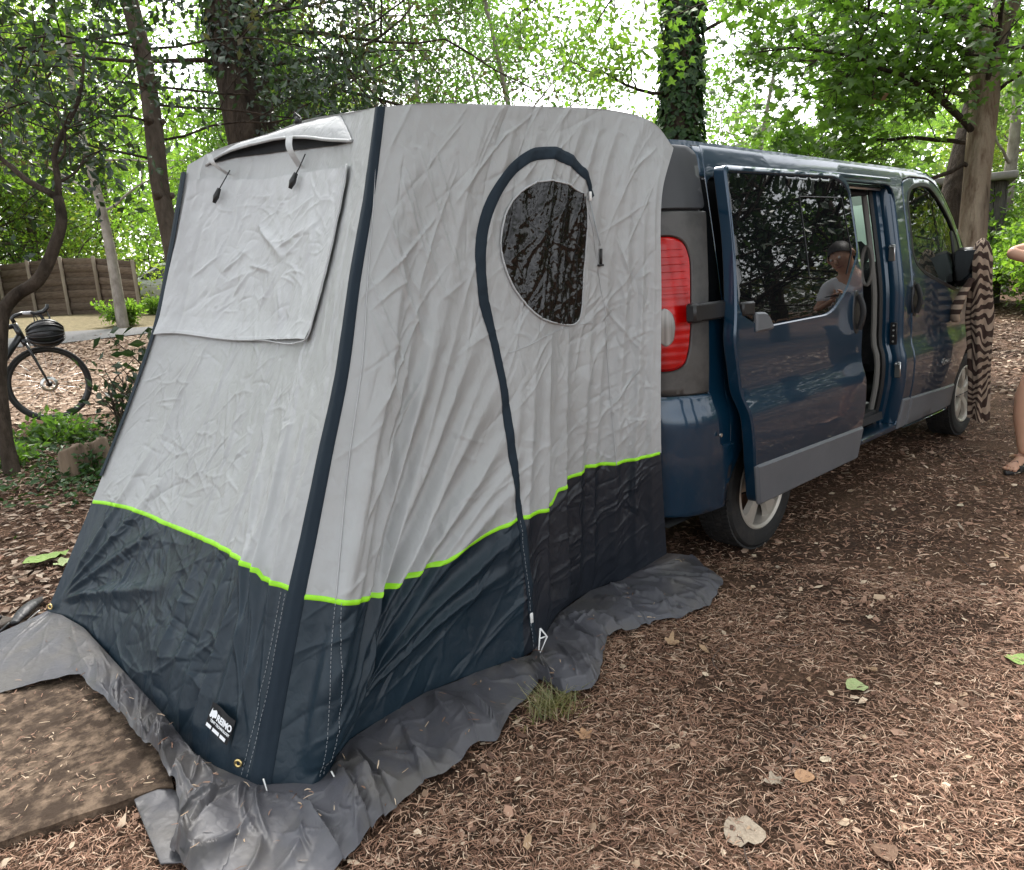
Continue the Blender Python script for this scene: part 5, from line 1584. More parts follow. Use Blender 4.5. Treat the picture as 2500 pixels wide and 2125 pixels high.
def fold_side(A, B):
    u, v = A / SW, B / SH_
    d = np.zeros_like(A)
    d -= .03 * np.sin(np.pi * np.clip(u, 0, 1)) * np.sin(np.pi * np.clip(v, 0, 1))
    # folds that fan out of the front peg towards the window
    for p1, w, h in (((.55, 1.55), .05, .020), ((.72, 1.35), .045, .024), ((.86, 1.15), .04, .024), ((.95, .95), .04, .024), ((1.02, .75), .035, .020), ((.40, 1.75), .05, .016), ((.26, 1.8), .04, .012), ((1.05, .55), .03, .018), ((1.0, .40), .025, .014)):
        d += seg_fold(A, B, (.10, .03), p1, w, h * 2.1, .6)
    for p1, w, h in (((.80, 1.25), .03, .013), ((.62, 1.5), .03, .012), ((1.0, .85), .028, .013), ((.48, 1.6), .03, .010)):
        d += seg_fold(A, B, (.22, .10), p1, w, h * 2.0, .6)
    # hanging folds on the van side
    for x, w, h, v0, v1, sl in ((1.06, .025, .028, 0., .62, .03), (1.13, .03, -.020, 0., .5, .02), (1.20, .03, .034, 0., .62, .01), (1.33, .035, .026, .0, .72, .05), (1.42, .03, .020, 0., .8, .0), (1.52, .035, .026, 0., .9, .0), (1.62, .03, .020, 0., .9, .0), (1.70, .02, .014, 0., 1., 0.), (.86, .03, .014, .12, .6, .1), (.94, .025, .014, .05, .6, .08)):
        e = np.clip((v - v0) * 14, 0, 1) * np.clip((v1 - v) * 4, 0, 1)
        d += h * e * np.exp(-np.abs((A - x - sl * (v - .3)) / w) ** 1.6)
    d += .05 * np.exp(-((A - 1.165) / .05) ** 2) * np.clip(1 - v * 2.4, 0, 1) * np.clip(v * 20, 0, 1)
    # hanging ripples below the roof edge
    for x, w, h in ((.55, .03, .008), (.72, .03, .011), (.86, .035, .012), (1.0, .03, .011), (1.13, .03, .010), (1.25, .03, .011), (1.37, .03, .010), (1.5, .035, .011)):
        d += h * np.exp(-np.abs((A - x - .22 * (v - 1)) / w) ** 1.5) * np.clip((v - .62) * 5, 0, 1) * np.clip((1 - v) * 12, 0, 1)
    for p0, p1, w, h in (((.12, 1.78), (.52, 1.25), .014, .010), ((.06, 1.72), (.42, 1.12), .012, .009), ((.22, 1.85), (.60, 1.30), .012, .009), ((.12, 1.55), (.5, 1.05), .014, .009), ((.70, 1.9), (.42, 1.6), .012, .008), ((.05, 1.4), (.38, .85), .014, .008)):
        d += seg_fold(A, B, p0, p1, w, h, 0.)
    for p0, p1, w, h in (((.15, 1.80), (.48, 1.32), .008, .009), ((.10, 1.62), (.46, 1.22), .007, .008), ((.30, 1.86), (.52, 1.50), .007, .008), ((.04, 1.50), (.30, 1.08), .007, .008), ((.16, 1.30), (.40, .98), .008, .007), ((.34, 1.30), (.12, .95), .010, .009), ((.40, 1.12), (.16, .70), .012, .010), ((.3, .95), (.14, .62), .010, .009), ((1.45, 1.5), (1.62, 1.2), .008, .007), ((1.38, 1.25), (1.66, 1.0), .007, .007), ((1.65, .98), (1.38, .72), .008, .008)):
        d += seg_fold(A, B, p0, p1, w, h, 0.)
    d += creases(A, B, 170, 111, .10, .55, .005, .012, .0065, ang=.95, spread=1.3)
    d += creases(A, B, 190, 112, .05, .22, .003, .007, .0042, ang=-.8, spread=1.2, region=(0, 1.75, .5, 1.95))
    d += creases(A, B, 240, 113, .04, .17, .003, .007, .0042, ang=1.1, spread=2.6, region=(1.15, 1.75, .2, 1.3))
    d += creases(A, B, 110, 114, .08, .3, .005, .011, .006, ang=1.0, spread=1.4, region=(.15, 1.75, .02, .55))
    d += .006 * perlin(A * 3, B * 2.2, 81) + .003 * perlin(A * 8, B * 6, 82) + .0014 * perlin(A * 24, B * 20, 83)
    ed = np.clip(np.minimum(u, 1 - u) * 12, 0, 1)
    return d * np.clip(ed + .2, 0, 1)


front = Surf(FB, FT, FL, FR, FW, FH, fold_front, 1.)
side = Surf(SB, ST, FR, SR, SW, SH_, fold_side, 1.)
# outward signs: towards the front (-x) and the right (-y)
_e = np.array([.5]); _n0 = front(_e, _e, np.array([.1]))[0] - front(_e, _e)[0]
if _n0[0] > 0: front.out = -1.
_n0 = side(_e, _e, np.array([.1]))[0] - side(_e, _e)[0]
if _n0[1] > 0: side.out = -1.


def split_panel(S, line, nu, nlo, nhi, lo_name, lo_mat, hi_name, hi_mat):
    u = np.linspace(0, 1, nu)
    vl = lerp_line(line, u)
    for nm, mt, a, b_, k in ((lo_name, lo_mat, np.zeros(nu), vl, nlo), (hi_name, hi_mat, vl, np.ones(nu), nhi)):
        t = np.linspace(0, 1, k)
        V_ = a[:, None] * (1 - t) + b_[:, None] * t; U_ = np.repeat(u[:, None], k, 1)
        G = S(U_, V_)
        if S.out < 0 or True:
            G = G if (np.cross(G[1, 0] - G[0, 0], G[0, 1] - G[0, 0]) * (S(np.array([.5]), np.array([.5]), np.array([.1]))[0] - S(np.array([.5]), np.array([.5]))[0])).sum() > 0 else G[::-1]
        if isinstance(mt, tuple):
            cut = int(mt[2] * nu); G = G if G[0, 0, 0] < G[-1, 0, 0] else G[::-1]
            for q, g_ in ((mt[0], G[:cut + 1]), (mt[1], G[cut:])):
                g_ = g_ if (np.cross(g_[1, 0] - g_[0, 0], g_[0, 1] - g_[0, 0]) * np.array([0, -1, 0])).sum() > 0 else g_[::-1]
                grid_mesh(nm, g_, q, tent)
            continue
        grid_mesh(nm, G, mt, tent)
    uu = np.linspace(0, 1, 260)
    P = S(uu, lerp_line(line, uu), np.full(260, .004))
    return P


PF = split_panel(front, LIME_F, 420, 150, 330, "front_panel_lower", NAVY, "front_panel_upper", GREY)
PS = split_panel(side, LIME_S, 430, 140, 310, "side_panel_lower", (NAVY, NAVY_R, .525), "side_panel_upper", GREY)


def ribbon(S, uv, wm, off, name, mat, parent, n=120, wob=0., thick=.0):
    """flat band of half-width wm(t) metres along a uv path on cloth S"""
    t = np.linspace(0, 1, n)
    q = spl(np.array(uv), t) if len(uv) > 2 else np.array(uv[0]) + (np.array(uv[1]) - np.array(uv[0])) * t[:, None]
    d = np.gradient(q * np.array([S.w, S.h]), axis=0); d /= np.linalg.norm(d, axis=1)[:, None] + 1e-9
    nn = np.c_[-d[:, 1], d[:, 0]]
    W = np.interp(t, np.linspace(0, 1, len(wm)), wm) * (1 + wob * perlin(t * 9, t * 0 + .5, 9))
    rows = []
    for k, (s_, o_) in enumerate(((-1, 0.3), (-.93, 1), (-.3, 1. + 1.5 * wob), (.3, 1.), (.93, 1), (1, 0.3))):
        uvp = q + nn * (W * s_)[:, None] / np.array([S.w, S.h])
        rows.append(S(uvp[:, 0], uvp[:, 1], np.full(n, off * o_ + .001)))
    return grid_mesh(name, np.stack(rows, 0), mat, parent)


def line_on(S, uv, r, name, mat, parent, off=.003, n=80, dash=None):
    t = np.linspace(0, 1, n)
    q = spl(np.array(uv), t) if len(uv) > 2 else np.array(uv[0]) + (np.array(uv[1]) - np.array(uv[0])) * t[:, None]
    P = S(q[:, 0], q[:, 1], np.full(n, off))
    mb = MB()
    if dash:
        for i in range(0, n - dash, dash + 1): mb.tube(P[i:i + dash], r, 4)
    else: mb.tube(P, r, 6)
    return mb.build(name, mat, parent)


def pipe(S, line, name):
    n = 300; u = np.linspace(.004, .996, n); v = lerp_line(line, u)
    rows = [S(u, v + dv, np.full(n, o)) for dv, o in ((-.0038, .0005), (-.003, .0022), (0, .003), (.003, .0022), (.0038, .0005))]
    return grid_mesh(name, np.stack(rows, 0), LIME, tent)


pipe(front, LIME_F, "piping"); pipe(side, LIME_S, "piping")
# dark webbing over the front corner pole
tt = np.linspace(0, 1, 140)
rows = []
fa = front(np.full(140, .999), tt, np.full(140, .006)); sa = side(np.full(140, .001), tt, np.full(140, .006))
for S, du, of in ((front, .020, .0005), (front, .019, .0035), (front, .012, .004), (front, .005, .005), (None, 0, 0), (side, .0045, .005), (side, .010, .004), (side, .0165, .0035), (side, .0175, .0005)):
    if S is None: rows.append((fa + sa) / 2 + np.array([-.001, -.002, 0])); continue
    rows.append(S(np.full(140, 1 - du if S is front else du), tt, np.full(140, of)))
grid_mesh("corner_strip", np.stack(rows, 0), STRIP, tent)
ribbon(side, ARCH, [.012, .017, .022, .025, .026, .026, .025, .024, .022, .020, .018, .017, .016, .015, .014, .013, .012, .010], .003, "door_zip_cover", STRIP, tent, 260, .25)
# window film set in the side
uvw = spl(np.array(WIN + [WIN[0]]), np.linspace(0, 1, 90))[:-1]
pw = uvw * np.array([SW, SH_])


def win_map(x, z, o=0.):
    dd = creases(x, z, 900, 121, .012, .045, .002, .004, .0045, ang=1.35, spread=2.4, region=(.68, 1.28, 1.1, 1.75)) + creases(x, z, 18, 122, .3, .7, .008, .014, .012, ang=1.5, spread=.25, region=(.68, 1.28, 1.1, 1.75))
    dd += .004 * perlin(x * 22, z * 5, 91)
    return side(x / SW, z / SH_, .0035 + np.abs(dd) + np.minimum(np.asarray(o, float), 0) * .3)


mb = MB(); panel(mb, win_map, pw, th=.004, step=.0062, bev=.002)
win = mb.build("window_film", PVC, tent)
eg = side(np.r_[pw, pw[:1]][:, 0] / SW, np.r_[pw, pw[:1]][:, 1] / SH_, np.full(len(pw) + 1, .006))
MB().tube(eg, .0035, 6).build("window_piping", M("pale_piping", (.42, .43, .44), .6), win)
# seams
line_on(front, [(.965, .262), (.972, .13), (.962, .004)], .0008, "stitching", THREAD, tent, .004, 200, 4)
line_on(front, [(.976, .262), (.983, .13), (.974, .004)], .0008, "stitching", THREAD, tent, .004, 200, 4)
for du in (0, .007): line_on(side, [(.071 + du, .25), (.079 + du, .124), (.083 + du, .008)], .0009, "stitching", THREAD, tent, .004, 200, 4)
line_on(side, [(.513, .259), (.533, .116), (.543, .01)], .0009, "stitching", THREAD, tent, .012, 160, 4)
line_on(side, [(.72, .816), (.764, .731), (.827, .534), (.869, .286)], .0022, "seam", GREYW, tent, .002)
line_on(side, [(.463, .564), (.574, .577), (.773, .586)], .0016, "seam", GREYW, tent, .002)
line_on(side, [(.004, .937), (.037, .704), (.055, .406), (.071, .254)], .0022, "seam", GREYW, tent, .002)
# zip puller with its cord and toggle
def onS(S, u, v, o=0.): return S(np.array([u]), np.array([v]), np.array([o]))[0]


p = onS(side, .724, .823, .012)
MB().box(p, (.012, .008, .035), bev=.002).build("zip_puller", WHITE, tent)
cord = MB().tube([onS(side, .724, .815, .01), onS(side, .762, .755, .01), onS(side, .775, .732, .01)], .0022, 6).build("puller_cord", THREAD, tent)
MB().tube([onS(side, .777, .726, .012), onS(side, .78, .709, .012), onS(side, .782, .697, .012)], .006, 8).box(onS(side, .782, .695, .012), (.032, .010, .008), bev=.002).build("cord_toggle", BLACK, tent)
# rolled-down blind on the front
a = np.linspace(0, 1, 180); bq = np.linspace(0, 1, 170)
FLc = [FLAP[i] for i in (0, 1, 2, 3)]; FTc = [FLAP[i] for i in (9, 8, 7, 6)]; FLs = [FLAP[i] for i in (0, 11, 10, 9)]; FRs = [FLAP[i] for i in (3, 4, 5, 6)]
def c3_(L_): return [(x, y, 0) for x, y in L_]
UU, VV = np.meshgrid(a, bq, indexing='ij')
Q = coons(c3_(FLc), c3_(FTc), c3_(FLs), c3_(FRs), UU, VV)
A_, B_ = Q[..., 0] * FW, Q[..., 1] * FH
dd = .010 + .006 * np.abs(creases(A_, B_, 1, 5, .1, .2, .01, .02, 0.))
dd = dd + creases(A_, B_, 120, 131, .05, .26, .004, .010, .0055, ang=.7, spread=2.4, region=(.25, 1.25, 1.28, 1.75)) + creases(A_, B_, 90, 132, .04, .15, .003, .008, .004, region=(.05, 1.3, 1.22, 1.84))
for p0, p1, w, h in (((.62, 1.62), (.98, 1.46), .022, .014), ((.60, 1.64), (.80, 1.53), .012, .010), ((.84, 1.53), (1.1, 1.62), .012, .009), ((.60, 1.48), (.86, 1.44), .010, .009), ((.52, 1.36), (.66, 1.48), .012, .010), ((.78, 1.30), (.90, 1.48), .010, .009), ((1.0, 1.28), (.90, 1.42), .010, .008), ((.9, 1.48), (1.18, 1.66), .012, .008), ((.40, 1.46), (.62, 1.56), .010, .008)):
    dd = dd + seg_fold(A_, B_, p0, p1, w, h, 0.)
dd = dd + .004 * perlin(A_ * 6, B_ * 5, 94) + .002 * perlin(A_ * 18, B_ * 15, 95)
edge = np.minimum(np.minimum(UU, 1 - UU), VV)
dd = np.where(edge < .02, dd * .4 + .007, dd) + .012 * np.clip(.12 - VV, 0, 1) * 8 * .8
grid_mesh("window_blind", front(Q[..., 0], Q[..., 1], np.maximum(dd, .004)), GREYW, tent)
bl = FLAP[:7]
line_on(front, bl, .0028, "blind_hem", GREYW, tent, .016, 120)
for u, v in ((.177, .904), (.544, .896)):
    MB().tube([onS(front, u + .03, v + .035, .03), onS(front, u + .008, v + .012, .028), onS(front, u, v, .03)], .0025, 5).tube([onS(front, u, v + .002, .03), onS(front, u - .006, v - .014, .032), onS(front, u - .012, v - .026, .03)], [.008, .013, .007], 8).build("blind_toggle", BLACK, tent)
# roof vent: dark mesh slot under an arched hood
LOW = [(.085, .972), (0.193, 0.970), (0.331, 0.960), (0.514, 0.948), (0.70, 0.946), (.82, .950)]
UP = [(.085, .974), (0.16, .984), (0.26, .985), (0.38, .981), (0.54, .969), (0.70, .957), (.82, .951)]
t = np.linspace(0, 1, 60); lo = spl(np.array(LOW), t); up_ = spl(np.array(UP), t)
grid_mesh("vent_mesh", np.stack([front(lo[:, 0] * (1 - k) + up_[:, 0] * k, lo[:, 1] * (1 - k) + up_[:, 1] * k, np.full(60, .006)) for k in np.linspace(0, 1, 6)], 0), MESHB, tent)
hood = []
tw = np.clip(np.minimum(t * 5, (1 - t) * 5), 0, 1)
for k in np.linspace(0, 1, 12):
    uu = up_[:, 0]; lo_ = up_[:, 1] - .008 * tw; vv = (lo_ + (.999 - lo_) * np.clip(tw * 1.2, 0, 1)) * (1 - k) + lo_ * k
    hood.append(front(uu, np.minimum(vv, .999), .004 + (.036 * k ** .8 + .008 * math.sin(math.pi * k)) * tw))
grid_mesh("vent_hood", np.stack(hood, 0), GREY, tent)
MB().tube(hood[-1], .006, 8).build("hood_rim", GREY, tent)
for uA, uB in ((.135, .19), (.50, .535)):
    vA = float(np.interp(uA, up_[:, 0], up_[:, 1])); vB = float(np.interp(uB, lo[:, 0], lo[:, 1]))
    pA = onS(front, uA, vA - .004, .06); pB = onS(front, uB, vB - .035, .012); mid = (pA + pB) / 2 + np.array([-.03, -.015, .0])
    q = spl([pA, mid, pB], np.linspace(0, 1, 12)); w_ = np.array([.0, .019, 0]) + np.array([-.004, 0, .003])
    grid_mesh("vent_strap", np.stack([q - w_, q + w_], 0), GREY, tent)
pT = onS(front, .52, .992, .06)
MB().tube([pT + (-.01, .01, 0), pT + (0, 0, .02), pT + (.01, -.02, .0), pT + (0, -.035, -.02)], .004, 6).tube([pT + (0, -.01, -.02), pT + (0, -.005, .005)], [.012, .008], 8).build("roof_toggle", BLACK, tent)
# roof, far side and far corner strip
nu, nv = 150, 90
tu = np.linspace(0, 1, nu)
near = spl(ST, tu)
farr = near * np.array([1, 0, 1]) + np.c_[np.zeros(nu), np.full(nu, .70), np.zeros(nu)]
farr[0] = FT[0]; farr[:, 1] = np.interp(tu, [0, 1], [.86, .80]); farr[:, 0] = np.interp(tu, [0, 1], [-1.974, -.65]); farr[:, 2] = 2.017 + .04 * np.sin(np.pi * tu) - .09 * tu
frontE = np.array(FT)
G = np.zeros((nu, nv, 3))
s_ = np.linspace(0, 1, nv)
fe = spl(frontE[::-1], s_)
for i in range(nu):
    base = near[i][None] * (1 - s_[:, None]) + farr[i][None] * s_[:, None]
    ext = (fe - (fe[0][None] * (1 - s_[:, None]) + fe[-1][None] * s_[:, None])) * max(0, 1 - tu[i] * 1.4)
    base = base + ext; base[:, 2] += .05 * np.sin(np.pi * s_) * min(1, tu[i] * 3)
    G[i] = base
G[..., 2] += (.008 * perlin(G[..., 0] * 4, G[..., 1] * 4, 55) + creases(G[..., 0], G[..., 1], 60, 56, .1, .5, .01, .02, .006, region=(-2.1, -.5, -.8, .9))) * (np.clip(s_ * 9, 0, 1) * np.clip((1 - s_) * 9, 0, 1))[None, :] * np.clip(tu * 12, 0, 1)[:, None]
grid_mesh("roof_panel", G, GREY, tent)
v = np.linspace(0, 1, 40)
le = spl(FL, v); re = np.c_[np.linspace(-.80, -.65, 40), np.full(40, .80), np.linspace(.09, 1.927, 40)]
grid_mesh("far_side_panel", np.stack([le * (1 - k) + re * k + np.array([0, .03, 0]) * math.sin(math.pi * k) for k in np.linspace(0, 1, 30)], 0), GREY, tent)
le = spl(FL, np.linspace(.30, .985, 60)); wv = np.linspace(.02, .055, 60)
grid_mesh("far_corner_strip", np.stack([le + np.array([-.006, -.012, 0]), le + np.array([-.010, .012, .002]), le + np.c_[-.006 + 0 * wv, wv, 0 * wv], le + np.c_[.03 + 0 * wv, wv + .01, 0 * wv]], 0), STRIP, tent)

# skirt lying on the ground, crumpled
n, k = 900, 46
t = np.linspace(0, 1, n)
ip = np.array(SKI); op = np.array(SKO)
ki = np.linspace(0, 1, len(ip))
I_ = np.stack([np.interp(t, ki, ip[:, c]) for c in range(3)], 1); O_ = np.stack([np.interp(t, ki, op[:, c]) for c in range(3)], 1)
ker = np.hanning(15); ker /= ker.sum()
sm = lambda X: np.stack([np.convolve(np.pad(X[:, c], 7, mode='edge'), ker, 'valid') for c in range(3)], 1)
I_, O_ = I_ * .5 + sm(I_) * .5, O_ * .35 + sm(O_) * .65
s_ = np.linspace(0, 1, k)
G = I_[:, None] * (1 - s_[None, :, None]) + O_[:, None] * s_[None, :, None]
al = np.r_[0, np.cumsum(np.linalg.norm(np.diff((I_ + O_) / 2, axis=0), axis=1))]
A_ = np.repeat(al[:, None], k, 1); B_ = s_[None] * np.linalg.norm(O_ - I_, axis=1)[:, None]
SKR = (0, al[-1], 0, .5)
lf = np.clip((A_ - .55) / .5, .18, 1)
rise = .05 * np.abs(perlin(A_ * 4.2, B_ * 1.6, 141)) * np.clip(s_ * 2, 0, 1)[None] + .012 * np.abs(perlin(A_ * 9 + B_ * 4, B_ * 3, 142))
rise += np.abs(creases(A_, B_, 90, 143, .12, .45, .005, .014, .03, ang=1.57, spread=1.3, region=SKR)) + np.abs(creases(A_, B_, 90, 144, .08, .32, .004, .010, .018, ang=.3, spread=1.4, region=SKR))
rise += np.abs(creases(A_, B_, 70, 147, .05, .16, .005, .010, .006, spread=3.1, region=SKR))
rp_ = np.random.default_rng(150); a0 = .9
while a0 < al[-1] - .15:
    w_ = rp_.uniform(.05, .20); h_ = rp_.uniform(.012, .042)
    x_ = (A_ - a0 + rp_.uniform(-.3, .3) * (B_ - .15)) / w_
    if rp_.random() < .4: x_ = 1 - x_
    rise = rise + h_ * np.clip(x_, 0, 1) ** 1.3 * (x_ < 1) * (x_ > 0) * np.clip((s_ - .12) * 2.2, 0, 1)[None]
    a0 += w_ * rp_.uniform(.6, 1.3)
rise = rise * lf
hem = np.clip((1 - s_) * 9, 0, 1)[None] * .65 + .35
G[..., 2] += rise * np.clip(s_ * 8, 0, 1)[None] * hem + .004
wav = (.03 * perlin(A_ * 6, A_ * 0 + .4, 146) + .012 * perlin(A_ * 19, A_ * 0 + .4, 148)) * s_[None] ** 2
dirs = (O_ - I_); dirs[:, 2] = 0; dirs /= np.linalg.norm(dirs, axis=1)[:, None] + 1e-9
G += dirs[:, None] * wav[..., None]
grid_mesh("ground_skirt", G[:, ::-1], SKIRT, tent)
i_ = RNG.integers(60, n - 10, 140); j_ = RNG.integers(4, k - 1, 140)
v, f = strips(G[i_, j_] + np.c_[RNG.normal(0, .004, (140, 2)), RNG.uniform(.002, .006, 140)], RNG.uniform(0, 6.28, 140), RNG.uniform(.008, .04, 140), RNG.uniform(.0015, .005, 140), RNG.normal(0, .006, 140), RNG.uniform(0, .006, 140), RNG.uniform(-.6, .6, 140))
put(mesh_np("fallen_needles", v, f, frag_mat, smooth=False), kind='stuff')


def flap(pts, lift, seed, tilt=(0., 0.), name="skirt_fold"):
    P = np.array(pts, float); c_ = P.mean(0)
    mb = MB(); panel(mb, lambda x, y, o=0.: np.stack([x, y, gz(x, y) + lift + .012 + o * .3 + np.maximum((x - c_[0]) * tilt[0] + (y - c_[1]) * tilt[1], -lift) + .014 * np.abs(perlin(x * 7, y * 7, seed)) + np.abs(creases(x, y, 14, seed, .1, .35, .004, .010, .010, region=(P[:, 0].min(), P[:, 0].max(), P[:, 1].min(), P[:, 1].max())))], -1), P, th=.012, step=.02, bev=.002, sgn=-1)
    return mb.build(name, SKIRT, tent)


flap([(-2.912, -.458), (-2.82, -.543), (-2.77, -.686), (-2.70, -.79), (-2.843, -.92), (-2.945, -.82), (-2.935, -.69)], .004, 3)
# woven tag near the corner
tagm = M("black_woven_tag", (.008, .008, .010), .8)
tu_, tv_ = np.meshgrid(np.linspace(.865, .942, 10), np.linspace(.0475, .080, 8), indexing='ij')
o_tag = onS(front, .9035, .064, .02)
ux = onS(front, .942, .064, .02) - onS(front, .865, .064, .02); ux /= np.linalg.norm(ux)
uz = onS(front, .9035, .080, .02) - onS(front, .9035, .048, .02); uz -= ux * uz.dot(ux); uz /= np.linalg.norm(uz); un = np.cross(ux, uz)
if un[0] > 0: un = -un
o_tag = o_tag + un * .010
TM = Matrix(((ux[0], uz[0], un[0], o_tag[0]), (ux[1], uz[1], un[1], o_tag[1]), (ux[2], uz[2], un[2], o_tag[2]), (0, 0, 0, 1)))
TM = TM @ Matrix.Rotation(R(-12), 4, 'Z')
TW, THh = .118, .078
g = np.stack(np.meshgrid(np.linspace(-TW / 2, TW / 2, 9), np.linspace(-THh / 2, THh / 2, 7), indexing='ij'), -1)
gz_ = .003 * np.sin(g[..., 0] * 60)
G = np.concatenate([g, gz_[..., None]], -1) @ np.array(TM)[:3, :3].T + o_tag
tag_o = grid_mesh("brand_tag", G, tagm, tent)


def text_on(body, size, x, y, parent, name, mat, bold=.0):
    c = bpy.data.curves.new(name, 'FONT'); c.body = body; c.size = size; c.extrude = .0004; c.offset = bold; c.align_x = 'LEFT'
    o = text_mesh(name, c, mat); o.parent = parent
    want = TM @ Matrix.Translation((x, y, .0045))
    # parent chain: tent (translated) with an inverse that cancels it, so world == local here
    o.matrix_local = want
    return o


WT = M("white_print", (.8, .82, .85), .7)
text_on("REIMO", .026, -.016, .002, tag_o, "tag_lettering", WT, .0011)
text_on("TENT TECHNOLOGY", .0105, -.040, -.0125, tag_o, "tag_lettering", WT, .0003)
mb = MB()
for x0, x1 in ((-.052, -.026), (-.018, .016), (.022, .050)): mb.box(((x0 + x1) / 2, -.028, .004), (x1 - x0, .010, .0008))
rh = [(-.052, .0), (-.050, .014), (-.047, .027), (-.0445, .019), (-.038, .022), (-.028, .0275), (-.021, .022), (-.0185, .012), (-.021, .004), (-.030, .0035), (-.034, -.003), (-.040, .002), (-.046, -.004)]
mb.add([(x, y, .004) for x, y in rh], [tuple(range(len(rh)))[::-1]])
V = np.concatenate(mb.v) @ np.array(TM)[:3, :3].T + o_tag
mesh_np("tag_emblem", V, mb.f, WT, tag_o, smooth=False)
# eyelets, peg loops, buckle
for u, v in ((.955, .020), (.012, .012)):
    p = onS(front, u, v, .012)
    MB().lathe([(.006, .0), (.007, .003), (.012, .003), (.014, 0), (.012, -.001), (.006, 0)], p, (-.8, -.6, .15), 18).build("eyelet", BRASS, tent)
p0 = np.array([-1.600, -.86, .10])
bk = MB()
tri = [p0 + (.012, -.005, .055), p0 + (-.022, -.02, -.045), p0 + (.03, -.02, .02), p0 + (.012, -.005, .055)]
bk.tube(tri, .0035, 6); bk.tube([p0 + (-.002, -.01, .02), p0 + (.028, -.015, .02)], .003, 6); bk.build("hook", WHITE, tent)
MB().box(p0 + (-.012, .012, .10), (.014, .006, .04), bev=.002).build("zip_puller", WHITE, tent)
for q in ([(-2.475, -.87, .05), (-2.47, -.90, .02), (-2.462, -.915, .012), (-2.452, -.905, .02)], [(-2.635, -.77, .06), (-2.64, -.80, .02), (-2.645, -.81, .01)], [(-2.86, .93, .15), (-2.90, .97, .11), (-2.93, 1.0, .08)]):
    MB().tube(spl(q, np.linspace(0, 1, 10)), .0035, 6).build("peg_hook", SILVER, tent)

# ---------------------------------------------------------------- fence, car and shed in the background
FWOOD = [M("fence_board_" + n, a, .9, col2=b_, scale=5, detail=9, lo=.35, hi=.7, stretch=(1, 1, 7), bump=.5, bscale=20, bdist=.006, spec=.2) for n, a, b_ in (('a', (.095, .068, .052), (.19, .14, .108)), ('b', (.115, .083, .063), (.22, .165, .128)), ('c', (.08, .058, .046), (.16, .118, .092)))]
FPOST = M("fence_post_wood", (.22, .175, .135), .9, col2=(.34, .285, .23), scale=6, detail=8, stretch=(1, 1, .3), bump=.4, bscale=30, bdist=.006)
posts = np.array([(-.55, 22.2), (-.15, 21.2), (.30, 20.2), (.76, 19.08), (1.235, 17.94), (1.62, 16.62), (2.05, 15.27)])
hts = [1.40, 1.40, 1.38, 1.36, 1.36, 1.29, 1.16]
fence = thing("wooden_fence", "dark brown horizontal board fence with pale posts beyond the path on the left", 'fence', (.8, 18.9, gzf(.8, 18.9)))
fn = np.array([-.95, -.32])
for (x, y), h in zip(posts, hts):
    z = gzf(x, y)
    MB().box((x + fn[0] * .06, y + fn[1] * .06, z + h / 2 - .05), (.075, .075, h + .16), rz=-.35, bev=.008).build("post", FPOST, fence)
for i in range(len(posts) - 1):
    a, b_ = posts[i], posts[i + 1]; L_ = np.linalg.norm(b_ - a); ang = math.atan2(b_[1] - a[1], b_[0] - a[0])
    za, zb = gzf(*a), gzf(*b_)
    for k in range(9):
        f0 = (k + .5) / 9
        z0 = za + hts[i] * f0 - .02; z1 = zb + hts[i + 1] * f0 - .02
        c_ = (a + b_) / 2 + fn * (.012 if k % 2 else -.012) + RNG.normal(0, .003, 2)
        Mx = Matrix.Rotation(ang, 4, 'Z') @ Matrix.Rotation(-math.atan2(z1 - z0 + RNG.normal(0, .006), L_), 4, 'Y')
        MB().box((c_[0], c_[1], (z0 + z1) / 2 + RNG.normal(0, .003)), (L_ - .01, .02, (hts[i] + hts[i + 1]) / 18 * 1.10), M=Mx, bev=.003).build("board", FWOOD[RNG.integers(0, 3)], fence)

# white car parked beyond the fence's end
WPAINT = M("white_car_paint", (.78, .79, .8), .3, coat=1.)
cz = gzf(5.8, 22.9)
car = thing("parked_car", "white parked car behind the fence's end, half hidden by the tent", 'car', (5.5, 22.95, cz), (0, 0, R(-24)))
st = [(-2.05, .45, .78, .60), (-2.0, .85, .80, .62), (-1.5, .98, .82, .70), (-1.0, 1.02, .84, .74), (-.35, 1.42, .84, .62), (.5, 1.46, .84, .62), (1.3, 1.38, .83, .60), (1.85, 1.0, .82, .66), (2.0, .6, .80, .62)]
G = []
for x, zt, wb, wt in st:
    zb = .22
    G.append([(x, -wb * .9, zb), (x, -wb, .40), (x, -wb, min(.82, zt * .8)), (x, -wb * .97, min(.95, zt * .92)), (x, -wt, zt * .99), (x, -wt * .6, zt + .02), (x, 0, zt + .03), (x, wt * .6, zt + .02), (x, wt, zt * .99), (x, wb * .97, min(.95, zt * .92)), (x, wb, min(.82, zt * .8)), (x, wb, .40), (x, wb * .9, zb)])
sharp(MB().grid(np.array(G)).build("body", WPAINT, car, keep=False), 50)
mb = MB()
for s in (-1, 1):
    mb.grid(np.array([[(-.92, s * .835, .99), (-.34, s * .70, 1.34), (-.30, s * .70, 1.36), (.30, s * .70, 1.38), (.42, s * .70, 1.38), (1.25, s * .68, 1.33)], [(-.92, s * .845, .95), (-.34, s * .84, .95), (-.30, s * .84, .95), (.30, s * .84, .95), (.42, s * .84, .95), (1.5, s * .83, .96)]])[:, ::s])
mb.build("side_window", DARKGLASS, car, smooth=False, keep=False)
MB().grid(np.array([[(-1.0 + .02, y, 1.055) for y in np.linspace(-.66, .66, 5)], [(-.40, y, 1.425) for y in np.linspace(-.56, .56, 5)]])).build("windscreen", DARKGLASS, car, smooth=False, keep=False)
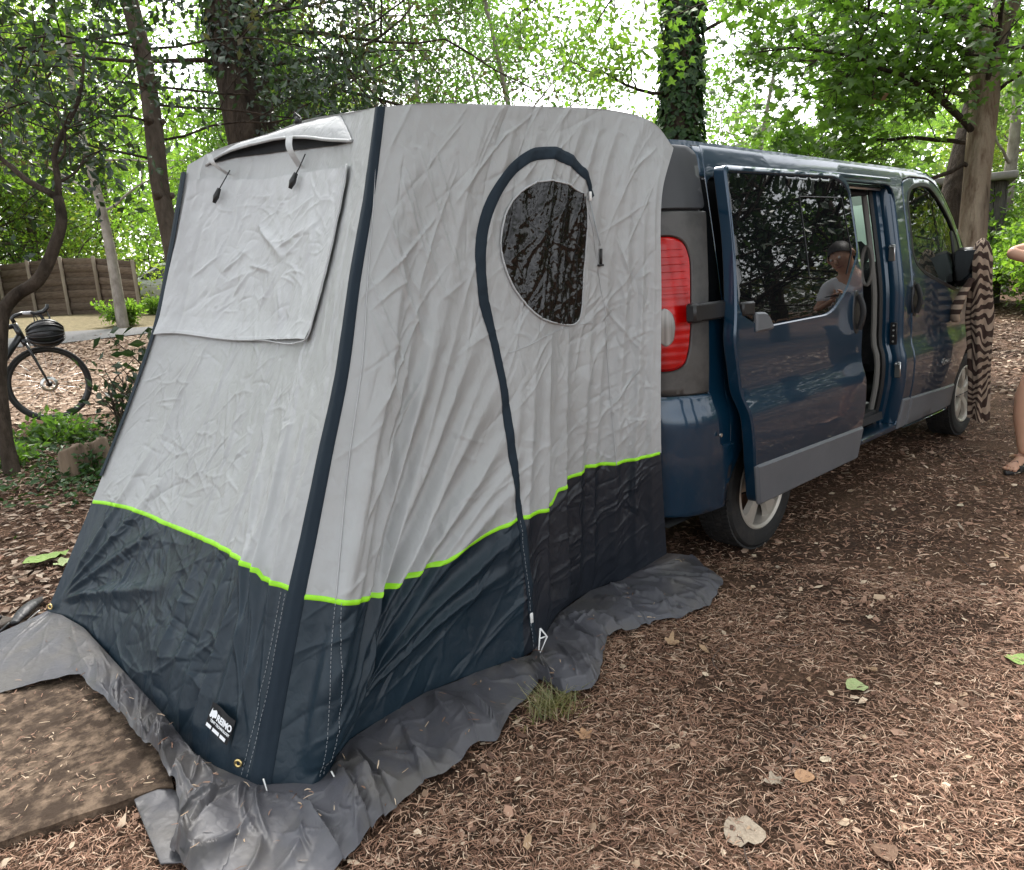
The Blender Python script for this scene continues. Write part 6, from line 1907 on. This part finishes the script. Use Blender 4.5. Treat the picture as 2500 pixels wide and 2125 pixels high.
for x in (-1.3, 1.3):
    for s in (-1, 1):
        w_ = MB().lathe([(.18, -.09), (.30, -.1), (.315, -.06), (.315, .06), (.30, .1), (.18, .09)], (x, s * .76, .315), (0, s, 0), 28).build("wheel", RUBBER, car, keep=False)
        rm = MB().lathe([(0, .07), (.15, .075), (.19, .09), (.19, -.05)], (x, s * .76, .315), (0, s, 0), 20).build("rim", SILVER, None); rm.parent = w_
for s in (-1, 1): MB().box((-2.0, s * .62, .68), (.12, .30, .15), bev=.05).build("headlight", CLEAR_L, car, keep=False)

# shed
shed = thing("shed", "dark wooden shed with a pale flat roof edge beyond the van's windscreen", 'shed', (16.6, 3.9, gzf(16.6, 3.9)), (0, 0, R(18)))
SHW = M("weathered_shed_boards", (.05, .045, .042), .9, col2=(.10, .09, .082), scale=6, detail=8, stretch=(6, 6, .6), bump=.4, bscale=20, bdist=.01)
for k in range(14): MB().box((-1.2, -1.3 + k * .2, 1.3), (.05, .19, 2.6), bev=.006).build("board", SHW, shed, keep=False)
for k in range(12): MB().box((-1.1 + k * .2, -1.42, 1.3), (.19, .05, 2.6), bev=.006).build("board", SHW, shed, keep=False)
MB().box((0, 0, 1.25), (2.3, 2.7, 2.5)).build("wall", SHW, shed, keep=False)
MB().box((0, 0, 2.70), (2.9, 3.2, .16), bev=.02).build("roof", M("pale_roof_edge", (.24, .23, .21), .8, col2=(.16, .15, .14), scale=4), shed, keep=False)
wnd = MB().box((-1.24, .35, 1.75), (.03, .75, .75)).build("window", M("pale_window_frame", (.5, .5, .48), .6), shed, keep=False)
pn = MB().box((-1.262, .35, 1.75), (.012, .62, .62)).build("pane", DARKGLASS, None); pn.parent = wnd
MB().box((-1.24, -.75, 1.9), (.04, .12, .5)).build("notice", M("white_notice", (.7, .7, .68), .7), shed, keep=False)

# ---------------------------------------------------------------- things on the ground near the tent
pl = thing("plywood_board", "weathered plywood sheet strewn with needles under the tent's front skirt", 'board', (-3.0, -.1, .02))
BOARD = M("weathered_plywood", (.05, .034, .024), .92, col2=(.19, .135, .095), scale=24, detail=15, lo=.42, hi=.60, col3=(.05, .034, .024), scale3=11., bump=.9, bscale=26, bdist=.012, spec=.2)
A_, B_ = np.array([-2.815, -.535]), np.array([-3.228, -.425])
d = (B_ - A_) / np.linalg.norm(B_ - A_); nrm = np.array([-d[1], d[0]])
if nrm[1] < 0: nrm = -nrm
gs, gt = np.meshgrid(np.linspace(0, 1.05, 120), np.linspace(0, 1.0, 110), indexing='ij')
X = A_[0] + d[0] * gs + nrm[0] * gt; Y = A_[1] + d[1] * gs + nrm[1] * gt
edge = np.minimum(np.minimum(gs, 1.05 - gs), np.minimum(gt, 1.0 - gt))
base = np.interp(Y, [-.6, .2, .6], [.0, .002, .02])
Z = base + .030 + .0035 * perlin(gs * 6, gt * 25, 5) + .004 * perlin(gs * 14, gt * 14, 6) - .006 * np.clip(1 - edge / .012, 0, 1)
X = X + (.004 * perlin(gs * 20, gt * 20, 7)) * (edge < .004); Y = Y + .006 * perlin(gs * 9, gt * 9, 8) * (edge < .004)
top = np.stack([X, Y, Z], -1)
mb = MB().grid(top)
rim = np.r_[top[:, 0], top[-1, 1:], top[::-1, -1][1:], top[0, ::-1][1:-1]]
low = rim.copy(); low[:, 2] = rim[:, 2] - .04
mb.grid(np.stack([rim, low], 1)[:, ::-1], closed_u=True)
sharp(mb.build("board", BOARD, pl), 40)
n = 2600
gs = RNG.uniform(0, 1.0, n); gt = RNG.uniform(0, .95, n); cl = perlin(gs * 4, gt * 4, 9) + perlin(gs * 11, gt * 11, 10) * .6
ok = cl > RNG.normal(.25, .3, n); gs, gt = gs[ok], gt[ok]; m = len(gs)
X = A_[0] + d[0] * gs + nrm[0] * gt; Y = A_[1] + d[1] * gs + nrm[1] * gt
v, f = strips(np.c_[X, Y, np.interp(Y, [-.6, .2, .6], [.0, .002, .02]) + .034 + RNG.uniform(0, .008, m)], RNG.uniform(0, 6.28, m), RNG.uniform(.006, .035, m), RNG.uniform(.001, .005, m), RNG.normal(0, .006, m), RNG.uniform(0, .005, m), RNG.uniform(-.6, .6, m))
put(mesh_np("needle_debris", v, f, frag_mat, pl, smooth=False), kind='stuff')

sx, sy = -2.20, 3.10
stump = thing("tree_stump", "low sawn tree stump with pale split wood and ivy behind the tent's left edge", 'stump', (sx, sy, gzf(sx, sy)))
mb = MB(); th = np.linspace(0, 2 * math.pi, 40, endpoint=False)
G = []
for h, k in ((-.1, 1.25), (0, 1.12), (.06, 1.03), (.14, 1.0), (.20, .97), (.215, .90), (.212, .45), (.21, .02)):
    r_ = .10 * k * (1 + .10 * np.cos(3 * th + 1) + .07 * np.cos(7 * th) + .04 * np.cos(13 * th + 2))
    G.append(np.c_[sx + r_ * np.cos(th), sy + r_ * np.sin(th), gzf(sx, sy) + h + .03 * np.cos(th + 1) * (h > .15)])
G = np.array(G).transpose(1, 0, 2)
mb.grid(G, closed_u=True)
mb.build("wood", M("split_pale_wood", (.08, .055, .038), .9, col2=(.22, .16, .11), scale=10, detail=9, stretch=(1, 1, .15), bump=.8, bscale=22, bdist=.012), stump)
G2 = (G - np.array([sx, sy, 0])) * np.array([.62, .62, 1]) + np.array([sx + .165, sy + .03, .01])
MB().grid(G2, closed_u=True).build("wood", M("stump_bark", (.14, .10, .07), .95, col2=(.25, .19, .14), scale=10, detail=9, stretch=(1, 1, .2), bump=.9, bscale=22, bdist=.015), stump)
rg = np.random.default_rng(5)
P = np.array([(sx + .07, sy - .09, 0)]) + rg.normal(0, 1, (170, 3)) * np.array([.07, .03, .075]) + np.array([0, 0, gzf(sx, sy) + .08])
v, f = leaves(P, .05, up=.25, rg=rg); mesh_np("ivy", v, f, LEAF_IVY, stump, smooth=False)

bag = thing("strap_bag", "black nylon bag lying behind the tent's far front corner", 'bag', (-2.86, 1.14, gzf(-2.86, 1.14)))
BLK = cloth("black_nylon", (.012, .012, .014), (.02, .02, .024), .5, .3)
t = np.linspace(0, 1, 26); c_ = spl([(-2.955, .985, .105), (-2.90, 1.06, .115), (-2.85, 1.13, .12), (-2.81, 1.20, .11)], t)
MB().tube(c_ + np.c_[0 * t, 0 * t, .004 * np.sin(t * 5)], .026 * np.sin(np.pi * np.clip(t, .06, .94)) ** .4 + .006, 12, flat=.6).build("bag_body", BLK, bag)
MB().tube(spl([(-2.99, 1.0, .15), (-3.03, .99, .11), (-3.02, .95, .10), (-2.97, .97, .12)], np.linspace(0, 1, 14)), .006, 6).build("bag_loop", BLACK, bag)
slab = thing("dark_plank", "dark plank end at the left edge behind the tent's skirt", 'plank', (-3.13, 1.02, .06))
MB().box((-3.14, 1.03, gzf(-3.1, 1.0) + .02), (.40, .12, .035), rz=.38, bev=.006).build("plank", M("wet_dark_wood", (.03, .022, .016), .8, col2=(.06, .045, .033), scale=6, stretch=(1, 5, 5)), slab)

# ---------------------------------------------------------------- bicycle with a helmet on its bars
BB = np.array([-1.895, 5.085]); bz = gzf(*BB) + .012
bd = np.array([.983, -.184]); bn = np.array([.184, .983])
bike = thing("bicycle", "black drop-bar bicycle standing behind the crooked tree at the left edge", 'bicycle', (BB[0], BB[1], bz))
FRB = M("matt_black_frame", (.010, .010, .012), .35, coat=.4)
TAPE = M("bar_tape", (.02, .02, .022), .8)
WHT = M("silver_tape", (.5, .5, .53), .4)


def bp_(a, h, s=0.): return np.array([BB[0] + bd[0] * a + bn[0] * s, BB[1] + bd[1] * a + bn[1] * s, bz + h])


def bt(mb, pts, r, n=10, flat=1.): return mb.tube(np.array([bp_(*p) for p in pts]), r, n, flat=flat)


for a in (0., -1.0):
    ax = (bn[0], bn[1], 0)
    wh = MB().lathe([(.315, -.012), (.322, -.02), (.335, -.017), (.342, 0), (.335, .017), (.322, .02), (.315, .012)], bp_(a, .342), ax, 64).build("wheel", RUBBER, bike)
    MB().lathe([(.322, -.012), (.300, -.014), (.285, -.005), (.285, .005), (.300, .014), (.322, .012)], bp_(a, .342), ax, 64).build("rim", FRB, wh)
    mb = MB()
    for k in range(24):
        an = 2 * math.pi * k / 24; s_ = .028 if k % 2 else -.028; an2 = an + (.35 if k % 4 < 2 else -.35)
        mb.tube(np.array([bp_(a + .022 * math.cos(an2), .342 + .022 * math.sin(an2), s_), bp_(a + .29 * math.cos(an), .342 + .29 * math.sin(an), 0)]), .0012, 4)
    mb.build("spokes", SILVER, wh)
    MB().lathe([(0, -.05), (.012, -.05), (.014, -.035), (.026, -.03), (.016, -.02), (.014, 0), (.016, .02), (.026, .03), (.014, .035), (.012, .05), (0, .05)], bp_(a, .342), ax, 16).build("hub", FRB, wh)
    MB().lathe([(.045, -.038), (.070, -.038), (.070, -.036), (.045, -.036), (.045, -.038)], bp_(a, .342), ax, 30).build("brake_disc", SILVER, wh)
mb = MB()
for s in (-.05, .05): bt(mb, [(0, .342, s), (-.03, .44, s), (-.085, .62, s * .9), (-.115, .72, s * .5)], np.array([.012, .014, .017, .02]), 10, .7)
bt(mb, [(-.112, .70), (-.13, .76)], .03)
mb.build("fork", FRB, bike)
mb = MB()
bt(mb, [(-.128, .74), (-.175, .90)], .026, 12)
bt(mb, [(-.15, .79), (-.35, .53), (-.59, .285)], .030, 12)
bt(mb, [(-.17, .88), (-.45, .84), (-.76, .80)], .022, 12)
bt(mb, [(-.59, .28), (-.70, .58), (-.80, .90)], .022, 12)
for s in (-.055, .055):
    bt(mb, [(-.74, .70, s * .3), (-.88, .51, s * .8), (-1.0, .342, s)], .010, 8)
    bt(mb, [(-.60, .275, s * .5), (-.8, .30, s * .9), (-1.0, .342, s)], .011, 8)
mb.build("frame", FRB, bike)
mb = MB(); bt(mb, [(-.17, .905), (-.185, .945), (-.16, .965), (-.09, .985)], .018, 10); mb.build("stem", FRB, bike)
mb = MB()
for s in (-1, 1):
    bt(mb, [(-.085, .985, 0), (-.085, .985, s * .10), (-.08, .985, s * .17), (-.03, .985, s * .205), (.03, .965, s * .21), (.055, .91, s * .215), (.03, .855, s * .22), (-.06, .84, s * .225)], .0135, 9)
bar = mb.build("handlebar", TAPE, bike)
mb = MB(); bt(mb, [(-.085, .985, -.11), (-.08, .985, -.17), (-.03, .985, -.203)], .0155, 9); mb.build("bar_wrap", WHT, bar)
for s in (-1, 1):
    mb = MB(); bt(mb, [(.01, .98, s * .21), (.06, .985, s * .21), (.095, 1.02, s * .21), (.10, 1.05, s * .21)], np.array([.017, .019, .017, .012]), 9); bt(mb, [(.085, .99, s * .212), (.10, .93, s * .216), (.085, .87, s * .222)], .006, 7)
    mb.build("brake_lever", FRB, bike)
mb = MB(); bt(mb, [(-.80, .88), (-.815, .95)], .015); bt(mb, [(-.97, .985), (-.85, .975), (-.72, .965)], np.array([.06, .045, .018]), 10, .45); mb.build("saddle", FRB, bike)
mb = MB(); mb.lathe([(.03, .05), (.09, .048), (.092, .052), (.085, .056), (.03, .054)], bp_(-.59, .28), (bn[0], bn[1], 0), 30); bt(mb, [(-.59, .28, -.07), (-.44, .20, -.075)], .011); bt(mb, [(-.59, .28, .07), (-.74, .36, .075)], .011)
mb.box(bp_(-.43, .195, -.12), (.09, .08, .02), rz=-.18, bev=.005).box(bp_(-.75, .365, .12), (.09, .08, .02), rz=-.18, bev=.005); mb.build("crankset", FRB, bike)
hc = bp_(.045, .80, -.25)
hel = thing("helmet", "black bicycle helmet hanging from the drop bars", 'helmet', tuple(hc))
ca = np.array([-bn[0], -bn[1], 0.]); cb = np.array([bd[0], bd[1], 0.]); cu_ = np.array([0, 0, 1.])
mb = MB(); th = np.linspace(0, 2 * math.pi, 32, endpoint=False); G = []
for q in np.linspace(-.35, math.pi / 2, 12):
    r_ = math.cos(q)
    G.append(hc + ca * .13 * math.sin(q) + r_ * (.145 * np.cos(th)[:, None] * cb + .125 * np.sin(th)[:, None] * cu_ * (1 + .12 * np.cos(th)[:, None])))
mb.grid(np.array(G).transpose(1, 0, 2), closed_u=True); mb.build("shell", M("gloss_black_shell", (.010, .010, .012), .4, coat=.2), hel)
mb = MB()
for an in np.linspace(-1.1, 1.1, 6):
    mb.tube([hc + ca * (.135 * math.cos(q) * math.cos(an * .8)) + cb * .150 * math.sin(q) + cu_ * .128 * math.sin(an) * math.cos(q) for q in np.linspace(-1.2, 1.2, 12)], .007, 6)
mb.build("ribs", BLACK, hel)
MB().tube([hc + (.0, 0, .0), hc + (-.03, .06, .12), hc + (-.05, .08, .19), hc + (-.06, .02, .10), hc + (-.02, -.06, .0)], .005, 6).build("chin_strap", BLACK, hel)

# ---------------------------------------------------------------- zebra-striped robe hanging on the van's mirror
ZEB = bpy.data.materials.new("zebra_cloth"); ZEB.use_nodes = True
nt = ZEB.node_tree; b = nt.nodes['Principled BSDF']; tc = N(nt, 'ShaderNodeTexCoord')
at = N(nt, 'ShaderNodeAttribute', attribute_name='cloth')
nz = N(nt, 'ShaderNodeTexNoise', Scale=2.4, Detail=2.); nt.links.new(at.outputs['Vector'], nz.inputs['Vector'])
ad = N(nt, 'ShaderNodeMixRGB', blend_type='LINEAR_LIGHT'); ad.inputs[0].default_value = .16
nt.links.new(at.outputs['Vector'], ad.inputs[1]); nt.links.new(nz.outputs['Color'], ad.inputs[2])
wv = N(nt, 'ShaderNodeTexWave', wave_type='BANDS', bands_direction='Y', Scale=4.6, Distortion=1.6, Detail=1.); wv.inputs['Detail Scale'].default_value = .8
nt.links.new(ad.outputs[0], wv.inputs['Vector'])
rp = ramp(nt, wv.outputs['Fac'], [(.46, (.042, .022, .016)), (.54, (.35, .265, .20))])
nt.links.new(rp.outputs[0], b.inputs['Base Color']); b.inputs['Roughness'].default_value = .9
robe = thing("hanging_robe", "brown and cream zebra-striped robe hanging from the van's side mirror", 'robe', (2.66, -1.06, .2))
nu, nv = 90, 120
v = np.linspace(0, 1, nv); zc = 1.49 - 1.29 * v
cx = np.interp(v, [0, .15, 1], [2.665, 2.66, 2.76]); cyy = np.interp(v, [0, .15, 1], [-1.055, -1.06, -1.085])
wd = .70 * np.interp(v, [0, .02, .06, .12, .20, .32, .42, .55, .75, 1], [.012, .05, .08, .095, .095, .10, .115, .10, .088, .092])
tk = np.interp(v, [0, .02, .08, .3, 1], [.012, .04, .06, .075, .055])
th = np.linspace(0, 2 * math.pi, nu, endpoint=False)
fd = 1 + .13 * np.cos(5 * th[:, None] + 1.2 + 1.3 * v[None]) * np.clip(v * 3, 0, 1)[None] + .07 * np.cos(9 * th[:, None] + 2 * v[None]) + .06 * perlin(np.cos(th)[:, None] * 2 + 4, v[None] * 5 + np.sin(th)[:, None], 3)
dw = np.array([.55, -.83]); dt = np.array([-.83, -.55])
X = cx[None] + dw[0] * wd[None] * np.cos(th)[:, None] * fd + dt[0] * tk[None] * np.sin(th)[:, None] * fd
Y = cyy[None] + dw[1] * wd[None] * np.cos(th)[:, None] * fd + dt[1] * tk[None] * np.sin(th)[:, None] * fd
Z = np.repeat(zc[None], nu, 0) + .012 * np.cos(2 * th)[:, None] * (v[None] > .9)
mb = MB().grid(np.stack([X, Y, Z], -1), closed_u=True)
ro = mb.build("cloth", ZEB, robe)
att = ro.data.attributes.new('cloth', 'FLOAT_VECTOR', 'POINT')
arr = np.stack([np.repeat((np.cos(th) * .35)[:, None], nv, 1), np.repeat(zc[None], nu, 0) + .07 * np.cos(th)[:, None] * np.sin(v * 14)[None], np.sin(th)[:, None] * .2 + 0 * v[None]], -1)
att.data.foreach_set('vector', arr.reshape(-1, 3).astype(np.float32).ravel())
# loose sleeve flaring to the left and the tied belt end on the right
q = spl([(2.615, -1.02, 1.22), (2.565, -.975, 1.10), (2.53, -.95, .98), (2.54, -.96, .93)], np.linspace(0, 1, 20))
sl = MB().tube(q, np.r_[np.linspace(.03, .055, 14), np.linspace(.055, .04, 6)], 14, flat=.5).build("sleeve", ZEB, robe)
a2 = sl.data.attributes.new('cloth', 'FLOAT_VECTOR', 'POINT')
co = np.zeros(len(sl.data.vertices) * 3, np.float32); sl.data.vertices.foreach_get('co', co); a2.data.foreach_set('vector', co * np.tile(np.array([1, 0, 0], np.float32), len(co) // 3) + np.roll(co, -1) * np.tile(np.array([0, 1, 0], np.float32), len(co) // 3))
MB().tube([(2.665, -1.055, 1.485), (2.67, -1.03, 1.46), (2.68, -1.0, 1.43)], .006, 6).build("hanging_loop", BLACK, robe)

# ---------------------------------------------------------------- the person at the right edge
SKIN = M("skin", (.47, .265, .175), .5, col2=(.52, .30, .205), scale=5, detail=3, bump=.05, bscale=200, bdist=.001)
SKIN.node_tree.nodes['Principled BSDF'].inputs['Subsurface Weight'].default_value = .1
SKIN.node_tree.nodes['Principled BSDF'].inputs['Subsurface Radius'].default_value = (.02, .008, .004)
TEE = M("white_cotton", (.62, .63, .66), .9, bump=.3, bscale=60, bdist=.004)
SHORT = M("dark_cotton", (.02, .022, .03), .9, bump=.3, bscale=60, bdist=.004)
HAIR = M("dark_hair", (.018, .012, .009), .5, bump=.5, bscale=120, bdist=.003)
LEATHER = M("black_sandal_leather", (.012, .011, .011), .5)
CORK = M("sandal_sole", (.10, .06, .04), .9)


def skin(name, J, edges, mat, parent, sub=2):
    keys = list(J); me = bpy.data.meshes.new(name + "_frame")
    me.from_pydata([J[k][:3] for k in keys], [(keys.index(a), keys.index(b_)) for a, b_ in edges], [])
    o = bpy.data.objects.new(name + "_frame", me); COL.objects.link(o)
    md = o.modifiers.new("skin", 'SKIN'); md.use_smooth_shade = True
    for i, k in enumerate(keys):
        r_ = J[k][3]; sv = me.skin_vertices[0].data[i]
        sv.radius = (r_, r_) if np.isscalar(r_) else r_
        sv.use_root = (i == 0)
    ss = o.modifiers.new("sub", 'SUBSURF'); ss.levels = sub; ss.render_levels = sub
    dg = bpy.context.evaluated_depsgraph_get()
    m2 = bpy.data.meshes.new_from_object(o.evaluated_get(dg)); m2.name = name
    bpy.data.objects.remove(o); bpy.data.meshes.remove(me)
    m2.materials.clear(); m2.materials.append(mat)
    m2.polygons.foreach_set("use_smooth", np.ones(len(m2.polygons), bool))
    n_ = bpy.data.objects.new(name, m2)
    return link(n_, parent)


pr = thing("person", "person in white T-shirt and black sandals, elbow out, cut off by the right edge", 'person', (2.28, -1.66, 0))
J = dict(pelvis=(2.36, -1.72, .93, .12), waist=(2.35, -1.72, 1.08, .115), chest=(2.31, -1.70, 1.26, .135), neck0=(2.285, -1.69, 1.43, .075), neck=(2.25, -1.685, 1.505, .052), head0=(2.215, -1.68, 1.56, .075), head=(2.20, -1.68, 1.64, .092), crown=(2.215, -1.68, 1.72, .06),
         shR=(2.30, -1.53, 1.415, .058), elR=(2.035, -1.375, 1.385, .039), foR=(2.06, -1.50, 1.34, .036), wrR=(2.09, -1.62, 1.30, .026),
         shL=(2.27, -1.86, 1.40, .058), elL=(2.17, -1.93, 1.14, .04), foL=(2.11, -1.84, 1.19, .037), wrL=(2.06, -1.75, 1.26, .026),
         hipR=(2.34, -1.61, .88, .092), knR=(2.20, -1.475, .50, .056), caR=(2.205, -1.47, .35, .054), anR=(2.21, -1.50, .10, .034),
         hipL=(2.37, -1.82, .88, .092), knL=(2.36, -1.84, .49, .056), caL=(2.38, -1.84, .34, .054), anL=(2.40, -1.83, .10, .034))
E_ = [('pelvis', 'waist'), ('waist', 'chest'), ('chest', 'neck0'), ('neck0', 'neck'), ('neck', 'head0'), ('head0', 'head'), ('head', 'crown'), ('neck0', 'shR'), ('shR', 'elR'), ('elR', 'foR'), ('foR', 'wrR'), ('neck0', 'shL'), ('shL', 'elL'), ('elL', 'foL'), ('foL', 'wrL'), ('pelvis', 'hipR'), ('hipR', 'knR'), ('knR', 'caR'), ('caR', 'anR'), ('pelvis', 'hipL'), ('hipL', 'knL'), ('knL', 'caL'), ('caL', 'anL')]
skin("body", J, E_, SKIN, pr)
JS = {k: (*J[k][:3], J[k][3] + .018) for k in ('waist', 'chest', 'neck0', 'shR', 'shL')}
JS['hem'] = (2.36, -1.72, .82, .165); JS['neck0'] = (2.29, -1.69, 1.42, .085)
def mix(a, b_, t): return tuple(np.array(J[a][:3]) * (1 - t) + np.array(J[b_][:3]) * t)
JS['slR'] = (*mix('shR', 'elR', .55), .068); JS['slL'] = (*mix('shL', 'elL', .6), .068)
skin("shirt", JS, [('waist', 'hem'), ('waist', 'chest'), ('chest', 'neck0'), ('neck0', 'shR'), ('shR', 'slR'), ('neck0', 'shL'), ('shL', 'slL')], TEE, pr)
JT = dict(p=(2.36, -1.72, .95, .14), hR=(2.34, -1.61, .86, .115), kR=(*mix('hipR', 'knR', .72), .095), hL=(2.37, -1.82, .86, .115), kL=(*mix('hipL', 'knL', .72), .095))
skin("shorts", JT, [('p', 'hR'), ('hR', 'kR'), ('p', 'hL'), ('hL', 'kL')], SHORT, pr)
th = np.linspace(0, 2 * math.pi, 28, endpoint=False)
hb = np.array([2.222, -1.68, 1.655]); ax_ = np.array([.42, 0, .9]); ax_ /= np.linalg.norm(ax_); bx_ = np.array([ax_[2], 0, -ax_[0]]); by_ = np.array([0, 1., 0])
G = [hb + ax_ * .098 * math.sin(q) + math.cos(q) * (.105 * np.cos(th)[:, None] * bx_ + .090 * np.sin(th)[:, None] * by_) * (1 + .04 * perlin(np.cos(th) * 4, np.sin(th) * 4 + q * 3, 5))[:, None] for q in np.linspace(-.25, math.pi / 2, 10)]
MB().grid(np.array(G).transpose(1, 0, 2), closed_u=True).build("hair", HAIR, pr)
# face: nose, eyes, mouth, ears; it looks down towards the hands
fd_ = Vector((-.93, -.06, -.36)).normalized(); fs = Vector((-.06, .998, 0)); fu = fd_.cross(fs) * -1
if fu.z < 0: fu = -fu
hc_ = Vector((2.205, -1.68, 1.635))
def fp(x, y, z): return np.array(hc_ + fs * x + fu * y + fd_ * z)
MB().tube([fp(0, .02, .088), fp(0, -.01, .104), fp(0, -.022, .098)], [.008, .014, .010], 8).build("nose", SKIN, pr)
MB().tube([fp(-.024, -.05, .080), fp(0, -.052, .09), fp(.024, -.05, .080)], [.003, .007, .003], 8).build("mouth", M("lips", (.35, .13, .1), .5), pr)
for s in (-1, 1):
    MB().lathe([(0, .008), (.008, .006), (.011, 0)], fp(s * .032, .022, .082), tuple(fd_), 10).build("eye", M("eye_white", (.6, .58, .55), .2), pr)
    MB().tube([fp(s * .088, .03, -.01), fp(s * .097, .005, -.008), fp(s * .09, -.025, .002)], [.008, .014, .008], 8).build("ear", SKIN, pr)
# hands: palm and five fingers each, closed round a phone
for nm, w_, tgt in (('R', (2.09, -1.62, 1.30), Vector((-.05, -.07, .0))), ('L', (2.06, -1.75, 1.26), Vector((-.02, .05, .03)))):
    w_ = Vector(w_); dz = tgt.normalized(); sd = Vector((.2, 0, 1)).cross(dz).normalized(); up_ = dz.cross(sd)
    J2 = dict(w=(*w_, .024), p=(*(w_ + dz * .05), (.036, .017))); E2 = [('w', 'p')]
    for k, (o_, l_) in enumerate(((-.030, .062), (-.010, .072), (.010, .068), (.028, .052))):
        b0 = w_ + dz * .085 + up_ * o_; b1 = b0 + dz * l_ * .45 + sd * .006; b2 = b1 + dz * l_ * .3 + sd * .02; b3 = b2 + sd * l_ * .3
        for q, (pp, r_) in enumerate(((b0, .0095), (b1, .009), (b2, .0083), (b3, .007))): J2[f'f{k}{q}'] = (*pp, r_)
        E2 += [('p', f'f{k}0'), (f'f{k}0', f'f{k}1'), (f'f{k}1', f'f{k}2'), (f'f{k}2', f'f{k}3')]
    t0 = w_ + dz * .03 + up_ * -.03 + sd * .01; t1 = t0 + dz * .03 + up_ * -.02 + sd * .015; t2 = t1 + dz * .028 + sd * .012
    J2['t0'] = (*t0, .012); J2['t1'] = (*t1, .0105); J2['t2'] = (*t2, .008); E2 += [('w', 't0'), ('t0', 't1'), ('t1', 't2')]
    skin("hand", J2, E2, SKIN, pr, 1)
ph = thing("phone", "dark phone held in the standing person's hands", 'phone', (2.02, -1.70, 1.31))
MB().box((2.02, -1.70, 1.31), (.075, .15, .009), bev=.003).build("phone_body", BLACK, ph)
# feet in slide sandals with crossed straps
for nm, an, dirn in (('R', (2.21, -1.50, .10), Vector((-.96, .22, 0)).normalized()), ('L', (2.40, -1.83, .10), Vector((-.98, -.2, 0)).normalized())):
    a = Vector((an[0], an[1], 0)); sd = Vector((-dirn.y, dirn.x, 0))
    def q_(x, y, z): return np.array(a + dirn * x + sd * y + Vector((0, 0, z)))
    JF = dict(an=(*an, .036), heel=(*q_(-.035, 0, .055), .033), mid=(*q_(.06, 0, .062), (.034, .028)), ball=(*q_(.125, 0, .046), (.042, .02)))
    EF = [('an', 'heel'), ('an', 'mid'), ('heel', 'mid'), ('mid', 'ball')]
    sgn = 1 if nm == 'L' else -1
    for k, (y, l_, r_) in enumerate(((-.030, .050, .0135), (-.009, .052, .0105), (.009, .046, .010), (.025, .038, .0095), (.038, .028, .009))):
        JF[f't{k}'] = (*q_(.15, y * sgn, .036), r_ + .001); JF[f'u{k}'] = (*q_(.15 + l_ * .6, y * sgn, .034), r_)
        EF += [('ball', f't{k}'), (f't{k}', f'u{k}')]
    skin("foot", JF, EF, SKIN, pr, 1)
    sd_t = thing("sandal", "black slide sandal with crossed straps on the foot at the right edge" if nm == 'R' else "black sandal on the standing person's farther foot, out of frame", 'sandal', tuple(q_(0, 0, 0)))
    th = np.linspace(0, 2 * math.pi, 36, endpoint=False)
    ox = .065 + .145 * np.cos(th); wy = np.sin(th) * np.interp(ox, [-.08, -.04, .06, .13, .18, .21], [.03, .036, .037, .048, .046, .03])
    prof = [np.array([q_(x * k + .065 * (1 - k), y * k, h) for x, y in zip(ox, wy)]) for k, h in ((.02, .004), (.98, .004), (1., .01), (1., .022), (.96, .027), (.02, .025))]
    MB().grid(np.array(prof).transpose(1, 0, 2), closed_u=True).build("sole", CORK if False else LEATHER, sd_t)
    for x0, x1 in ((.03, .115), (.115, .05)):
        t_ = np.linspace(0, 1, 16)
        row = []
        for dx in (-.016, .016):
            row.append(np.array([q_(x0 * (1 - s_) + x1 * s_ + dx, -.048 + .096 * s_, .025 + .062 * math.sin(math.pi * s_) ** .7 * (1.15 - .9 * (x0 * (1 - s_) + x1 * s_) / .2)) for s_ in t_]))
        up3 = np.array([0, 0, .004])
        MB().grid(np.stack([row[0], row[0] + up3, row[1] + up3, row[1]], 0)).build("strap", LEATHER, sd_t)
